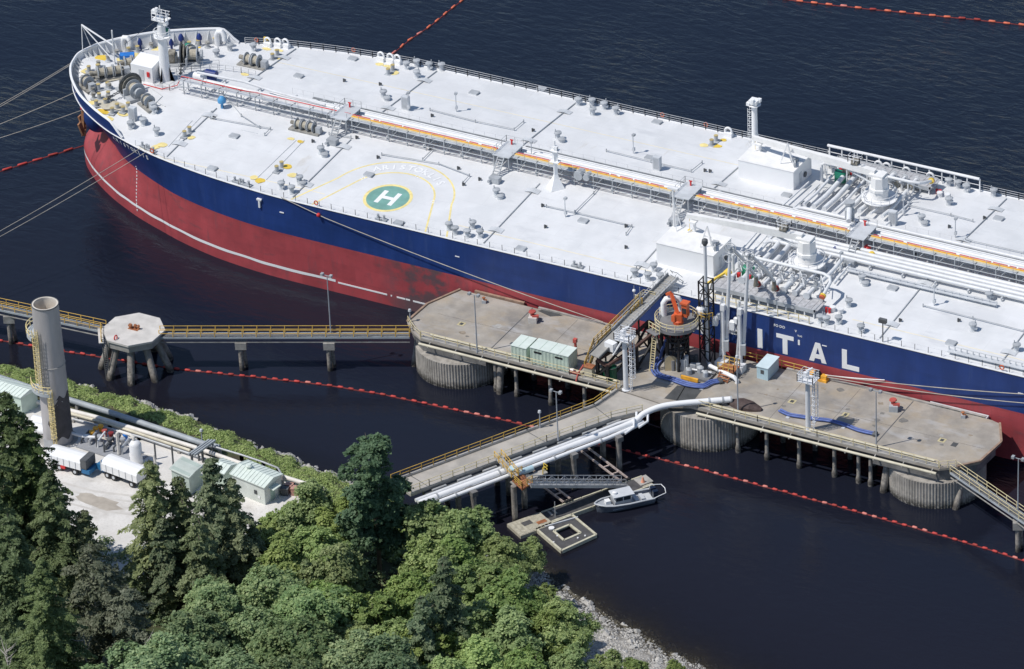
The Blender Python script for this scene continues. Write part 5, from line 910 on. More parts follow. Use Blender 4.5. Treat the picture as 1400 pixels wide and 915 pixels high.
def hook(px, py, label, sc=1.0, mt='hydrant_red'):
    p = wf(px, py); o = thing('mooring_hook', (p[0], p[1], ZD), label, 'mooring hook', 'quick release hooks on the wharf'); s = sc
    MB().box((p[0], p[1], ZD + .45 * s), (1.2 * s, 1.2 * s, .9 * s), .3).build('pedestal', 'concrete_pale' if sc > .9 and px < 1000 else 'grey', o); MB().lathe([(.3 * s, 0), (.3 * s, .5 * s), (.55 * s, .6 * s), (.5 * s, .75 * s)], (p[0] - .2 * s, p[1] + .2 * s, ZD + .85 * s), 10).box((p[0] + .4 * s, p[1], ZD + 1.0 * s), (.9 * s, .4 * s, .35 * s), .4).build('hook', mt, o)
hook(729, 440, 'white mooring hook stand with red top in the middle of the left wharf deck'); hook(1222, 561, 'grey mooring hook stand with red top on the right wharf deck')
hook(1377 - 60, 571, 'low rusty hook at the far edge of the right wharf deck', .5, 'rust'); hook(662, 414, 'low rusty hook at the far left edge of the wharf deck', .5, 'rust')
p = wf(1119, 519); o = thing('capstan_winch', (p[0], p[1], ZD), 'orange yellow mooring winch by the far wharf edge, holding the white rope', 'winch'); MB().bbox(p[0] - 1.2, p[0] + 1.4, p[1] - .5, p[1] + .5, ZD, ZD + .35).build('base', 'cable_orange', o); MB().tube([(p[0] - .2, p[1] - .4, ZD + .7), (p[0] - .2, p[1] + .4, ZD + .7)], .55, 12).build('drum', 'black', o); MB().box((p[0] - .9, p[1], ZD + .7), (.6, .8, .8)).box((p[0] + .9, p[1], ZD + .6), (.8, .7, .6)).build('motor', 'cable_orange', o)
# fire monitor / ladder towers
def tower(px, py, h, label):
    p = wf(px, py); x, y = p[0], p[1]; o = thing('monitor_tower', (x, y, ZD), label, 'tower', 'white ladder towers on the wharf')
    MB().lathe([(.6, 0), (.6, .1), (.36, .12), (.32, h)], (x, y, ZD), 14).build('column', 'tower_white', o, True)
    lad = MB()
    for s in (-.25, .25): lad.beam((x + .85, y + s, ZD), (x + .85, y + s, ZD + h + 1), .07)
    for k in range(int(h / .35)): lad.beam((x + .85, y - .25, ZD + .3 + k * .35), (x + .85, y + .25, ZD + .3 + k * .35), .05)
    for k in range(int(h / 1.5)): lad.beam((x + .2, y, ZD + 1 + k * 1.5), (x + .9, y, ZD + 1 + k * 1.5), .07)
    lad.build('ladder', 'tower_white', o); cg = MB()
    for k in range(int((h - 2.2) / .7)): cg.ring((x + 1.1, y, ZD + 2.3 + k * .7), .42, .035, 'z', 10, 4)
    for t in (-1.2, -.4, .4, 1.2): cg.beam((x + 1.1 + .42 * math.cos(t), y + .42 * math.sin(t), ZD + 2.2), (x + 1.1 + .42 * math.cos(t), y + .42 * math.sin(t), ZD + h), .04)
    cg.build('ladder_cage', 'tower_white', o); MB().bbox(x - 1.1, x + 1.3, y - 1.1, y + 1.1, ZD + h, ZD + h + .12).build('platform', 'tower_white', o)
    r_ = MB(); rail([(x - 1.05, y - 1.05, ZD + h + .1), (x + 1.25, y - 1.05, ZD + h + .1), (x + 1.25, y + 1.05, ZD + h + .1), (x - 1.05, y + 1.05, ZD + h + .1), (x - 1.05, y - 1.05, ZD + h + .1)], 1.1, .8, (.35, .7, 1.1), .05, r_); r_.build('platform_rail', 'tower_white', o)
    MB().tube([(x, y, ZD + h), (x, y, ZD + h + 1.3)], .2, 8).tube([(x - .2, y, ZD + h + 1.3), (x + .5, y + .6, ZD + h + 1.6)], .16, 8).box((x - .3, y, ZD + h + .8), (.5, .5, .6)).build('fire_monitor', 'tower_white', o)
    return o
tower(856, 533, 8.3, 'white ladder tower standing at the corner of trestle and wharf'); tower(1105, 588, 8.0, 'white ladder tower on the edge of the right wharf deck')
# lamp posts
def lamp_post(p, h, label, double=True, mt='galv_pole'):
    x, y, z = p; o = thing('lamp_post', p, label, 'lamp post', 'lamp posts'); MB().lathe([(.16, 0), (.11, .4), (.07, h)], p, 8).build('pole', mt, o, True)
    if double:
        MB().tube([(x - .7, y, z + h + .1), (x + .7, y, z + h + .1)], .05, 6).build('cross_arm', mt, o)
        for s in (-.7, .7): MB().box((x + s, y - .15, z + h + .25), (.38, .5, .35)).build('lamp_head', 'galvanised', o)
    else: MB().lathe([(.12, h - .05), (.26, h + .05), (.2, h + .35), (.05, h + .42)], p, 8).build('lamp_head', 'light_grey', o)
p = wf(652.4, 482); lamp_post(p, 9.2, 'tall lamp post on the left wharf deck near the hand rail'); p = wf(1198, 612); lamp_post(p, 8.8, 'tall lamp post on the right wharf deck beside the blue hose end')
p = wf(763, 602); lamp_post(p, 7.6, 'lamp post with two heads standing at the trestle road edge'); p = wf(1009, 563); lamp_post(p, 8.6, 'slim lamp post beside the brown tarpaulin on the wharf', False)
p = wf(561, 440); lamp_post(p, 1.7, 'short lamp at the left tip of the wharf by the walkway', False); lamp_post((4.2, -40.9 + .6, 4.55), 10.4, 'lamp post rising from the walkway pier in front of the tanker hull')
lamp_post((110.4, -42.4, 4.6), 9.9, 'lamp post on the pier at the lower right edge'); p = at(738.5, 585, ZD); lamp_post(p, 2.4, 'short post lamp on the far hand rail of the trestle', False)
# ------------------------------------------------------------------ gangway tower
gx, gy = 45.6, -31.5; gt = thing('gangway_tower', (gx, gy, ZD), 'black steel gangway tower with yellow stair and long ramp up to the tanker deck', 'gangway')
G0 = np.array([44.4, -36.6, 10.1]); G1 = np.array([48.3, -20.2, 14.95]); GT = (G1 - G0) / np.linalg.norm(G1 - G0); GN = np.array([GT[1], -GT[0], 0]); GN /= np.linalg.norm(GN)
def gp(s, e, h=0): return G0 + GT * s + GN * e + np.array([0, 0, h])
LG = np.linalg.norm(G1 - G0)
MB().beam(gp(0, 0), gp(LG, 0), 1.75, .12).build('ramp_tread', 'ramp_grey', gt)
for e in (-.92, .92):
    MB().beam(gp(5, e, .25), gp(LG, e, .25), .14, .5).build('ramp_side', 'galvanised', gt); MB().beam(gp(0, e, .1), gp(5, e, .1), .14, .3).build('ramp_side', 'dark_grey', gt)
    mb = MB(); mb.tube([gp(5, e, 1.05), gp(LG, e, 1.05)], .04, 6)
    for s in np.arange(5, LG, 1.2): mb.beam(gp(s, e, .4), gp(s, e, 1.05), .06)
    mb.build('ramp_rail', 'ramp_pale', gt)
mb = MB()
for s in np.arange(6, LG - 1, .55): mb.beam(gp(s, -.75, .12), gp(s, .75, .12), .08)
stuff(mb.build('tread_cleat', 'galvanised', gt))
mb = MB()
for e in (-.55, .55): mb.beam(gp(LG, e, .2), (*gp(LG + 1.5, e)[:2], deck_z(18.8)), .1); mb.beam(gp(LG, e, 1.0), gp(LG + 1.0, e * 1.6, -.4), .08)
mb.beam(gp(LG, -.55, .9), gp(LG, .55, .9), .08); mb.build('landing_steps', 'galvanised', gt)
LEG = [((44.2, -35.4), 8.8), ((46.2, -36.2), 8.8), ((46.4, -31.0), 9.9), ((48.3, -31.6), 9.9), ((47.6, -26.4), 11.0), ((49.8, -27.0), 11.0)]
for (x, y), h in LEG: MB().beam((x, y, ZD), (x, y, h), .42).build('leg', 'black', gt); MB().box((x, y, ZD + .06), (.9, .9, .12)).build('base_plate', 'dark_grey', gt)
for a, b in ((0, 2), (1, 3), (2, 4), (3, 5), (0, 1), (2, 3), (4, 5)):
    (pa, ha), (pb, hb_) = LEG[a], LEG[b]; MB().beam((*pa, ZD + .2), (*pb, hb_ - .2), .26).build('brace', 'black', gt); MB().beam((*pa, ha), (*pb, hb_), .36, .4).build('top_beam', 'steel_brown', gt)
    MB().beam((*pb, ZD + .2), ((pa[0] + pb[0]) / 2, (pa[1] + pb[1]) / 2, (ha + hb_) / 2 - .4), .2).build('brace', 'black', gt)
MB().beam((49.8, -27.0, 11.0), (52.2, -23.9, 13.3), .3, .4).build('top_beam', 'steel_brown', gt)
for x, y in ((50.8, -25.6), (51.9, -24.2)): MB().beam((x, y, ZD), (x, y, 12.2), .34).build('leg', 'black', gt); MB().beam((x - .9, y - 1, ZD), (x, y, 12), .2).build('brace', 'black', gt)
MB().box((45.6, -33.0, 10.1), (3.2, 3.2, .18), -.2).build('machinery_deck', 'grating', gt); MB().box((45.8, -34.3, 10.9), (1.5, 1.0, 1.2), -.2).build('motor_house', 'bright_white', gt); MB().tube([(46.4, -34.9, 9.9), (47.4, -33.9, 12.0)], .14, 8).build('hydraulic_ram', 'white', gt)
S0 = np.array([42.9, -33.3, ZD + 3.4]); S1 = np.array([46.0, -25.8, ZD + 7.0]); sm = MB()
MB().beam(S0, S1, .9, .12).build('stair_flight', 'grating', gt)
MB().beam((42.0, -34.6, ZD), S0, .9, .12).build('stair_flight', 'grating', gt)
for e in (-.45, .45):
    n2 = np.array([.92, -.38, 0]); mb = MB(); rail([np.array([42.0, -34.6, ZD]) + n2 * e, S0 + n2 * e, S1 + n2 * e], 1.1, .8, (.4, .75, 1.1), .05, mb); mb.build('stair_rail', 'rail_yellow', gt)
for s in (.2, .6, .95): q = S0 + (S1 - S0) * s; MB().beam((q[0], q[1], ZD), q, .2).build('stair_leg', 'black', gt)
MB().box(S1 + (.4, .8, 0), (2.0, 2.2, .12), -.3).build('top_landing', 'grating', gt); rail([S1 + (-.6, -.2, 0), S1 + (-.4, 1.8, 0), S1 + (1.4, 1.8, 0)], 1.1, .8, (.4, .75, 1.1), .05).build('landing_rail', 'rail_cream', gt)
for dx in (0, .9): MB().tube([S1 + (dx - .6, -.6, 0), S1 + (dx - .6, -.6, 3.0)], .05, 5).build('antenna', 'galvanised', gt)
MB().ball(S1 + (-.6, -.6, 2.2), .25).build('signal_lamp', 'bright_white', gt)
# ------------------------------------------------------------------ hose tower with the orange crane
hx, hy = 52.9, -28.2; ht = thing('hose_tower', (hx, hy, ZD), 'round grey platform tower carrying an orange knuckle crane, between gangway tower and loading arms', 'crane tower'); zt = 13.3
MB().lathe([(2.8, zt - .55), (3.05, zt - .48), (3.05, zt)], (hx, hy, 0), 28).build('platform_drum', 'drum_grey', ht, True)
for k in range(14):
    t = k * math.pi / 7; MB().beam((hx + 1.3 * math.cos(t), hy + 1.3 * math.sin(t), zt - 2.7), (hx + 2.6 * math.cos(t + .22), hy + 2.6 * math.sin(t + .22), zt - .8), .14).build('cone_strut', 'black', ht)
MB().ring((hx, hy, zt - 2.7), 1.45, .14, 'z', 18, 6).build('cone_ring', 'black', ht); MB().ring((hx, hy, zt - 1.6), 2.1, .1, 'z', 18, 6).build('cone_ring', 'black', ht)
rr = MB()
for b in (.55, 1.05): rr.ring((hx, hy, zt + b), 3.0, .05, 'z', 24, 5, 2.2, 2.2 + 2 * math.pi * .98)
for k in range(16): t = k * math.pi / 8; rr.beam((hx + 3 * math.cos(t), hy + 3 * math.sin(t), zt - .1), (hx + 3 * math.cos(t), hy + 3 * math.sin(t), zt + 1.05), .07)
rr.build('platform_rail', 'rail_cream', ht)
for k in range(6):
    t = k * math.pi / 3; MB().beam((hx + 1.7 * math.cos(t), hy + 1.7 * math.sin(t), ZD), (hx + 1.6 * math.cos(t + .1), hy + 1.6 * math.sin(t + .1), zt - 2.0), .28).build('leg', 'black', ht); MB().beam((hx + 1.7 * math.cos(t), hy + 1.7 * math.sin(t), ZD + .2), (hx + 1.6 * math.cos(t + 1.05), hy + 1.6 * math.sin(t + 1.05), zt - 2.4), .16).build('brace', 'black', ht)
    MB().beam((hx + 1.65 * math.cos(t), hy + 1.65 * math.sin(t), 9.4), (hx + 1.65 * math.cos(t + 1.05), hy + 1.65 * math.sin(t + 1.05), 9.4), .2).build('ring_beam', 'black', ht)
for dx, dy, a in ((-.8, -1.4, .9), (.9, -.6, 1.3), (1.6, .9, 1.0), (-.4, .6, 1.5), (2.6, -.4, .8)): MB().box((hx + dx, hy + dy, ZD + a * .7), (a, a * .9, a * 1.4), .3).lathe([(.3, 0), (.3, a * 1.8)], (hx + dx + .8, hy + dy, ZD), 8).build('hose_machinery', random.choice(('dark_grey', 'drum_grey', 'grey')), ht)
lad = MB()
for s in (-.3, .3): lad.beam((hx - 2.6 + s, hy - 2.9, ZD), (hx - 2.2 + s, hy - 2.1, zt), .12)
for k in range(18): q = k / 18; lad.beam((hx - 2.9 + .4 * q, hy - 2.9 + .8 * q, ZD + 7 * q), (hx - 2.3 + .4 * q, hy - 2.9 + .8 * q, ZD + 7 * q), .07)
lad.build('stair', 'rail_cream', ht); rail([(hx - 3.1, hy - 2.3, zt - .6), (hx - 1.0, hy - 3.2, zt - .6)], 1.1, .7, (.5, 1.1), .05).build('landing_rail', 'rail_cream', ht); MB().box((hx - 2.1, hy - 2.8, zt - .7), (2.0, 1.2, .12), -.4).build('landing', 'drum_grey', ht)
oc = thing('knuckle_crane', (hx + .4, hy - .3, zt), 'orange knuckle boom crane with cab on the round grey platform', 'crane'); x, y = hx + .4, hy - .3
MB().lathe([(.9, 0), (.9, .5), (.6, .7)], (x, y, zt), 12).build('slew_ring', 'orange_dark', oc); MB().box((x, y, zt + 1.2), (1.4, 1.2, 1.4), .3).build('slew_body', 'orange', oc)
MB().bbox(x + .5, x + 1.5, y + .3, y + 1.3, zt + 1.2, zt + 3.6).build('cab', 'orange', oc); MB().bbox(x + .6, x + 1.4, y + .25, y + .3, zt + 1.9, zt + 2.9).build('cab_window', 'glass', oc); MB().box((x + 1.0, y + .75, zt + 3.8), (1.4, 1.3, .3)).build('cab_roof', 'orange', oc)
MB().add([(x - .9, y - .8, zt + .5), (x - .2, y - .9, zt + .5), (x - .2, y - .9, zt + 1.8), (x - .9, y - .8, zt + 1.6), (x - .9, y - .1, zt + .5), (x - .2, y - .1, zt + .5), (x - .2, y - .1, zt + 1.8), (x - .9, y - .1, zt + 1.6)], [(0, 1, 2, 3), (7, 6, 5, 4), (0, 4, 5, 1), (1, 5, 6, 2), (2, 6, 7, 3), (3, 7, 4, 0)]).build('counterweight', 'orange', oc)
MB().beam((x, y, zt + 1.6), (x - 2.0, y + 1.5, zt + 4.4), .5, .6).build('boom', 'orange_dark', oc); MB().beam((x - 2.0, y + 1.5, zt + 4.6), (x - 2.9, y + 1.6, zt + 4.0), .45, .5).build('jib', 'orange', oc)
for c_ in list(oc.children): c_.location = c_.location * .82
oc_sc = .82
for c_ in list(oc.children): c_.scale = (oc_sc, oc_sc, oc_sc)
gp_ = thing('white_gooseneck', (hx - 2.4, hy + .8, zt), 'white bent gooseneck pipe on the round grey platform', 'pipe'); MB().tube([(hx - 2.4, hy + .8, zt), (hx - 2.4, hy + .8, zt + 1.9), (hx - 2.1, hy + 1.0, zt + 2.5), (hx - 1.4, hy + 1.5, zt + 2.7), (hx - .7, hy + 1.9, zt + 2.5), (hx - .4, hy + 2.1, zt + 1.8), (hx - .4, hy + 2.1, zt)], .42, 12).build('bend', 'bright_white', gp_, True)
# black lattice mast with the white pole
lx, ly = 56.2, -25.6; lt = thing('lattice_mast', (lx, ly, ZD), 'black lattice mast beside the loading arms with a white pole rising out of it', 'mast'); hL = 13.2
for sx in (-.75, .75):
    for sy in (-.75, .75): MB().beam((lx + sx, ly + sy, ZD), (lx + sx, ly + sy, ZD + hL), .17).build('leg', 'black', lt)
for k in range(7):
    z = ZD + .3 + k * (hL - .4) / 7; z2 = z + (hL - .4) / 7
    c = [(-.75, -.75), (.75, -.75), (.75, .75), (-.75, .75)]
    for i in range(4): a, b = c[i], c[(i + 1) % 4]; MB().beam((lx + a[0], ly + a[1], z if (k + i) % 2 else z2), (lx + b[0], ly + b[1], z2 if (k + i) % 2 else z), .1).build('lattice_bar', 'black', lt); MB().beam((lx + a[0], ly + a[1], z2), (lx + b[0], ly + b[1], z2), .11).build('lattice_bar', 'black', lt)
MB().tube([(lx, ly, ZD), (lx, ly, ZD + 18.8)], .24, 10).build('pole', 'tower_white', lt, True); MB().lathe([(.24, 18.6), (.45, 19.0), (.42, 19.5), (.15, 19.7)], (lx, ly, ZD), 10).build('pole_head', 'dark_grey', lt)
MB().lathe([(1.2, 7.4), (1.2, 7.55)], (lx - .5, ly - .2, ZD), 10).build('side_platform', 'drum_grey', lt); MB().ball((lx - .6, ly - .6, ZD + 8.4), (.7, .6, .8)).build('winch_cover', 'bright_white', lt); rail([(lx - 1.6, ly - 1, ZD + 7.5), (lx + .5, ly - 1.3, ZD + 7.5), (lx + 1.2, ly - .5, ZD + 7.5)], 1.0, .7, (.5, 1.0), .045).build('platform_rail', 'rail_yellow', lt)
# marine loading arms
def loading_arm(bx, by, ax, az, fx, label):
    o = thing('loading_arm', (bx, by, ZD), label, 'loading arm', 'white loading arms')
    MB().lathe([(.75, 0), (.75, .15), (.25, .2), (.22, 9.0)], (bx, by, ZD), 14).build('riser', 'tower_white', o, True); MB().box((bx, by, ZD + 9.2), (.6, .6, .9)).build('trunnion', 'tower_white', o)
    P0 = np.array([bx + .15, by + .55, ZD + 3.6]); A = np.array([ax, by + .6, az])
    MB().tube([P0, P0 * .5 + A * .5, A], [.30, .26, .21], 12).build('inboard_arm', 'tower_white', o, True)
    MB().tube([np.array([bx - .7, by + .2, ZD + 1.2]), np.array([bx - .4, by + .3, ZD + 5.0]), np.array([bx - .5, by + .4, ZD + 8.5]), np.array([bx - .2, by + .4, ZD + 10.6])], .18, 10).build('balance_link', 'light_grey', o, True)
    MB().box((bx - 1.3, by + .2, ZD + 6.6), (.7, .8, 1.2), .2).box((bx - .8, by + .3, ZD + 7.4), (.5, .5, .8)).build('counterweight', 'bright_white', o)
    for dy in (-.25, .25): MB().ring((A[0], A[1] + dy, A[2] + .3), .75, .07, 'y', 18, 6).build('sheave', 'sheave_grey', o)
    MB().ring((A[0] - .3, A[1] - .2, A[2] - 1.3), .6, .06, 'y', 16, 6).build('sheave', 'sheave_grey', o); MB().tube([A + (0, -.4, .3), A + (0, .4, .3)], .2, 8).build('apex_joint', 'grey', o)
    Fp = np.array([fx, -18.6, 16.0]); K = np.array([fx + .1, -19.3, 17.6])
    MB().tube([A + (.1, .3, .2), A * .45 + K * .55 + (.1, .2, .4), K], [.24, .24, .22], 10).build('outboard_arm', 'pipe_white', o, True)
    MB().tube([K, K + (0, .1, -.7), Fp + (0, -.7, .2), Fp], .3, 10).build('swivel_joint', 'winch_brown', o, True); MB().tube([Fp, Fp + (0, .2, 0)], .5, 12).build('coupler', 'red_dark', o)
    MB().beam(A + (.2, -.3, .2), K + (.1, -.4, .3), .06).build('cable', 'grey', o)
    MB().box((bx, by - .6, ZD + .5), (1.6, 1.4, 1.0)).build('base_block', 'tower_white', o); MB().box((bx + .4, by, ZD + 3.2), (.7, .6, 1.6), .3).box((bx - .3, by + .4, ZD + 2.0), (.6, .6, 1.2)).build('hydraulic_unit', 'grey', o)
loading_arm(58.6, -25.3, 59.6, 24.4, 60.6, 'white marine loading arm nearer the black lattice mast'); loading_arm(61.2, -25.3, 62.4, 24.0, 63.4, 'white marine loading arm farther from the black lattice mast')
p = wf(990, 505); o = thing('valve_platform', (60, -27.6, ZD), 'brown pipe frame with yellow rails at the foot of the loading arms', 'platform'); MB().bbox(59.2, 61.6, -28.3, -26.4, ZD + 1.0, ZD + 1.12).build('deck', 'rust', o); rail([(59.2, -28.3, ZD + 1.1), (61.6, -28.3, ZD + 1.1), (61.6, -26.4, ZD + 1.1), (59.2, -26.4, ZD + 1.1)], 1.1, .8, (.55, 1.1), .05).build('hand_rail', 'rail_yellow', o)
for a, b in ((59.3, -28.2), (61.5, -28.2), (59.3, -26.5), (61.5, -26.5)): MB().beam((a, b, ZD), (a, b, ZD + 1.0), .12).build('leg', 'rust', o)
mb = MB(); mb.beam((59.6, -29.6, ZD), (59.6, -28.3, ZD + 1.0), .12).beam((61.2, -29.6, ZD), (61.2, -28.3, ZD + 1.0), .12)
for k in range(4): mb.box((60.4, -29.4 + k * .3, ZD + .2 + k * .24), (1.6, .25, .05))
mb.build('steps', 'rust', o)
o = thing('header_pipe', (58.5, -28.4, ZD), 'white header pipe lying across the wharf at the feet of the loading arms', 'pipe'); MB().tube([(57.2, -27.0, ZD), (57.2, -27.0, ZD + .7), (57.6, -27.6, ZD + .8), (62.0, -28.9, ZD + .8), (62.4, -28.9, ZD + .4), (62.4, -28.9, ZD)], .3, 10).build('pipe_run', 'bright_white', o, True)
for x in (59, 60.6): MB().tube([(x, -28.0, ZD + .8), (x + .15, -27.95, ZD + .8)], .5, 12).build('flange', 'grey', o)
p, q = wf(925, 498), wf(955, 508); o = thing('drain_pipe', tuple(p), 'straight white pipe on low supports between tan dome and grey pump skid', 'pipe'); MB().tube([p + (0, 0, .5), q + (0, 0, .5)], .24, 10).build('pipe_run', 'bright_white', o, True); MB().box(p + (.4, 0, .15), (.3, .5, .3)).build('support', 'grey', o); MB().box(q + (-.4, 0, .15), (.3, .5, .3)).build('support', 'grey', o)
p = wf(918, 507); x, y = p[0], p[1]; o = thing('hose_reel_shelter', (x, y, ZD), 'tan arched shelter with dark rounded back below the orange crane', 'shelter'); arch = [(-.9, 0)] + [(-.9 * math.cos(math.pi * k / 10), 1.5 + .9 * math.sin(math.pi * k / 10)) for k in range(11)] + [(.9, 0)]
nA = len(arch); t_ = np.array([.85, .5]); n_ = np.array([-.5, .85])
fr = [(x + t_[0] * a, y + t_[1] * a, ZD + b) for a, b in arch]; bk = [(q[0] + n_[0] * 1.2, q[1] + n_[1] * 1.2, q[2]) for q in fr]
MB().strip([fr, bk], True).build('hood', 'dark_grey', o); MB().ngon(fr).ngon(bk[::-1]).build('end_panel', 'tan', o)
p = wf(955, 514); x, y = p[0], p[1]; o = thing('pump_skid', (x, y, ZD), 'grey pump skid with white fittings beside the blue hose', 'pump'); MB().bbox(x - 2.2, x + 2.0, y - 1.2, y + 1.4, ZD, ZD + .35).build('skid', 'drum_grey', o)
for a, b, r in ((-1.2, -.5, .45), (0, .6, .5), (1.2, -.2, .4)): MB().lathe([(r, 0), (r, .7), (r * .5, .9)], (x + a, y + b, ZD + .34), 10).build('pump', 'grey', o)
MB().tube([(x - 2, y + .2, ZD + .6), (x + 1.8, y + .5, ZD + .7)], .14, 8).build('line', 'white', o); MB().box((x - .5, y - 1.7, ZD + .35), (2.6, .3, .5)).build('barrier', 'cable_orange', o)
p = wf(1018, 556); x, y = p[0], p[1]; o = thing('covered_boat', (x, y, ZD), 'brown tarpaulin covered hump lying on the wharf behind the hand rail', 'tarpaulin'); pr_ = []
rows = []
for k in range(11):
    s = -2.6 + 5.2 * k / 10; w = 1.0 * (1 - (abs(s) / 2.75) ** 2.2) + .16; hh = .95 * (1 - (abs(s) / 3.2) ** 2) + .05 * math.sin(k * 2.1); rows.append([(x + s, y + w * math.cos(a) * (1 + .06 * math.sin(5 * a + k)), ZD + max(0, hh * math.sin(a) ** .7)) for a in np.linspace(0, math.pi, 9)])
MB().strip(rows).ngon(rows[0]).ngon(rows[-1][::-1]).build('cover', 'tarp_brown', o)
# blue hoses
def hose(pxs, label, z=.28, off=.42, n=2):
    P = [wf(*q) for q in pxs]; o = thing('transfer_hose', tuple(P[0]), label, 'hose', 'blue transfer hoses on the wharf')
    for k in range(n):
        pts = []
        for i, p_ in enumerate(P):
            t = P[min(i + 1, len(P) - 1)] - P[max(i - 1, 0)]; t /= np.linalg.norm(t); pts.append(p_ + np.array([-t[1], t[0], 0]) * off * (k - (n - 1) / 2) + (0, 0, z if not (len(pxs[i]) > 2) else z))
        Q = []
        for i in range(len(pts) - 1):
            a, b, c, d = pts[max(i - 1, 0)], pts[i], pts[i + 1], pts[min(i + 2, len(pts) - 1)]
            for s in (0, .25, .5, .75): Q.append(.5 * (2 * b + (c - a) * s + (2 * a - 5 * b + 4 * c - d) * s * s + (3 * b - a - 3 * c + d) * s ** 3))
        Q.append(pts[-1]); MB().tube(Q, .15, 10).build('hose_length', 'hose_blue', o, True); t = (Q[-1] - Q[-2]) / np.linalg.norm(Q[-1] - Q[-2]); MB().tube([Q[-1], Q[-1] + t * .5], .26, 10).build('coupling', 'dark_grey', o)
    for i in range(1, len(P) - 1, 2): MB().box(P[i] + (0, 0, .04), (.5, 1.3, .08)).build('hose_cradle', 'light_grey', o)
    return o
ho = hose([(903, 492), (895, 503), (899, 514), (921, 521), (941, 528), (961, 530), (972, 525), (982, 523)], 'pair of blue hoses snaking across the wharf below the hose tower', n=3, off=.4)
MB().tube([wf(903, 492) + (0, 0, .3), wf(905, 490) + (0, 0, 1.2), wf(911, 487) + (0, 0, 2.4), (hx - 1.2, hy - 1.2, ZD + 4.4)], .2, 8).build('hose_length', 'hose_blue', ho, True)
hose([(1066, 563), (1079, 569), (1097, 572), (1115, 575), (1133, 577), (1155, 583), (1173, 590), (1194, 595)], 'pair of blue hoses lying on the right wharf deck past the ladder tower')

# joints, seams and worn marks on the wharf slab
for x in (34.5, 42.0, 70.5, 78.4): MB().bbox(x - .025, x + .025, YN + 1.0, YB - .2, ZD, ZD + .006).build('slab_joint', 'joint_grey', wharf)
MB().bbox(15.8, 48, -30.02, -29.98, ZD, ZD + .006).build('slab_joint', 'joint_grey', wharf); MB().bbox(66, 100, -30.02, -29.98, ZD, ZD + .006).build('slab_joint', 'joint_grey', wharf)
rngw = random.Random(4)
for i in range(26):
    x = rngw.choice((rngw.uniform(17, 44), rngw.uniform(64, 97))); y = rngw.uniform(-35, -24.5); k = 9; a = rngw.uniform(.25, 1.0)
    MB().ngon([(x + a * rngw.uniform(.5, 1.2) * math.cos(2 * math.pi * j / k), y + .7 * a * rngw.uniform(.5, 1.2) * math.sin(2 * math.pi * j / k), ZD + .003 + i * .0001) for j in range(k)]).build('stain', rngw.choice(('stain_dark', 'stain_brown', 'stain_pale')), wharf)

# ------------------------------------------------------------------ floats, gangway and boat below the trestle
fd = thing('floating_dock', (52.5, -57.5, 0), 'long narrow floating dock with dark deck and pale timber edges below the trestle', 'floating dock')
A, B, Cc, Dd = [at(*q, .55)[:2] for q in ((693, 716), (879, 649), (893, 664), (713, 733.5))]
dl = (B - A) / np.linalg.norm(B - A); dn = np.array([dl[1], -dl[0]]); LF = np.linalg.norm(B - A)
def fp(s, e, z): p = A + dl * s + dn * e; return (p[0], p[1], z)
def fbox(mb, s0, s1, e0, e1, z0, z1): return mb.prism([fp(s0, e0, 0)[:2], fp(s1, e0, 0)[:2], fp(s1, e1, 0)[:2], fp(s0, e1, 0)[:2]], z0, z1)
fbox(MB(), 0, 5.2, 0, 3.6, -.35, .5).build('wide_pontoon', 'timber', fd); fbox(MB(), 5.2, LF, .1, 3.0, -.35, .42).build('pontoon', 'timber', fd)
fbox(MB(), 5.3, LF - 1.6, .35, 2.75, .42, .5).build('deck_mat', 'deck_dark', fd); fbox(MB(), LF - 1.7, LF + .3, .2, 2.2, .5, .56).build('end_board', 'concrete_edge', fd)
for e0, e1 in ((.1, .3), (2.8, 3.0)):
    for k in range(5): s0 = 5.3 + k * (LF - 5.5) / 5; fbox(MB(), s0, s0 + (LF - 5.5) / 5 - .12, e0, e1, .42, .6).build('bull_rail', 'timber_pale', fd)
for k in range(9): fbox(MB(), .1 + k * .56, .1 + k * .56 + .5, .1, 3.5, .5, .55).build('plank', 'timber', fd)
fbox(MB(), 1.6, 3.0, .9, 1.9, .55, .57).build('patch', 'deck_dark', fd); fbox(MB(), 3.4, 4.8, 1.9, 2.6, .55, .58).build('patch', 'rust', fd)
for s in (6.0, 6.7): fbox(MB(), s, s + .3, .5, 1.6, .5, .54).build('cleat_board', 'concrete_edge', fd)
MB().tube([fp(6.2, 2.3, .5), fp(6.2, 2.3, 3.0)], .06, 6).build('post', 'galvanised', fd); q = fp(LF - 1.0, 1.6, .55); MB().lathe([(.3, 0), (.08, .8)], q, 8).build('marker_cone', 'orange_pale', fd)
for s, lb in ((9.2, 'near'), (LF - 3.2, 'far')):                  # guide frames holding the dock off
    for e in (-.1, .5):
        MB().beam(fp(s + e * 2, -.2, .6), fp(s + e * 2 - 3.5, -5.5, 4.4), .22).build('guide_strut', 'rust_white', fd)
    for k in range(3): MB().beam(fp(s - .2 - k * .7, -.3 - k * 1.1, .6 + k * .75), fp(s + 1.0 - k * .7, -.3 - k * 1.1, .6 + k * .75), .16).build('guide_bar', 'rust_white', fd)
    for k in range(3): MB().ball(fp(s + k * .45, .05, .75), .25, 8, 5).build('float_roller', 'black', fd)
sf = thing('work_float', (54.5, -64.3, 0), 'square work float with a rectangular opening in its dark deck', 'float')
Q = [at(*q, .5)[:2] for q in ((732, 723), (782.5, 703), (816.5, 731), (767.5, 753.6))]; Hh = [at(*q, .5)[:2] for q in ((757, 726), (779, 717), (794, 728.5), (771, 738.5))]
for i in range(4): MB().prism([Q[i], Q[(i + 1) % 4], Hh[(i + 1) % 4], Hh[i]], -.35, .42).build('pontoon', 'deck_dark', sf)
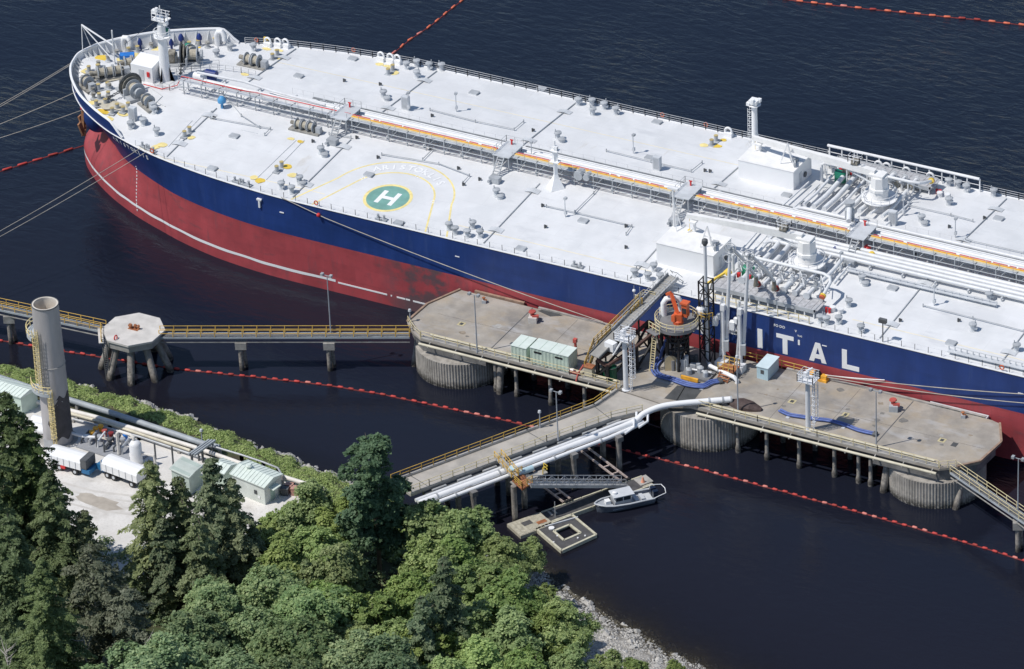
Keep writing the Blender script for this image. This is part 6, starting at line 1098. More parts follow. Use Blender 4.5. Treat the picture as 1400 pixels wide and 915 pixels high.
for i in range(4):
    a, b = np.array(Q[i]), np.array(Q[(i + 1) % 4]); c = np.mean(Q, axis=0); a2, b2 = a + (c - a) * .035, b + (c - b) * .035
    MB().beam((*a2, .3), (*b2, .3), .3, .5).build('edge_timber', 'timber_pale', sf); a, b = np.array(Hh[i]), np.array(Hh[(i + 1) % 4]); MB().beam((*a, .42), (*b, .42), .32, .22).build('opening_edge', 'timber_pale', sf)
p = at(754, 723, .5); MB().lathe([(.4, 0), (.4, .2)], p, 12).build('lid', 'bright_white', sf); MB().beam(at(745, 720, .5), at(790, 707, .5), .18, .14).build('spar', 'light_grey', sf)
for px, py in ((762, 733), (757, 742), (790, 736), (800, 733)): p = at(px, py, .43); MB().box(p + (0, 0, .06), (.2, .2, .14)).build('cleat', 'bright_white', sf)
# landing off the trestle and the gangway down
ld = thing('trestle_landing', (46.4, -62.5, 4.3), 'rusty landing with yellow rails hung on the trestle at the gangway head', 'landing'); zl = 5.9
a, b, c = at(700, 656, zl), at(714, 669, zl), at(728, 660, zl); d_ = a + (c - b)
MB().prism([tuple(q[:2]) for q in (a, b, c, d_)], zl - .25, zl).build('platform', 'rust', ld); rail([(*d_[:2], zl), (*a[:2], zl), (*b[:2], zl), (*c[:2], zl)], 1.1, 1.0, (.4, .75, 1.1), .05).build('hand_rail', 'rail_yellow', ld)
e0, e1 = at(681, 625, ZD + .4), at(704, 652, ZD + .4); MB().beam(e0, e1, 1.0, .14).build('footbridge', 'concrete_edge', ld)
n2 = (e1 - e0) / np.linalg.norm(e1 - e0); n2 = np.array([-n2[1], n2[0], 0])
for s in (-.5, .5): rail([e0 + n2 * s, e1 + n2 * s], 1.1, 1.3, (.55, 1.1), .05).build('hand_rail', 'rail_yellow', ld)
MB().tube([(*at(702, 662, zl)[:2], -4), (*at(702, 662, zl)[:2], zl - .3)], .4, 10).build('pile', 'pile', ld, True)
v = tp(-7.2, 7.9, ZD - .2); MB().tube([v, np.array(v) + (u[0] * 3, u[1] * 3, 0)], .42, 12).build('valve_body', 'pale_blue', ld, True); MB().lathe([(.35, 0), (.35, .6), (.55, .65), (.5, .8)], (v[0] - .2, v[1], v[2] + .3), 10).build('valve_actuator', 'pale_blue', ld)
MB().beam(tp(-8, 8.7, ZD - .9), tp(-2.6, 8.7, ZD - .9), 1.1, .12).build('valve_walkway', 'concrete_edge', ld); rail([tp(-3.4, 9.2, ZD - .85), tp(-2.6, 9.2, ZD - .85), tp(-2.6, 8.2, ZD - .85)], 1.0, .7, (.5, 1.0), .05).build('hand_rail', 'yellow', ld)
gw = thing('aluminium_gangway', (52, -57, .6), 'aluminium truss gangway sloping down from the trestle landing to the floating dock', 'gangway'); g0 = (b * .35 + c * .65) + (0, 0, .05); g1 = np.array([*at(853, 663, .7)[:2], .72]); gt_ = (g1 - g0) / np.linalg.norm(g1 - g0); gn = np.array([-gt_[1], gt_[0], 0]); gn /= np.linalg.norm(gn); GL = np.linalg.norm(g1 - g0)
MB().beam(g0, g1, 1.2, .1).build('tread', 'aluminium', gw)
for s in (-.62, .62):
    mb = MB(); up = np.array([0, 0, 1.])
    for h in (.1, .55, 1.15): mb.beam(g0 + gn * s + up * h, g1 + gn * s + up * h, .07, .09)
    n = 15
    for k in range(n + 1): q = g0 + gn * s + gt_ * GL * k / n; mb.beam(q + up * .1, q + up * 1.15, .06)
    for k in range(n): q = g0 + gn * s + gt_ * GL * k / n; q2 = g0 + gn * s + gt_ * GL * (k + 1) / n; mb.beam(q + up * (.1 if k % 2 else 1.1), q2 + up * (1.1 if k % 2 else .1), .05)
    mb.build('side_truss', 'aluminium', gw)
    MB().beam(g0 + gn * s * 1.02 + up * .02, g1 + gn * s * 1.02 + up * .02, .05, .42).build('side_plate', 'concrete_pale', gw)
MB().beam(g1, g1 + gt_ * 1.3 + (0, 0, -.1), 1.2, .06).build('apron', 'aluminium', gw)
# patrol boat
bt = at(813, 693, .9); st = at(880, 678, .9); ax = (st - bt)[:2]; BL = 8.2; ax = ax / np.linalg.norm(ax); bn = np.array([-ax[1], ax[0]])
boat = thing('motor_boat', ((bt[0] + st[0]) / 2, (bt[1] + st[1]) / 2, 0), 'grey aluminium motor boat with cabin and twin outboards tied to the floating dock', 'boat')
def bp_(s, e, z): return (bt[0] + ax[0] * s + bn[0] * e, bt[1] + ax[1] * s + bn[1] * e, z)
sec = [(0, .05, 1.35), (.5, .55, 1.3), (1.3, 1.0, 1.2), (2.4, 1.25, 1.1), (4.5, 1.35, 1.0), (BL, 1.3, .95)]; rows = []
for s, w, z in sec: rows.append([bp_(s, w, z), bp_(s + .12, w * .96, z - .35), bp_(s + .3 * (1 - s / BL), w * .72, .0), bp_(s + .5 * (1 - s / BL), 0, -.4), bp_(s + .3 * (1 - s / BL), -w * .72, .0), bp_(s + .12, -w * .96, z - .35), bp_(s, -w, z)])
MB().strip(rows).ngon(rows[-1]).build('hull', 'boat_hull', boat, False)
MB().strip([[bp_(s + .05, w * .9, z - .12) for s, w, z in sec[:4]], [bp_(s + .05, -w * .9, z - .12) for s, w, z in sec[:4]]], True).build('fore_deck', 'boat_grey', boat); MB().strip([[bp_(s, sec[4][1] * .9, .45) for s in (2.2, BL)], [bp_(s, -1.2, .45) for s in (2.2, BL)]], True).build('cockpit_sole', 'light_grey', boat)
for sd in (-1, 1): MB().tube([bp_(s, sd * w, z + .03) for s, w, z in sec], .11, 6).build('gunwale', 'light_grey', boat, True)
def bbx(s0, s1, e0, e1, z0, z1, name, mt): return MB().prism([bp_(s0, e0, 0)[:2], bp_(s1, e0, 0)[:2], bp_(s1, e1, 0)[:2], bp_(s0, e1, 0)[:2]], z0, z1).build(name, mt, boat)
cabin = bbx(2.6, 4.9, -.95, .95, .5, 1.5, 'cabin', 'boat_grey'); bbx(2.75, 4.85, -.9, .9, 1.5, 2.1, 'cabin_window', 'glass'); bbx(2.4, 5.4, -1.05, 1.05, 2.15, 2.27, 'cabin_roof', 'light_grey')
for s in (2.7, 3.8, 4.9):
    for e in (-.93, .93): MB().beam(bp_(s, e, 1.4), bp_(s, e, 2.2), .09).build('window_post', 'light_grey', boat)
MB().lathe([(.32, 0), (.32, .25), (.1, .32)], bp_(2.9, 0, 2.27), 12).build('radar_dome', 'bright_white', boat); bbx(1.5, 2.2, -.4, .4, .95, 1.5, 'bow_locker', 'bright_white')
for s in (5.6, 6.5): bbx(s, s + .5, -.7, .7, .46, .95, 'bench', 'light_grey')
for e in (-.45, .45): bbx(BL, BL + .6, e - .25, e + .25, .2, 1.5, 'outboard_motor', 'navy_dark'); bbx(BL - .02, BL + .7, e - .3, e + .3, 1.3, 1.65, 'motor_cowl', 'navy_dark')
MB().tube([bp_(BL, 1.1, 1.0), bp_(BL + .2, 1.1, 1.7), bp_(BL + 1.7, .9, 1.5), bp_(BL + 1.9, 0, 1.4), bp_(BL + 1.7, -.9, 1.2), bp_(BL, -1.1, .9)], .06, 6).build('stern_rail', 'bright_white', boat)
# ------------------------------------------------------------------ oil booms
def boom(pxs, label, pitch=1.75, ln=1.0, r=.185, mt='boom_red'):
    P = [at(*q, 0.0) for q in pxs]; L_ = [0]
    for a, b in zip(P[:-1], P[1:]): L_.append(L_[-1] + np.linalg.norm(b - a))
    o = thing('oil_boom', tuple(P[0]), label, 'oil boom', 'oil containment booms'); Q = np.array(P)
    def pt(s): return np.array([np.interp(s, L_, Q[:, k]) for k in range(3)])
    N_ = int(L_[-1] / .9); MB().tube([pt(L_[-1] * i / N_) + (0, .05 * math.sin(i * .9), .0) for i in range(N_ + 1)], .1, 6).build('skirt', 'boom_skirt', o)
    kits = []
    for i in range(int(L_[-1] / pitch)):
        a, b = pt(i * pitch), pt(i * pitch + ln); c = (a + b) / 2; ang = math.atan2(b[1] - a[1], b[0] - a[0]); m3 = random.choice((mt, mt, mt, 'boom_pink', 'boom_dull')); me = BOOM.setdefault((r, ln, m3), MB().tube([(-ln / 2, 0, 0), (-ln / 2 + .12, 0, 0), (ln / 2 - .12, 0, 0), (ln / 2, 0, 0)], [r * .5, r, r, r * .5], 8).mesh('float', m3, True))
        inst('float', me, (c[0], c[1] + random.uniform(-.06, .06), .1 + random.uniform(-.03, .03)), ang + random.uniform(-.12, .12), o)
BOOM = {}
boom([(-60, 458), (0, 466), (60, 476), (140, 489), (240, 505), (340, 515), (440, 526), (520, 539), (600, 556), (680, 573), (724, 583)], 'red oil boom floating from the left edge past the octagonal dolphin to the trestle', 1.62, .82)
boom([(724, 583), (790, 600), (868, 620), (950, 640), (1050, 667), (1150, 694), (1250, 722), (1330, 745), (1400, 767), (1470, 790)], 'red oil boom floating in front of the right wharf deck to the lower right edge', 1.5, .74)
boom([(-60, 254), (0, 235), (50, 219), (90, 207), (116, 199)], 'short red oil boom meeting the tanker bow at the left edge', 2.6, 1.6)
boom([(536, 75), (560, 55), (590, 35), (615, 14), (640, -5), (660, -30)], 'red and black oil boom leading away from the far side of the tanker', 2.5, 1.2, mt='boom_orange')
boom([(1050, -4), (1100, 3), (1180, 12), (1260, 20), (1340, 28), (1400, 35), (1460, 42)], 'thin orange oil boom across the top right corner', 2.4, 1.1, .2, mt='boom_orange')
# ------------------------------------------------------------------ mooring lines
def rope(P, label, r=.04, sag=0.5, mt='rope'):
    A_, B_ = np.array(P[0], float), np.array(P[1], float); pts = []
    for i in range(17): k = i / 16; pts.append(A_ + (B_ - A_) * k - np.array([0, 0, sag * 4 * k * (1 - k)]))
    o = MB().tube(pts, r, 6).build('mooring_line', mt, None, True); tag(o, label, 'rope', 'mooring lines of the tanker')
a_sw = at(114, 150, 11.6)
def hp(x, side, dz=.35, out=.25): p, n = hull_x(x, D, side); return p + n * out + np.array([0, 0, dz])
rope([(-62.4, -2.6, D + 2.35), (DA[0], DA[1] + .6, ZD + .6)], 'upper of the two mooring lines leaving the very tip of the bow'); rope([(-62.2, -3.4, D + 2.35), (DA[0] + .5, DA[1] - .2, ZD + .6)], 'lower of the two mooring lines leaving the very tip of the bow')
rope([hp(-56.5, -1, 2.35), (DA[0] - .2, DA[1] - 1.2, ZD + .6)], 'mooring line from the bow bulwark just above the anchor'); rope([a_sw, (DA[0] + .5, DA[1] - 2.6, ZD + .6)], 'mooring line passing the anchor towards the left edge')
rope([hp(-40.6, -1), (DB[0], DB[1] + .8, ZD + .6)], 'left one of two parallel mooring lines crossing the red bow'); rope([hp(-39.2, -1), (DB[0] + .8, DB[1], ZD + .6)], 'right one of two parallel mooring lines crossing the red bow')
q = on_y(433, 290, -22.3); rope([(q[0] - 6, -22.15, D + .3), (q[0] + 1.5, -22.3, 12.3)], 'upper end of the spring line at the rail left of the helipad', .06, 0); e = wf(826, 444); rope([(q[0] + 1.5, -22.3, 12.3), (e[0], e[1] - .3, ZD + .6)], 'long spring line sloping down the blue hull to the wharf', .06, .4)
MB_ = MB().ball((q[0] + .3, -22.35, 12.6), .32).build('rat_guard', 'red', ship)
c_ = wf(1124, 519); rope([(c_[0] + .3, c_[1], ZD + .8), (hp(104, -1)[0], -22.2, 11.4)], 'upper of the two stern spring lines running right from the orange winch', .06, .3); rope([(c_[0] + .3, c_[1] - .2, ZD + .7), (106.5, -22.2, 10.4)], 'lower of the two stern spring lines running right from the orange winch', .06, .5)
rope([(c_[0] + .5, c_[1], ZD + .85), (c_[0] + 9, c_[1] + 1.0, ZD + 1.7)], 'thick white rope tail at the orange winch', .07, .1, 'bright_white')
# ------------------------------------------------------------------ chimney and yard
ch = thing('chimney_stack', (-17.1, -78.1, 4.0), 'tall grey chimney stack with yellow caged ladder and sooty patch on the shore', 'chimney'); cx, cy, z0, H_ = -17.1, -78.1, 3.9, 21.7
R0, R1 = 2.05, 1.84; nseg = 32
def cr(z): return R0 + (R1 - R0) * z / H_
prof = [(cr(z) + (.0), z) for z in np.linspace(0, H_, 12)]
MB().lathe(prof, (cx, cy, z0), nseg, False).build('shell', 'chimney_grey', ch, True); MB().lathe([(R1 + .02, H_), (R1 - .25, H_), (R1 - .3, H_ - 4), (.01, H_ - 4.2)], (cx, cy, z0), nseg, False).build('lining', 'refractory', ch, True)
MB().ring((cx, cy, z0 + H_ - .05), R1, .09, 'z', 28, 6).build('rim', 'dark_grey', ch); MB().ring((cx, cy, z0 + 12.4), cr(12.4) + .02, .06, 'z', 28, 5).build('weld_band', 'concrete_edge', ch)
rows = []                                                        # soot runs down one side
for i, z in enumerate(np.linspace(1.2, 7.8, 14)):
    a0 = -1.35 + .25 * math.sin(i * 1.1) + (.5 if z > 6 else 0) * (z - 6) / 1.8; a1 = .6
    rows.append([(cx + (cr(z) + .02) * math.cos(t), cy + (cr(z) + .02) * math.sin(t), z0 + z + .35 * math.sin(t * 7)) for t in np.linspace(a0, a1, 16)])
MB().strip(rows).build('soot_patch', 'chimney_soot', ch, True)
def vec(ang, r, z): return np.array([cx + r * math.cos(ang), cy + r * math.sin(ang), z0 + z])
for z1_, z2_, an in ((.3, 9.4, -1.15), (8.9, 18.6, -1.75)):
    lad = MB()
    for s in (-.1, .1): lad.beam(vec(an + s, cr(z1_) + .35, z1_), vec(an + s, cr(z2_) + .35, z2_), .07)
    for k in range(int((z2_ - z1_) / .35)): z = z1_ + .2 + k * .35; lad.beam(vec(an - .1, cr(z) + .35, z), vec(an + .1, cr(z) + .35, z), .05)
    for k in range(int((z2_ - z1_) / 1.4)): z = z1_ + .5 + k * 1.4; lad.beam(vec(an, cr(z) - .05, z), vec(an, cr(z) + .4, z), .07)
    lad.build('ladder', 'pale_yellow', ch); cg = MB()
    for k in range(int((z2_ - z1_ - 1.5) / .65)): z = z1_ + 1.6 + k * .65; c0 = vec(an, cr(z) + .62, z); cg.ring(tuple(c0), .4, .04, 'z', 10, 4)
    for t in range(5): aa = an - 1.2 + t * .6; z = z1_ + 1.6; cg.beam(vec(an, cr(z) + .62, z) + .4 * np.array([math.cos(aa), math.sin(aa), 0]), vec(an, cr(z2_) + .62, z2_) + .4 * np.array([math.cos(aa), math.sin(aa), 0]), .045)
    cg.build('ladder_cage', 'pale_yellow', ch)
for z, a0, a1 in ((17.4, 2.0, 4.4), (9.0, 3.6, 5.2)):
    pf = MB(); aa = np.linspace(a0, a1, 14); pf.strip([[tuple(vec(t, cr(z) - .03, z)) for t in aa], [tuple(vec(t, cr(z) + 1.0, z)) for t in aa]]); pf.strip([[tuple(vec(t, cr(z) + 1.0, z - .5)) for t in aa], [tuple(vec(t, cr(z) + 1.0, z)) for t in aa]]); pf.build('ring_platform', 'galv_pale', ch)
    pr2 = MB()
    for b2 in (.55, 1.1): pr2.tube([vec(t, cr(z) + 1.0, z + b2) for t in aa], .05, 5)
    for t in aa[::2]: pr2.beam(vec(t, cr(z) + 1.0, z), vec(t, cr(z) + 1.0, z + 1.1), .06)
    pr2.build('platform_rail', 'pale_yellow', ch)
MB().bbox(cx - .4, cx + 1.1, cy - R0 - .9, cy - R0 - .8, z0, z0 + 1.6).build('access_screen', 'galvanised', ch)
MB().lathe([(2.7, -.3), (2.7, .15)], (cx, cy, z0), 28).build('foundation', 'concrete_edge', ch)
ZY = 4.0
for i, (px, py, r) in enumerate(((57, 592, .75), (54, 580, .7))): pass
for k, (px, py) in enumerate(((56, 592), (55, 582))):
    p = at(px, py, ZY); o = MB().tube([(p[0] - 1.2, p[1], ZY + .7), (p[0] - 1.1, p[1], ZY + .7), (p[0] + 1.1, p[1], ZY + .7), (p[0] + 1.2, p[1], ZY + .7)], [.3, .7, .7, .3], 14).build('white_tank', 'bright_white', None, True); tag(o, ('nearer' if k == 0 else 'farther') + ' small white horizontal tank at the left foot of the chimney', 'tank', 'white tanks by the chimney')
# shoreline pipes
def shore_pipe(pxs, z, r, mt, label, sup=True):
    P = [at(px, py, z) for px, py in pxs]; o = thing('shore_pipe', (P[0][0], P[0][1], z - r), label, 'pipeline', 'pipes along the shore'); MB().tube(P, r, 12).build('pipe_run', mt, o, True)
    for a, b in zip(P[:-1], P[1:]):
        n = max(1, int(np.linalg.norm(b - a) / 5))
        for i in range(n + 1): q = a + (b - a) * i / n; MB().box((q[0], q[1], (q[2] - r + float(min(ground_z(q[0], q[1]), 4.0)) - .2) / 2), (.4, .4, max(.1, q[2] - r - float(min(ground_z(q[0], q[1]), 4.0)) + .25))).build('pipe_sleeper', 'concrete_edge', o)
shore_pipe([(-40, 503), (50, 533), (160, 567), (276, 606), (300, 612)], 5.0, .42, 'galv_pipe', 'thick grey pipe nearest the water along the green bank')
shore_pipe([(-40, 527), (60, 552), (130, 570), (271, 613), (330, 634), (400, 656), (445, 670)], 4.75, .3, 'refractory_white', 'white pipe running along the bank from chimney to trestle')
shore_pipe([(60, 556), (150, 580), (260, 616)], 4.55, .2, 'rail_cream_pale', 'thin cream pipe along the yard behind the chimney')
shore_pipe([(100, 573), (190, 597), (300, 634)], 4.5, .16, 'galvanised', 'thin grey pipe beside the valve skid')
shore_pipe([(280, 607), (330, 622), (360, 632), (380, 640), (385, 649)], 5.6, .14, 'galvanised', 'grey cable duct curving behind the mint roofed building')
o = thing('pipe_bridge', at(282, 612, ZY), 'dark grey steel pipe bridge over the shore pipes near the green building', 'pipe bridge'); a, b = at(262, 622, 6.4), at(290, 602, 6.4)
for s in (-.4, 0, .4): MB().beam(a + (s, s * .3, 0), b + (s, s * .3, 0), .22, .3).build('beam', 'galv_pipe', o)
for q in (a, a * .5 + b * .5, b): MB().beam((q[0], q[1], 3.6), (q[0], q[1], 6.4), .25).build('leg', 'dark_grey', o)
# valve skid
p = at(160, 607, ZY); sk = thing('valve_skid', (p[0], p[1], ZY), 'grey slab of dark piping with orange valves between chimney and white vessel', 'valve skid'); MB().prism([tuple(at(*q, ZY)[:2]) for q in ((104, 612), (128, 598), (205, 622), (183, 638))], ZY - .1, ZY + .2).build('slab', 'slab_grey', sk)
for i in range(7):
    a = at(112 + i * 11, 607 + i * 3.1, ZY); b2 = at(122 + i * 11, 594 + i * 3.1, ZY); zz = ZY + .6 + (i % 3) * .25; MB().tube([(a[0], a[1], ZY + .2), (a[0], a[1], zz), (b2[0], b2[1], zz), (b2[0], b2[1], ZY + .2)], .14 + .06 * (i % 2), 8).build('pipe_loop', ('dark_grey', 'galvanised', 'white', 'dark_grey')[i % 4], sk, True)
for i, (px, py, mt) in enumerate(((131, 589, 'cable_orange'), (138, 586, 'cable_orange'), (126, 594, 'cable_orange'), (143, 592, 'hydrant_red'), (152, 596, 'red_dark'), (150, 604, 'dark_grey'), (168, 604, 'galvanised'), (172, 598, 'blue_tarp'), (162, 599, 'dark_grey'), (118, 600, 'white'), (136, 600, 'galvanised'))):
    q = at(px, py, ZY + .6); MB().lathe([(.3, -.5), (.3, .2), (.42, .25), (.38, .45), (.1, .5)], (q[0], q[1], ZY + .7), 10).build('valve', mt, sk)
MB().tube([tuple(at(96, 592, 5.0)), tuple(at(115, 597, 5.0)), tuple(at(130, 598, 5.0))], .22, 10).build('feed_pipe', 'white', sk, True)
for px, py, h in ((133, 613, 2.4), (143, 620, 2.0), (213, 628, 2.6), (237, 636, 3.0), (272, 630, 2.6)): q = at(px, py, ZY); MB().beam((q[0], q[1], ZY), (q[0], q[1], ZY + h), .18).build('post', 'dark_grey', sk)
p = at(187, 632, ZY); o = thing('pressure_vessel', (p[0], p[1], ZY), 'white upright pressure vessel with bent outlet pipe in the yard', 'vessel'); MB().lathe([(.9, 0), (.9, .3), (.85, .4), (.85, 2.9), (.6, 3.3), (.2, 3.45)], (p[0], p[1], ZY), 18).build('shell', 'white', o, True); MB().tube([(p[0] - .2, p[1], ZY + 3.4), (p[0] - .2, p[1] + .1, ZY + 3.9), (p[0] - .8, p[1] + .2, ZY + 4.1), (p[0] - 2.6, p[1] + .3, ZY + 4.1), (p[0] - 3.1, p[1] + .4, ZY + 3.6), (p[0] - 3.1, p[1] + .4, ZY + .3)], .22, 10).build('outlet_pipe', 'refractory_white', o, True); MB().tube([(p[0] + .7, p[1] + .2, ZY + 1.6), (p[0] + 2.6, p[1] + .4, ZY + 1.5), (p[0] + 2.8, p[1] + .4, ZY + .2)], .2, 10).build('side_pipe', 'refractory_white', o, True)
# trailers
def trailer(px0, py0, px1, py1, label, cab):
    a, b = at(px0, py0, ZY), at(px1, py1, ZY); t = (b - a)[:2]; L_ = np.linalg.norm(t); t = t / L_; n = np.array([-t[1], t[0]]); o = thing('box_trailer', ((a[0] + b[0]) / 2, (a[1] + b[1]) / 2, ZY), label, 'trailer', 'white trailers in the yard')
    def P(s, e, z): return (a[0] + t[0] * s + n[0] * e, a[1] + t[1] * s + n[1] * e, ZY + z)
    sec = [(0, 1.0), (1.25, 1.0), (1.25, 2.1), (1.0, 2.5), (.4, 2.7), (-.4, 2.7), (-1.0, 2.5), (-1.25, 2.1), (-1.25, 1.0)]
    MB().strip([[P(0, e, z) for e, z in sec + sec[:1]], [P(L_, e, z) for e, z in sec + sec[:1]]], True).ngon([P(0, e, z) for e, z in sec]).ngon([P(L_, e, z) for e, z in sec[::-1]]).build('body', 'bright_white', o)
    MB().beam(P(0, 0, .8), P(L_, 0, .8), 1.6, .25).build('chassis', 'dark_grey', o)
    for s in np.linspace(.8, L_ - .8, 5): MB().beam(P(s, -1.28, 2.15), P(s, 1.28, 2.15) if False else P(s, -1.28, 1.05), .07).build('rib', 'light_grey', o)
    for s in (.9, 2.0, L_ - 1.0):
        for e in (-1.1, 1.1): c = np.array(P(s, e, .5)); nn = np.array([n[0], n[1], 0]); w = MB().tube([c - nn * .16, c + nn * .16], .5, 14).build('wheel', 'black', o, True); MB().tube([c - nn * .19, c + nn * .19], .24, 10).build('rim', 'light_grey', w)
    if cab: MB().prism([P(L_, -1.1, 0)[:2], P(L_ + 1.3, -1.1, 0)[:2], P(L_ + 1.3, 1.1, 0)[:2], P(L_, 1.1, 0)[:2]], ZY + .55, ZY + 1.2).build('front_frame', 'blue_steel', o); MB().prism([P(L_ - .05, -1.15, 0)[:2], P(L_ + .9, -1.15, 0)[:2], P(L_ + .9, 1.15, 0)[:2], P(L_ - .05, 1.15, 0)[:2]], ZY + 1.3, ZY + 2.7).build('end_cabinet', 'dark_grey', o); MB().box(P(2.6, -1.2, .75), (.7, .3, .4)).build('tail_box', 'red', o)
    else: MB().prism([P(-1.2, -.9, 0)[:2], P(0, -.9, 0)[:2], P(0, .9, 0)[:2], P(-1.2, .9, 0)[:2]], ZY + .6, ZY + 1.5).build('front_frame', 'blue_steel', o); MB().beam(P(-.1, -1.2, .9), P(-.1, -1.2, 2.6), .12).build('post', 'light_grey', o)
trailer(72, 633, 118, 646, 'white box trailer with dark front cabinet nearest the chimney', True); trailer(148, 646, 196, 664, 'white box trailer with blue frame partly behind the conifers', False)
# buildings
def shed(pxs, h, ridge, label, wall='mint', roof='mint_roof', z=ZY, zr=None, name='utility_building', pitch=.5, ribs=True, door=True):
    zr = z + h; A_, B_, C_ = [at(*q, zr)[:2] for q in pxs]; D2 = A_ + (C_ - B_); o = thing(name, ((A_[0] + C_[0]) / 2, (A_[1] + C_[1]) / 2, z), label, 'building', 'green roofed sheds')
    MB().prism([A_, B_, C_, D2], z - .2, zr).build('wall', wall, o); m0, m1 = (A_ + D2) / 2, (B_ + C_) / 2; t = (B_ - A_) / np.linalg.norm(B_ - A_); n = (C_ - B_) / np.linalg.norm(C_ - B_); ov = .25
    A2, B2, C2, D3 = A_ - t * ov - n * ov, B_ + t * ov - n * ov, C_ + t * ov + n * ov, D2 - t * ov + n * ov; m0, m1 = m0 - t * ov, m1 + t * ov
    def v3(p, z_): return (p[0], p[1], z_)
    MB().add([v3(A2, zr - .05), v3(B2, zr - .05), v3(m1, zr + pitch), v3(m0, zr + pitch), v3(D3, zr - .05), v3(C2, zr - .05), v3(A2, zr - .15), v3(B2, zr - .15), v3(C2, zr - .15), v3(D3, zr - .15)], [(0, 1, 2, 3), (3, 2, 5, 4), (6, 7, 1, 0), (1, 7, 8, 5, 2), (9, 6, 0, 3, 4), (8, 9, 4, 5), (9, 8, 7, 6)]).build('roof', roof, o)
    L_ = np.linalg.norm(B_ - A_)
    if ribs:
        for k in range(int(L_ / .62) + 1):
            s = k * .62; q0, q1, q2 = A2 + t * s, m0 + t * s, D3 + t * s; MB().beam(v3(q0, zr - .01), v3(q1, zr + pitch + .03), .07, .06).beam(v3(q1, zr + pitch + .03), v3(q2, zr - .01), .07, .06).build('roof_rib', roof, o)
    if door:
        c = A_ + t * L_ * .72 - n * .03; MB().prism([c - t * .25, c + t * .25, c + t * .25 - n * .03, c - t * .25 - n * .03], z + 1.2, z + 1.8).build('window', 'glass', o); c = A_ + t * L_ * .82 - n * .03; MB().prism([c - t * .2, c + t * .2, c + t * .2 - n * .03, c - t * .2 - n * .03], z + .7, z + 1.1).build('meter_box', 'bright_white', o)
        c = B_ + n * 1.2; MB().prism([c, c + n * .9, c + n * .9 + t * .04, c + t * .04], z + .05, z + 2.0).build('door', 'mint_dark', o); MB().prism([c - n * .3, c + n * 1.3, c + n * 1.3 + t * .9, c - n * .3 + t * .9], z + 2.1, z + 2.2).build('door_canopy', 'mint_roof', o)
        MB().lathe([(.35, 0), (.35, .3), (.5, .35), (.3, .6)], v3((m0 * .7 + m1 * .3), zr + pitch - .05), 10).build('roof_vent', 'mint_roof', o)
    return o
shed([(317, 647), (361, 665), (384, 648)], 3.0, .6, 'mint green building with curved ribbed roof and small window beside the trees', wall='wall_white')
shed([(290, 640), (306, 646), (322, 634)], 2.5, .3, 'small mint lean-to with dark gap joining the larger green building', door=False)
shed([(-22, 527), (28, 542), (50, 531)], 3.0, .5, 'ribbed mint shed at the left edge behind the chimney', door=False, name='ribbed_shed')
o = shed([(234, 640), (258, 651), (274, 636)], 3.1, .1, 'plain green grey container behind the pointed conifers', wall='mint_grey', roof='mint_grey_roof', pitch=.05, door=False, ribs=False, name='storage_container'); o['category'] = 'container'
for px, py, mt, lb in ((390, 676, 'dark_grey', 'dark switch cabinet at the right end of the mint building'), (396, 672, 'brick_pink', 'nearer pink block behind the mint building'), (404, 676, 'brick_pink', 'farther pink block behind the mint building')):
    p = at(px, py, ZY); o = MB().box((p[0], p[1], ZY + .5), (1.0, .9, 1.1), .3).box((p[0], p[1], ZY + 1.1), (1.1, 1.0, .1), .3).build('cabinet', mt, None); tag(o, lb, 'cabinet')
p = at(143, 549, 4); lamp_post((at(150, 560, ZY)[0] - 6.0, at(150, 560, ZY)[1] - 1.5, ZY), 5.5, 'lamp post by the ribbed shed left of the chimney', False)
p = at(277, 612, ZY); lamp_post(tuple(p), 2.6, 'short lamp post at the pipe bridge on the bank', False)

# ------------------------------------------------------------------ vegetation
def quads_mesh(name, C_, N_, S1, S2, mt, rng):
    """leaf-sized quads: centres, normals, half lengths / widths"""
    n = len(C_); r = rng.normal(size=(n, 3)); t = np.cross(N_, r); t /= np.linalg.norm(t, axis=1)[:, None] + 1e-9; b = np.cross(N_, t)
    V = np.empty((n, 4, 3)); V[:, 0] = C_ - t * S1[:, None]; V[:, 1] = C_ - b * S2[:, None]; V[:, 2] = C_ + t * S1[:, None]; V[:, 3] = C_ + b * S2[:, None]
    return raw_mesh(name, V.reshape(-1, 3), n, mt)
def raw_mesh(name, V, n, mt, k=4):
    me = bpy.data.meshes.new(name); me.vertices.add(n * k); me.vertices.foreach_set('co', np.ascontiguousarray(V, np.float32).ravel())
    me.loops.add(n * k); me.loops.foreach_set('vertex_index', np.arange(n * k, dtype=np.int32)); me.polygons.add(n)
    me.polygons.foreach_set('loop_start', np.arange(0, n * k, k, dtype=np.int32)); me.materials.append(MAT[mt]); me.update(calc_edges=True); return me
def unit(v): return v / (np.linalg.norm(v, axis=-1, keepdims=True) + 1e-9)
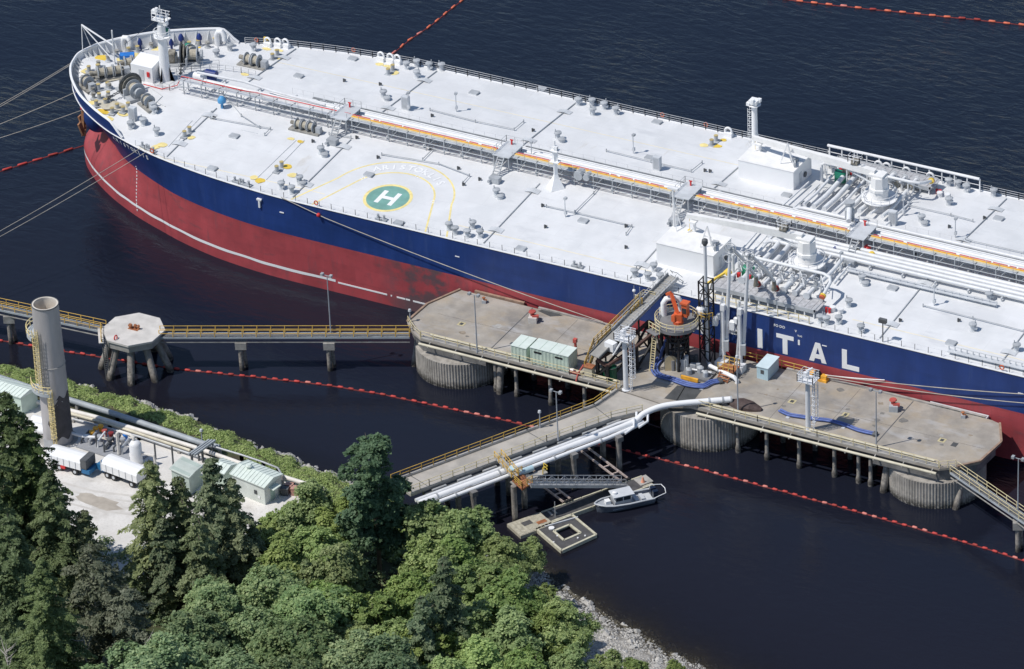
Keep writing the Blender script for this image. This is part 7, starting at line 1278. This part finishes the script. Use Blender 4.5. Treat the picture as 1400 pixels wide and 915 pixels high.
def decid(seed, R, H, mt, leaf_s=.21, nleaf=24000, tall=False):
    """broadleaf crown: boughs carry many small flattened sprays of leaves, limbs reach into them"""
    rng = np.random.default_rng(seed); zc = H - R if not tall else H * .54; az = R if not tall else H * .5; lobes = []; sprays = []
    nl = 17 if not tall else 60
    while len(lobes) < nl:
        d = unit(rng.normal(size=3))
        if d[2] < (-.6 if not tall else -.92): continue
        f_ = rng.uniform(.35, .86) if not tall else rng.uniform(.5, .93); c = np.array([d[0] * R * f_, d[1] * R * f_, zc + d[2] * az * f_])
        if tall: k = np.clip((c[2] - (zc - az)) / (2 * az), 0, 1); c[:2] *= 1.1 - .35 * k ** 2
        lobes.append((c, R * rng.uniform(.24, .50) * (1 if not tall else .72)))
    for c, r in lobes:
        for _ in range(int(24 * (r / (R * .36)) ** 1.6) + 6):
            d = unit(rng.normal(size=3) + np.array([0, 0, .3])); q = c + d * r * rng.uniform(.6, 1.12) * np.array([1, 1, .85]); sprays.append((q, unit(q - np.array([0, 0, zc - .3 * R])) * .6 + d * .4, r * rng.uniform(.16, .36)))
    w = np.array([s[2] ** 2 for s in sprays]); w /= w.sum(); cnt = rng.multinomial(nleaf, w); Cs, Ns = [], []
    for (q, nn, r), k in zip(sprays, cnt):
        v = rng.normal(0, .55, (k, 3)) * r; v[:, 2] *= .55; v[:, 2] -= .25 * (v[:, 0] ** 2 + v[:, 1] ** 2) / max(r, .1); Cs.append(q + v); Ns.append(unit(nn * .75 + np.array([0, 0, .45]) + rng.normal(0, .42, (k, 3))))
    C_ = np.vstack(Cs); N_ = np.vstack(Ns); s = leaf_s * rng.uniform(.55, 1.3, len(C_)); crown = quads_mesh('crown', C_, N_, s, s * .62, mt, rng)
    tk = MB(); tk.tube([(0, 0, -1.0), (.1, .05, H * .3), (-.1, .1, H * .62), (.05, 0, H * .86)], [R * .075, R * .06, R * .04, R * .015], 8)
    lb = []
    for c, r in lobes[:11]: z = max(H * .22, c[2] - R * .75); lb.append(MB().tube([(0, 0, z), c * .5 + np.array([0, 0, z * .5 + .1]), c, c + (c - np.array([0, 0, z])) * .25], [R * .032, R * .022, R * .012, R * .004], 5))
    return ('tree', crown, tk.mesh('trunk', 'bark', True), [l.mesh('limb', 'bark') for l in lb])
def conifer(seed, R, H, mt, dens=1.0, droop=.28, ragged=.25, thin=.0, top=.75):
    rng = np.random.default_rng(seed); Cs, Ns, S1, Ts = [], [], [], []; nw = int(H / .52); lb = []
    for i in range(nw):
        z = H * (.10 + .89 * i / nw); k = (z / H); L0 = R * (1 - k) ** top * (1 + .18 * math.sin(i * 1.9 + seed)) + .25
        nb = max(4, int(rng.integers(6, 10) * (1 - .4 * k)))
        for j in range(nb):
            if rng.random() < thin: continue
            a = rng.uniform(0, 2 * math.pi); L = L0 * rng.uniform(1 - ragged * 1.6, 1 + ragged * .6); dr = np.array([math.cos(a), math.sin(a), 0]); sd = np.array([-math.sin(a), math.cos(a), 0])
            n = int(dens * (10 + 26 * L)); s = rng.random(n) ** .72; wv = (rng.random(n) - .5) * 2 * (.16 + .42 * L * (1 - s) * .7 + .22 * np.minimum(1, (1 - s) * 4))
            zz = .10 * L * s - droop * L * s ** 2 - np.abs(wv) * .22 + rng.normal(0, .05, n) - rng.random(n) * .18
            P = dr * (s * L)[:, None] + sd * wv[:, None]; P[:, 2] += z + zz; Cs.append(P)
            Ns.append(unit(np.array([0, 0, .9]) + dr * .55 + rng.normal(0, .38, (n, 3)))); S1.append(np.full(n, 1.0))
            if j == 0 and i % 4 == 0: lb.append(MB().tube([(0, 0, z), tuple(dr * L * .5 + np.array([0, 0, z + .02 * L])), tuple(dr * L * .92 + np.array([0, 0, z + .1 * L - droop * L * .8]))], [.09, .05, .02], 5))
    C_ = np.vstack(Cs); N_ = np.vstack(Ns); s = rng.uniform(.10, .26, len(C_)); crown = quads_mesh('crown', C_, N_, s * 1.35, s * .62, mt, rng)
    tk = MB().tube([(0, 0, -1), (0, 0, H * .5), (0, 0, H * .99)], [H * .017, H * .011, .03], 8)
    return ('conifer', crown, tk.mesh('trunk', 'bark', True), [l.mesh('limb', 'bark') for l in lb])
def plant(proto, px, py, H, label, cat, group, name, sc=1.0, rz=None, szx=1.0):
    z = 4.0
    for _ in range(6): q = at(px, py, z + H * sc); z = float(ground_z(q[0], q[1]))
    o = bpy.data.objects.new(name, None); COL.objects.link(o); o.location = (q[0], q[1], z); o.rotation_euler = (0, 0, rz if rz is not None else random.uniform(0, 6.28)); o.scale = (sc * szx, sc * szx, sc); WL[o.name] = np.array([q[0], q[1], z]); tag(o, label, cat, group)
    sub('crown', proto[1], o); t = sub('trunk', proto[2], o)
    for l in proto[3]: sub('limb', l, t)
    return o
CON = {'spruce': [conifer(11, 7.6, 27, 'leaf_spruce', 1.2, .30, .30, top=.68), conifer(12, 7.0, 25, 'leaf_spruce', 1.2, .32, .34, top=.66)],
       'cedar': [conifer(21, 5.2, 20, 'leaf_cedar', 1.25, .36, .38, .05, .68), conifer(22, 4.9, 18, 'leaf_cedar', 1.25, .40, .38, .05, .7)],
       'hemlock': [conifer(31, 5.0, 20, 'leaf_hemlock', 1.25, .34, .34, .04, .68), conifer(32, 4.4, 16, 'leaf_hemlock', 1.25, .36, .4, .08, .62)],
       'olive': [conifer(41, 6.3, 17, 'leaf_olive', .95, .22, .45, .2, .5)]}
CH = {'spruce': (27, 25), 'cedar': (20, 18), 'hemlock': (20, 16), 'olive': (17,)}
conlist = [
 ('spruce', 0, 6, 531, 1.08, 'tallest dark spruce at the left edge, cut by the picture frame'), ('spruce', 1, 38, 572, 1.0, 'large dark spruce at the left edge whose boughs hide the first trailer'), ('spruce', 1, -30, 590, 1.1, 'dark spruce half outside the left edge'), ('spruce', 0, 66, 640, .85, 'lower dark spruce in front of the gravel yard at the left'), ('spruce', 1, 10, 700, .9, 'shaded dark spruce low at the left edge'), ('spruce', 0, 55, 760, .8, 'shaded dark spruce in the lower left corner'),
 ('cedar', 1, 114, 694, .95, 'slim conifer standing alone left of the bare brown trunk'), ('olive', 0, 122, 742, 1.05, 'thin olive grey conifer with bare grey trunk and dead branches'), ('olive', 0, 172, 800, .85, 'lower olive grey conifer with thin crown beside the maples'),
 ('cedar', 0, 203, 626, 1.1, 'tallest pointed conifer in front of the second trailer'), ('cedar', 1, 242, 648, 1.05, 'pointed conifer between the two tallest ones in front of the green container'), ('hemlock', 0, 287, 622, 1.1, 'pointed conifer in front of the small mint lean-to'), ('cedar', 1, 315, 650, 1.05, 'pointed conifer in front of the mint building wall'), ('hemlock', 1, 222, 705, .95, 'lower conifer beneath the group of pointed conifers'), ('hemlock', 1, 345, 715, .7, 'small dark conifer right of the pointed group'), ('cedar', 1, 268, 700, .95, 'lower conifer in the middle beneath the pointed group'),
 ('cedar', 1, 418, 762, .6, 'small brownish conifer among the pale green broadleaf trees'), ('hemlock', 0, 606, 758, .98, 'dark grey green conifer rising among the pale broadleaf trees'), ('hemlock', 1, 575, 812, 1.0, 'shorter dark conifer left of the grey green one among the pale broadleaf trees')]
for kd, v, px, py, sc, lb in conlist: plant(CON[kd][v], px, py, CH[kd][v], lb, 'tree', 'conifers on the shore', kd + '_tree' if kd != 'olive' else 'dying_conifer', sc)
ALD = [decid(51, 3.8, 11, 'leaf_alder'), decid(52, 3.6, 10, 'leaf_alder'), decid(53, 3.9, 10.5, 'leaf_alder'), decid(54, 3.7, 10.8, 'leaf_alder')]; AH = (11, 10, 10.5, 10.8)
MAP = [decid(61, 5.0, 13, 'leaf_maple', .24, 30000), decid(62, 4.8, 12.5, 'leaf_maple', .24, 30000)]; MH = (13, 12.5)
COT = decid(71, 4.4, 22, 'leaf_cottonwood', .24, 48000, True)
plant(COT, 507, 590, 22, 'tall dark green cottonwood standing in front of the trestle end', 'tree', 'broadleaf trees on the shore', 'cottonwood_tree', 1.0, szx=1.1)
ald = [(415, 668), (388, 690), (452, 688), (366, 712), (455, 752), (582, 696), (604, 690), (640, 700), (625, 742), (678, 742), (720, 742), (562, 785), (392, 742), (690, 785), (655, 772), (732, 806), (748, 848), (640, 825), (508, 812), (450, 800), (705, 842), (775, 886), (590, 862), (540, 850), (662, 880), (722, 893), (820, 897), (868, 903), (925, 910), (425, 730), (590, 738), (490, 850), (610, 905), (760, 800 + 30)]
sca = {720: .62, 820: .72, 868: .6, 925: .55, 775: .85, 748: .9, 366: .8, 388: .85}
KEY = {(415, 668): 'pale green alder right of the mint building', (388, 690): 'small pale alder close to the end of the mint building', (452, 688): 'pale alder hiding the shore end of the white pipe', (366, 712): 'low alder at the corner of the gravel yard', (582, 696): 'alder just right of the tall cottonwood under the trestle pipes', (604, 690): 'bright alder under the shore end of the trestle pipes', (640, 700): 'bright alder left of the wide floating dock', (720, 742): 'small dark alder jutting towards the floating dock', (925, 910): 'lowest bush-like alder at the bottom edge beside the beach', (868, 903): 'small alder at the bottom edge beside the pebbles', (820, 897): 'small alder at the bottom edge left of the pebble beach', (775, 886): 'rounded alder at the head of the pebble beach', (748, 848): 'alder overhanging the pebble beach'}
order = sorted(ald, key=lambda q: q[0]); nth = ['first', 'second', 'third', 'fourth', 'fifth', 'sixth', 'seventh', 'eighth', 'ninth', 'tenth', 'eleventh', 'twelfth', 'thirteenth', 'fourteenth', 'fifteenth', 'sixteenth', 'seventeenth', 'eighteenth', 'nineteenth', 'twentieth', 'twenty first', 'twenty second', 'twenty third', 'twenty fourth']
rest = [q for q in order if q not in KEY]
for i, (px, py) in enumerate(ald):
    lb = KEY.get((px, py)) or ('pale green alder in the foreground thicket, %s from the left among those' % nth[rest.index((px, py))])
    plant(ALD[i * 3 % 4], px, py, AH[i * 3 % 4], lb, 'tree', 'broadleaf trees on the shore', 'alder_tree', sca.get(px, 1.0) * random.uniform(.94, 1.08))
mp_ = [(300, 790), (362, 782), (425, 800), (340, 838), (275, 842), (400, 850), (462, 872), (238, 872), (520, 892), (330, 893), (190, 880), (395, 905), (140, 915), (455, 925), (290, 925)]
rest = sorted(mp_)
for i, (px, py) in enumerate(mp_): plant(MAP[i % 2], px, py, MH[i % 2], 'blue green maple at the bottom of the picture, %s maple from the left' % nth[rest.index((px, py))], 'tree', 'broadleaf trees on the shore', 'maple_tree', random.uniform(.92, 1.08))
# dead branches in front of the olive conifer
def dead_tree(px, py, H, seed, label):
    rng = random.Random(seed); z = 6.0
    for _ in range(5): q = at(px, py, z + H); z = float(ground_z(q[0], q[1]))
    o = thing('dead_tree', (q[0], q[1], z), label, 'tree', 'dead trees'); MB().tube([(q[0], q[1], z - .5), (q[0] + .2, q[1], z + H * .5), (q[0] + .1, q[1] + .2, z + H)], [.2, .13, .03], 6).build('trunk', 'dead_wood', o)
    for k in range(9): zz = H * rng.uniform(.4, .92); a = rng.uniform(0, 6.28); L = rng.uniform(1.0, 2.4); MB().tube([(q[0] + .15, q[1], z + zz), (q[0] + L * .5 * math.cos(a), q[1] + L * .5 * math.sin(a), z + zz + .5), (q[0] + L * math.cos(a), q[1] + L * math.sin(a), z + zz + 1.5)], [.07, .05, .015], 5).build('branch', 'dead_wood', o)
dead_tree(122, 758, 16.5, 3, 'bare grey trunk showing through the olive conifer'); dead_tree(112, 866, 9, 5, 'bleached bare branches at the bottom below the olive conifer'); dead_tree(196, 876, 9, 8, 'bleached bare snag at the bottom between olive conifer and maples'); dead_tree(6, 880, 8, 9, 'bleached bare snag in the lower left corner')
# bank shrubs, undergrowth, stones
rng = np.random.default_rng(5)
def clumps(name, P, rad, per, mt, s0):
    Cs, Ns = [], []
    for p, r in zip(P, rad):
        d = unit(rng.normal(size=(per, 3))); d[:, 2] = np.abs(d[:, 2]); rr = r * (.45 + .55 * rng.random(per)); Cs.append(p + d * rr[:, None] * np.array([1, 1, .9])); Ns.append(unit(d + rng.normal(0, .5, (per, 3)) + np.array([0, 0, .5])))
    C_ = np.vstack(Cs); s = s0 * rng.uniform(.6, 1.3, len(C_)); me = quads_mesh(name, C_, np.vstack(Ns), s, s * .6, mt, rng); return stuff(inst(name, me, (0, 0, 0)))
n = 5600; xs = rng.uniform(-70, 36, n); dd = rng.uniform(.7, 7.6, n) * np.where(xs > 10, 1.15, 1.0); ys = shore_y(xs) - dd; zs = ground_z(xs, ys)
keep = np.array([not (4 < x < 40 and False) for x in xs]); o = clumps('bank_shrubs', np.stack([xs, ys, zs - .1], 1)[keep], rng.uniform(.18, .55, n)[keep] * np.where(rng.random(n) < .1, 1.7, 1), 44, 'leaf_bank', .12); tag(o, 'dense bright green shrubs covering the bank between yard and water', 'shrubs')
n = 2600; xs = rng.uniform(-45, 72, n); ys = rng.uniform(-150, -82, n); zs = ground_z(xs, ys); yard = (xs < 26) & (ys > -97); near = (shore_y(xs) - ys < np.where(xs > 46, 15, 6)); k = ~yard & ~near
o = clumps('undergrowth', np.stack([xs, ys, zs], 1)[k], rng.uniform(.7, 1.6, n)[k], 40, 'leaf_maple', .26); tag(o, 'low green undergrowth filling the ground between the trees', 'undergrowth')
n = 500; xs = rng.uniform(26, 40, n); ys = shore_y(xs) - rng.uniform(1, 14, n); o = clumps('shore_scrub', np.stack([xs, ys, ground_z(xs, ys)], 1), rng.uniform(.6, 1.4, n), 40, 'leaf_alder', .24); tag(o, 'green scrub at the shore end of the trestle', 'scrub')
def stones(name, P, S, mt, label):
    base = np.array([(1, 0, 0), (0, 1, 0), (-1, 0, 0), (0, -1, 0), (0, 0, .8), (0, 0, -.5), (.7, .7, .35), (-.7, .6, .3)]); F = [(0, 6, 4), (6, 1, 4), (1, 7, 4), (7, 2, 4), (2, 3, 4), (3, 0, 4), (0, 1, 6), (1, 2, 7), (0, 5, 1), (1, 5, 2), (2, 5, 3), (3, 5, 0)]; mb = MB()
    V = []; FF = []
    for i, (p, s) in enumerate(zip(P, S)):
        a = rng.uniform(0, 6.28); c, sn = math.cos(a), math.sin(a); b = base * (s * rng.uniform(.65, 1.25, 3)) * rng.uniform(.8, 1.2, (8, 1)); V += [(p[0] + q[0] * c - q[1] * sn, p[1] + q[0] * sn + q[1] * c, p[2] + q[2]) for q in b]; FF += [tuple(k + i * 8 for k in f) for f in F]
    mb.v = [tuple(map(float, v)) for v in V]; mb.f = FF; return tag(stuff(mb.build(name, mt, None)), label, 'stones')
n = 420; xs = np.concatenate([rng.uniform(-16, -6, 150), rng.uniform(8, 26, 200), rng.uniform(-45, 30, 70)]); ys = shore_y(xs) - rng.uniform(-.6, 1.3, n); stones('shore_boulders', np.stack([xs, ys, ground_z(xs, ys) + .1], 1), rng.uniform(.2, .6, n), 'stone', 'grey boulders along the waterline of the green bank')
n = 6500; xs = rng.uniform(50, 92, n); ys = shore_y(xs) - rng.random(n) ** 1.2 * 11 + 1.2; stones('beach_stones', np.stack([xs, ys, ground_z(xs, ys) + .02], 1), rng.uniform(.05, .24, n) * np.where(rng.random(n) < .04, 2.6, 1), 'stone', 'pale grey pebbles covering the small beach'); n = 900; xs = rng.uniform(52, 92, n); ys = shore_y(xs) + rng.uniform(-1.5, 3.2, n); stones('wet_stones', np.stack([xs, ys, ground_z(xs, ys) - .02], 1), rng.uniform(.1, .32, n), 'stone_dark', 'dark wet stones in the shallows at the beach edge')
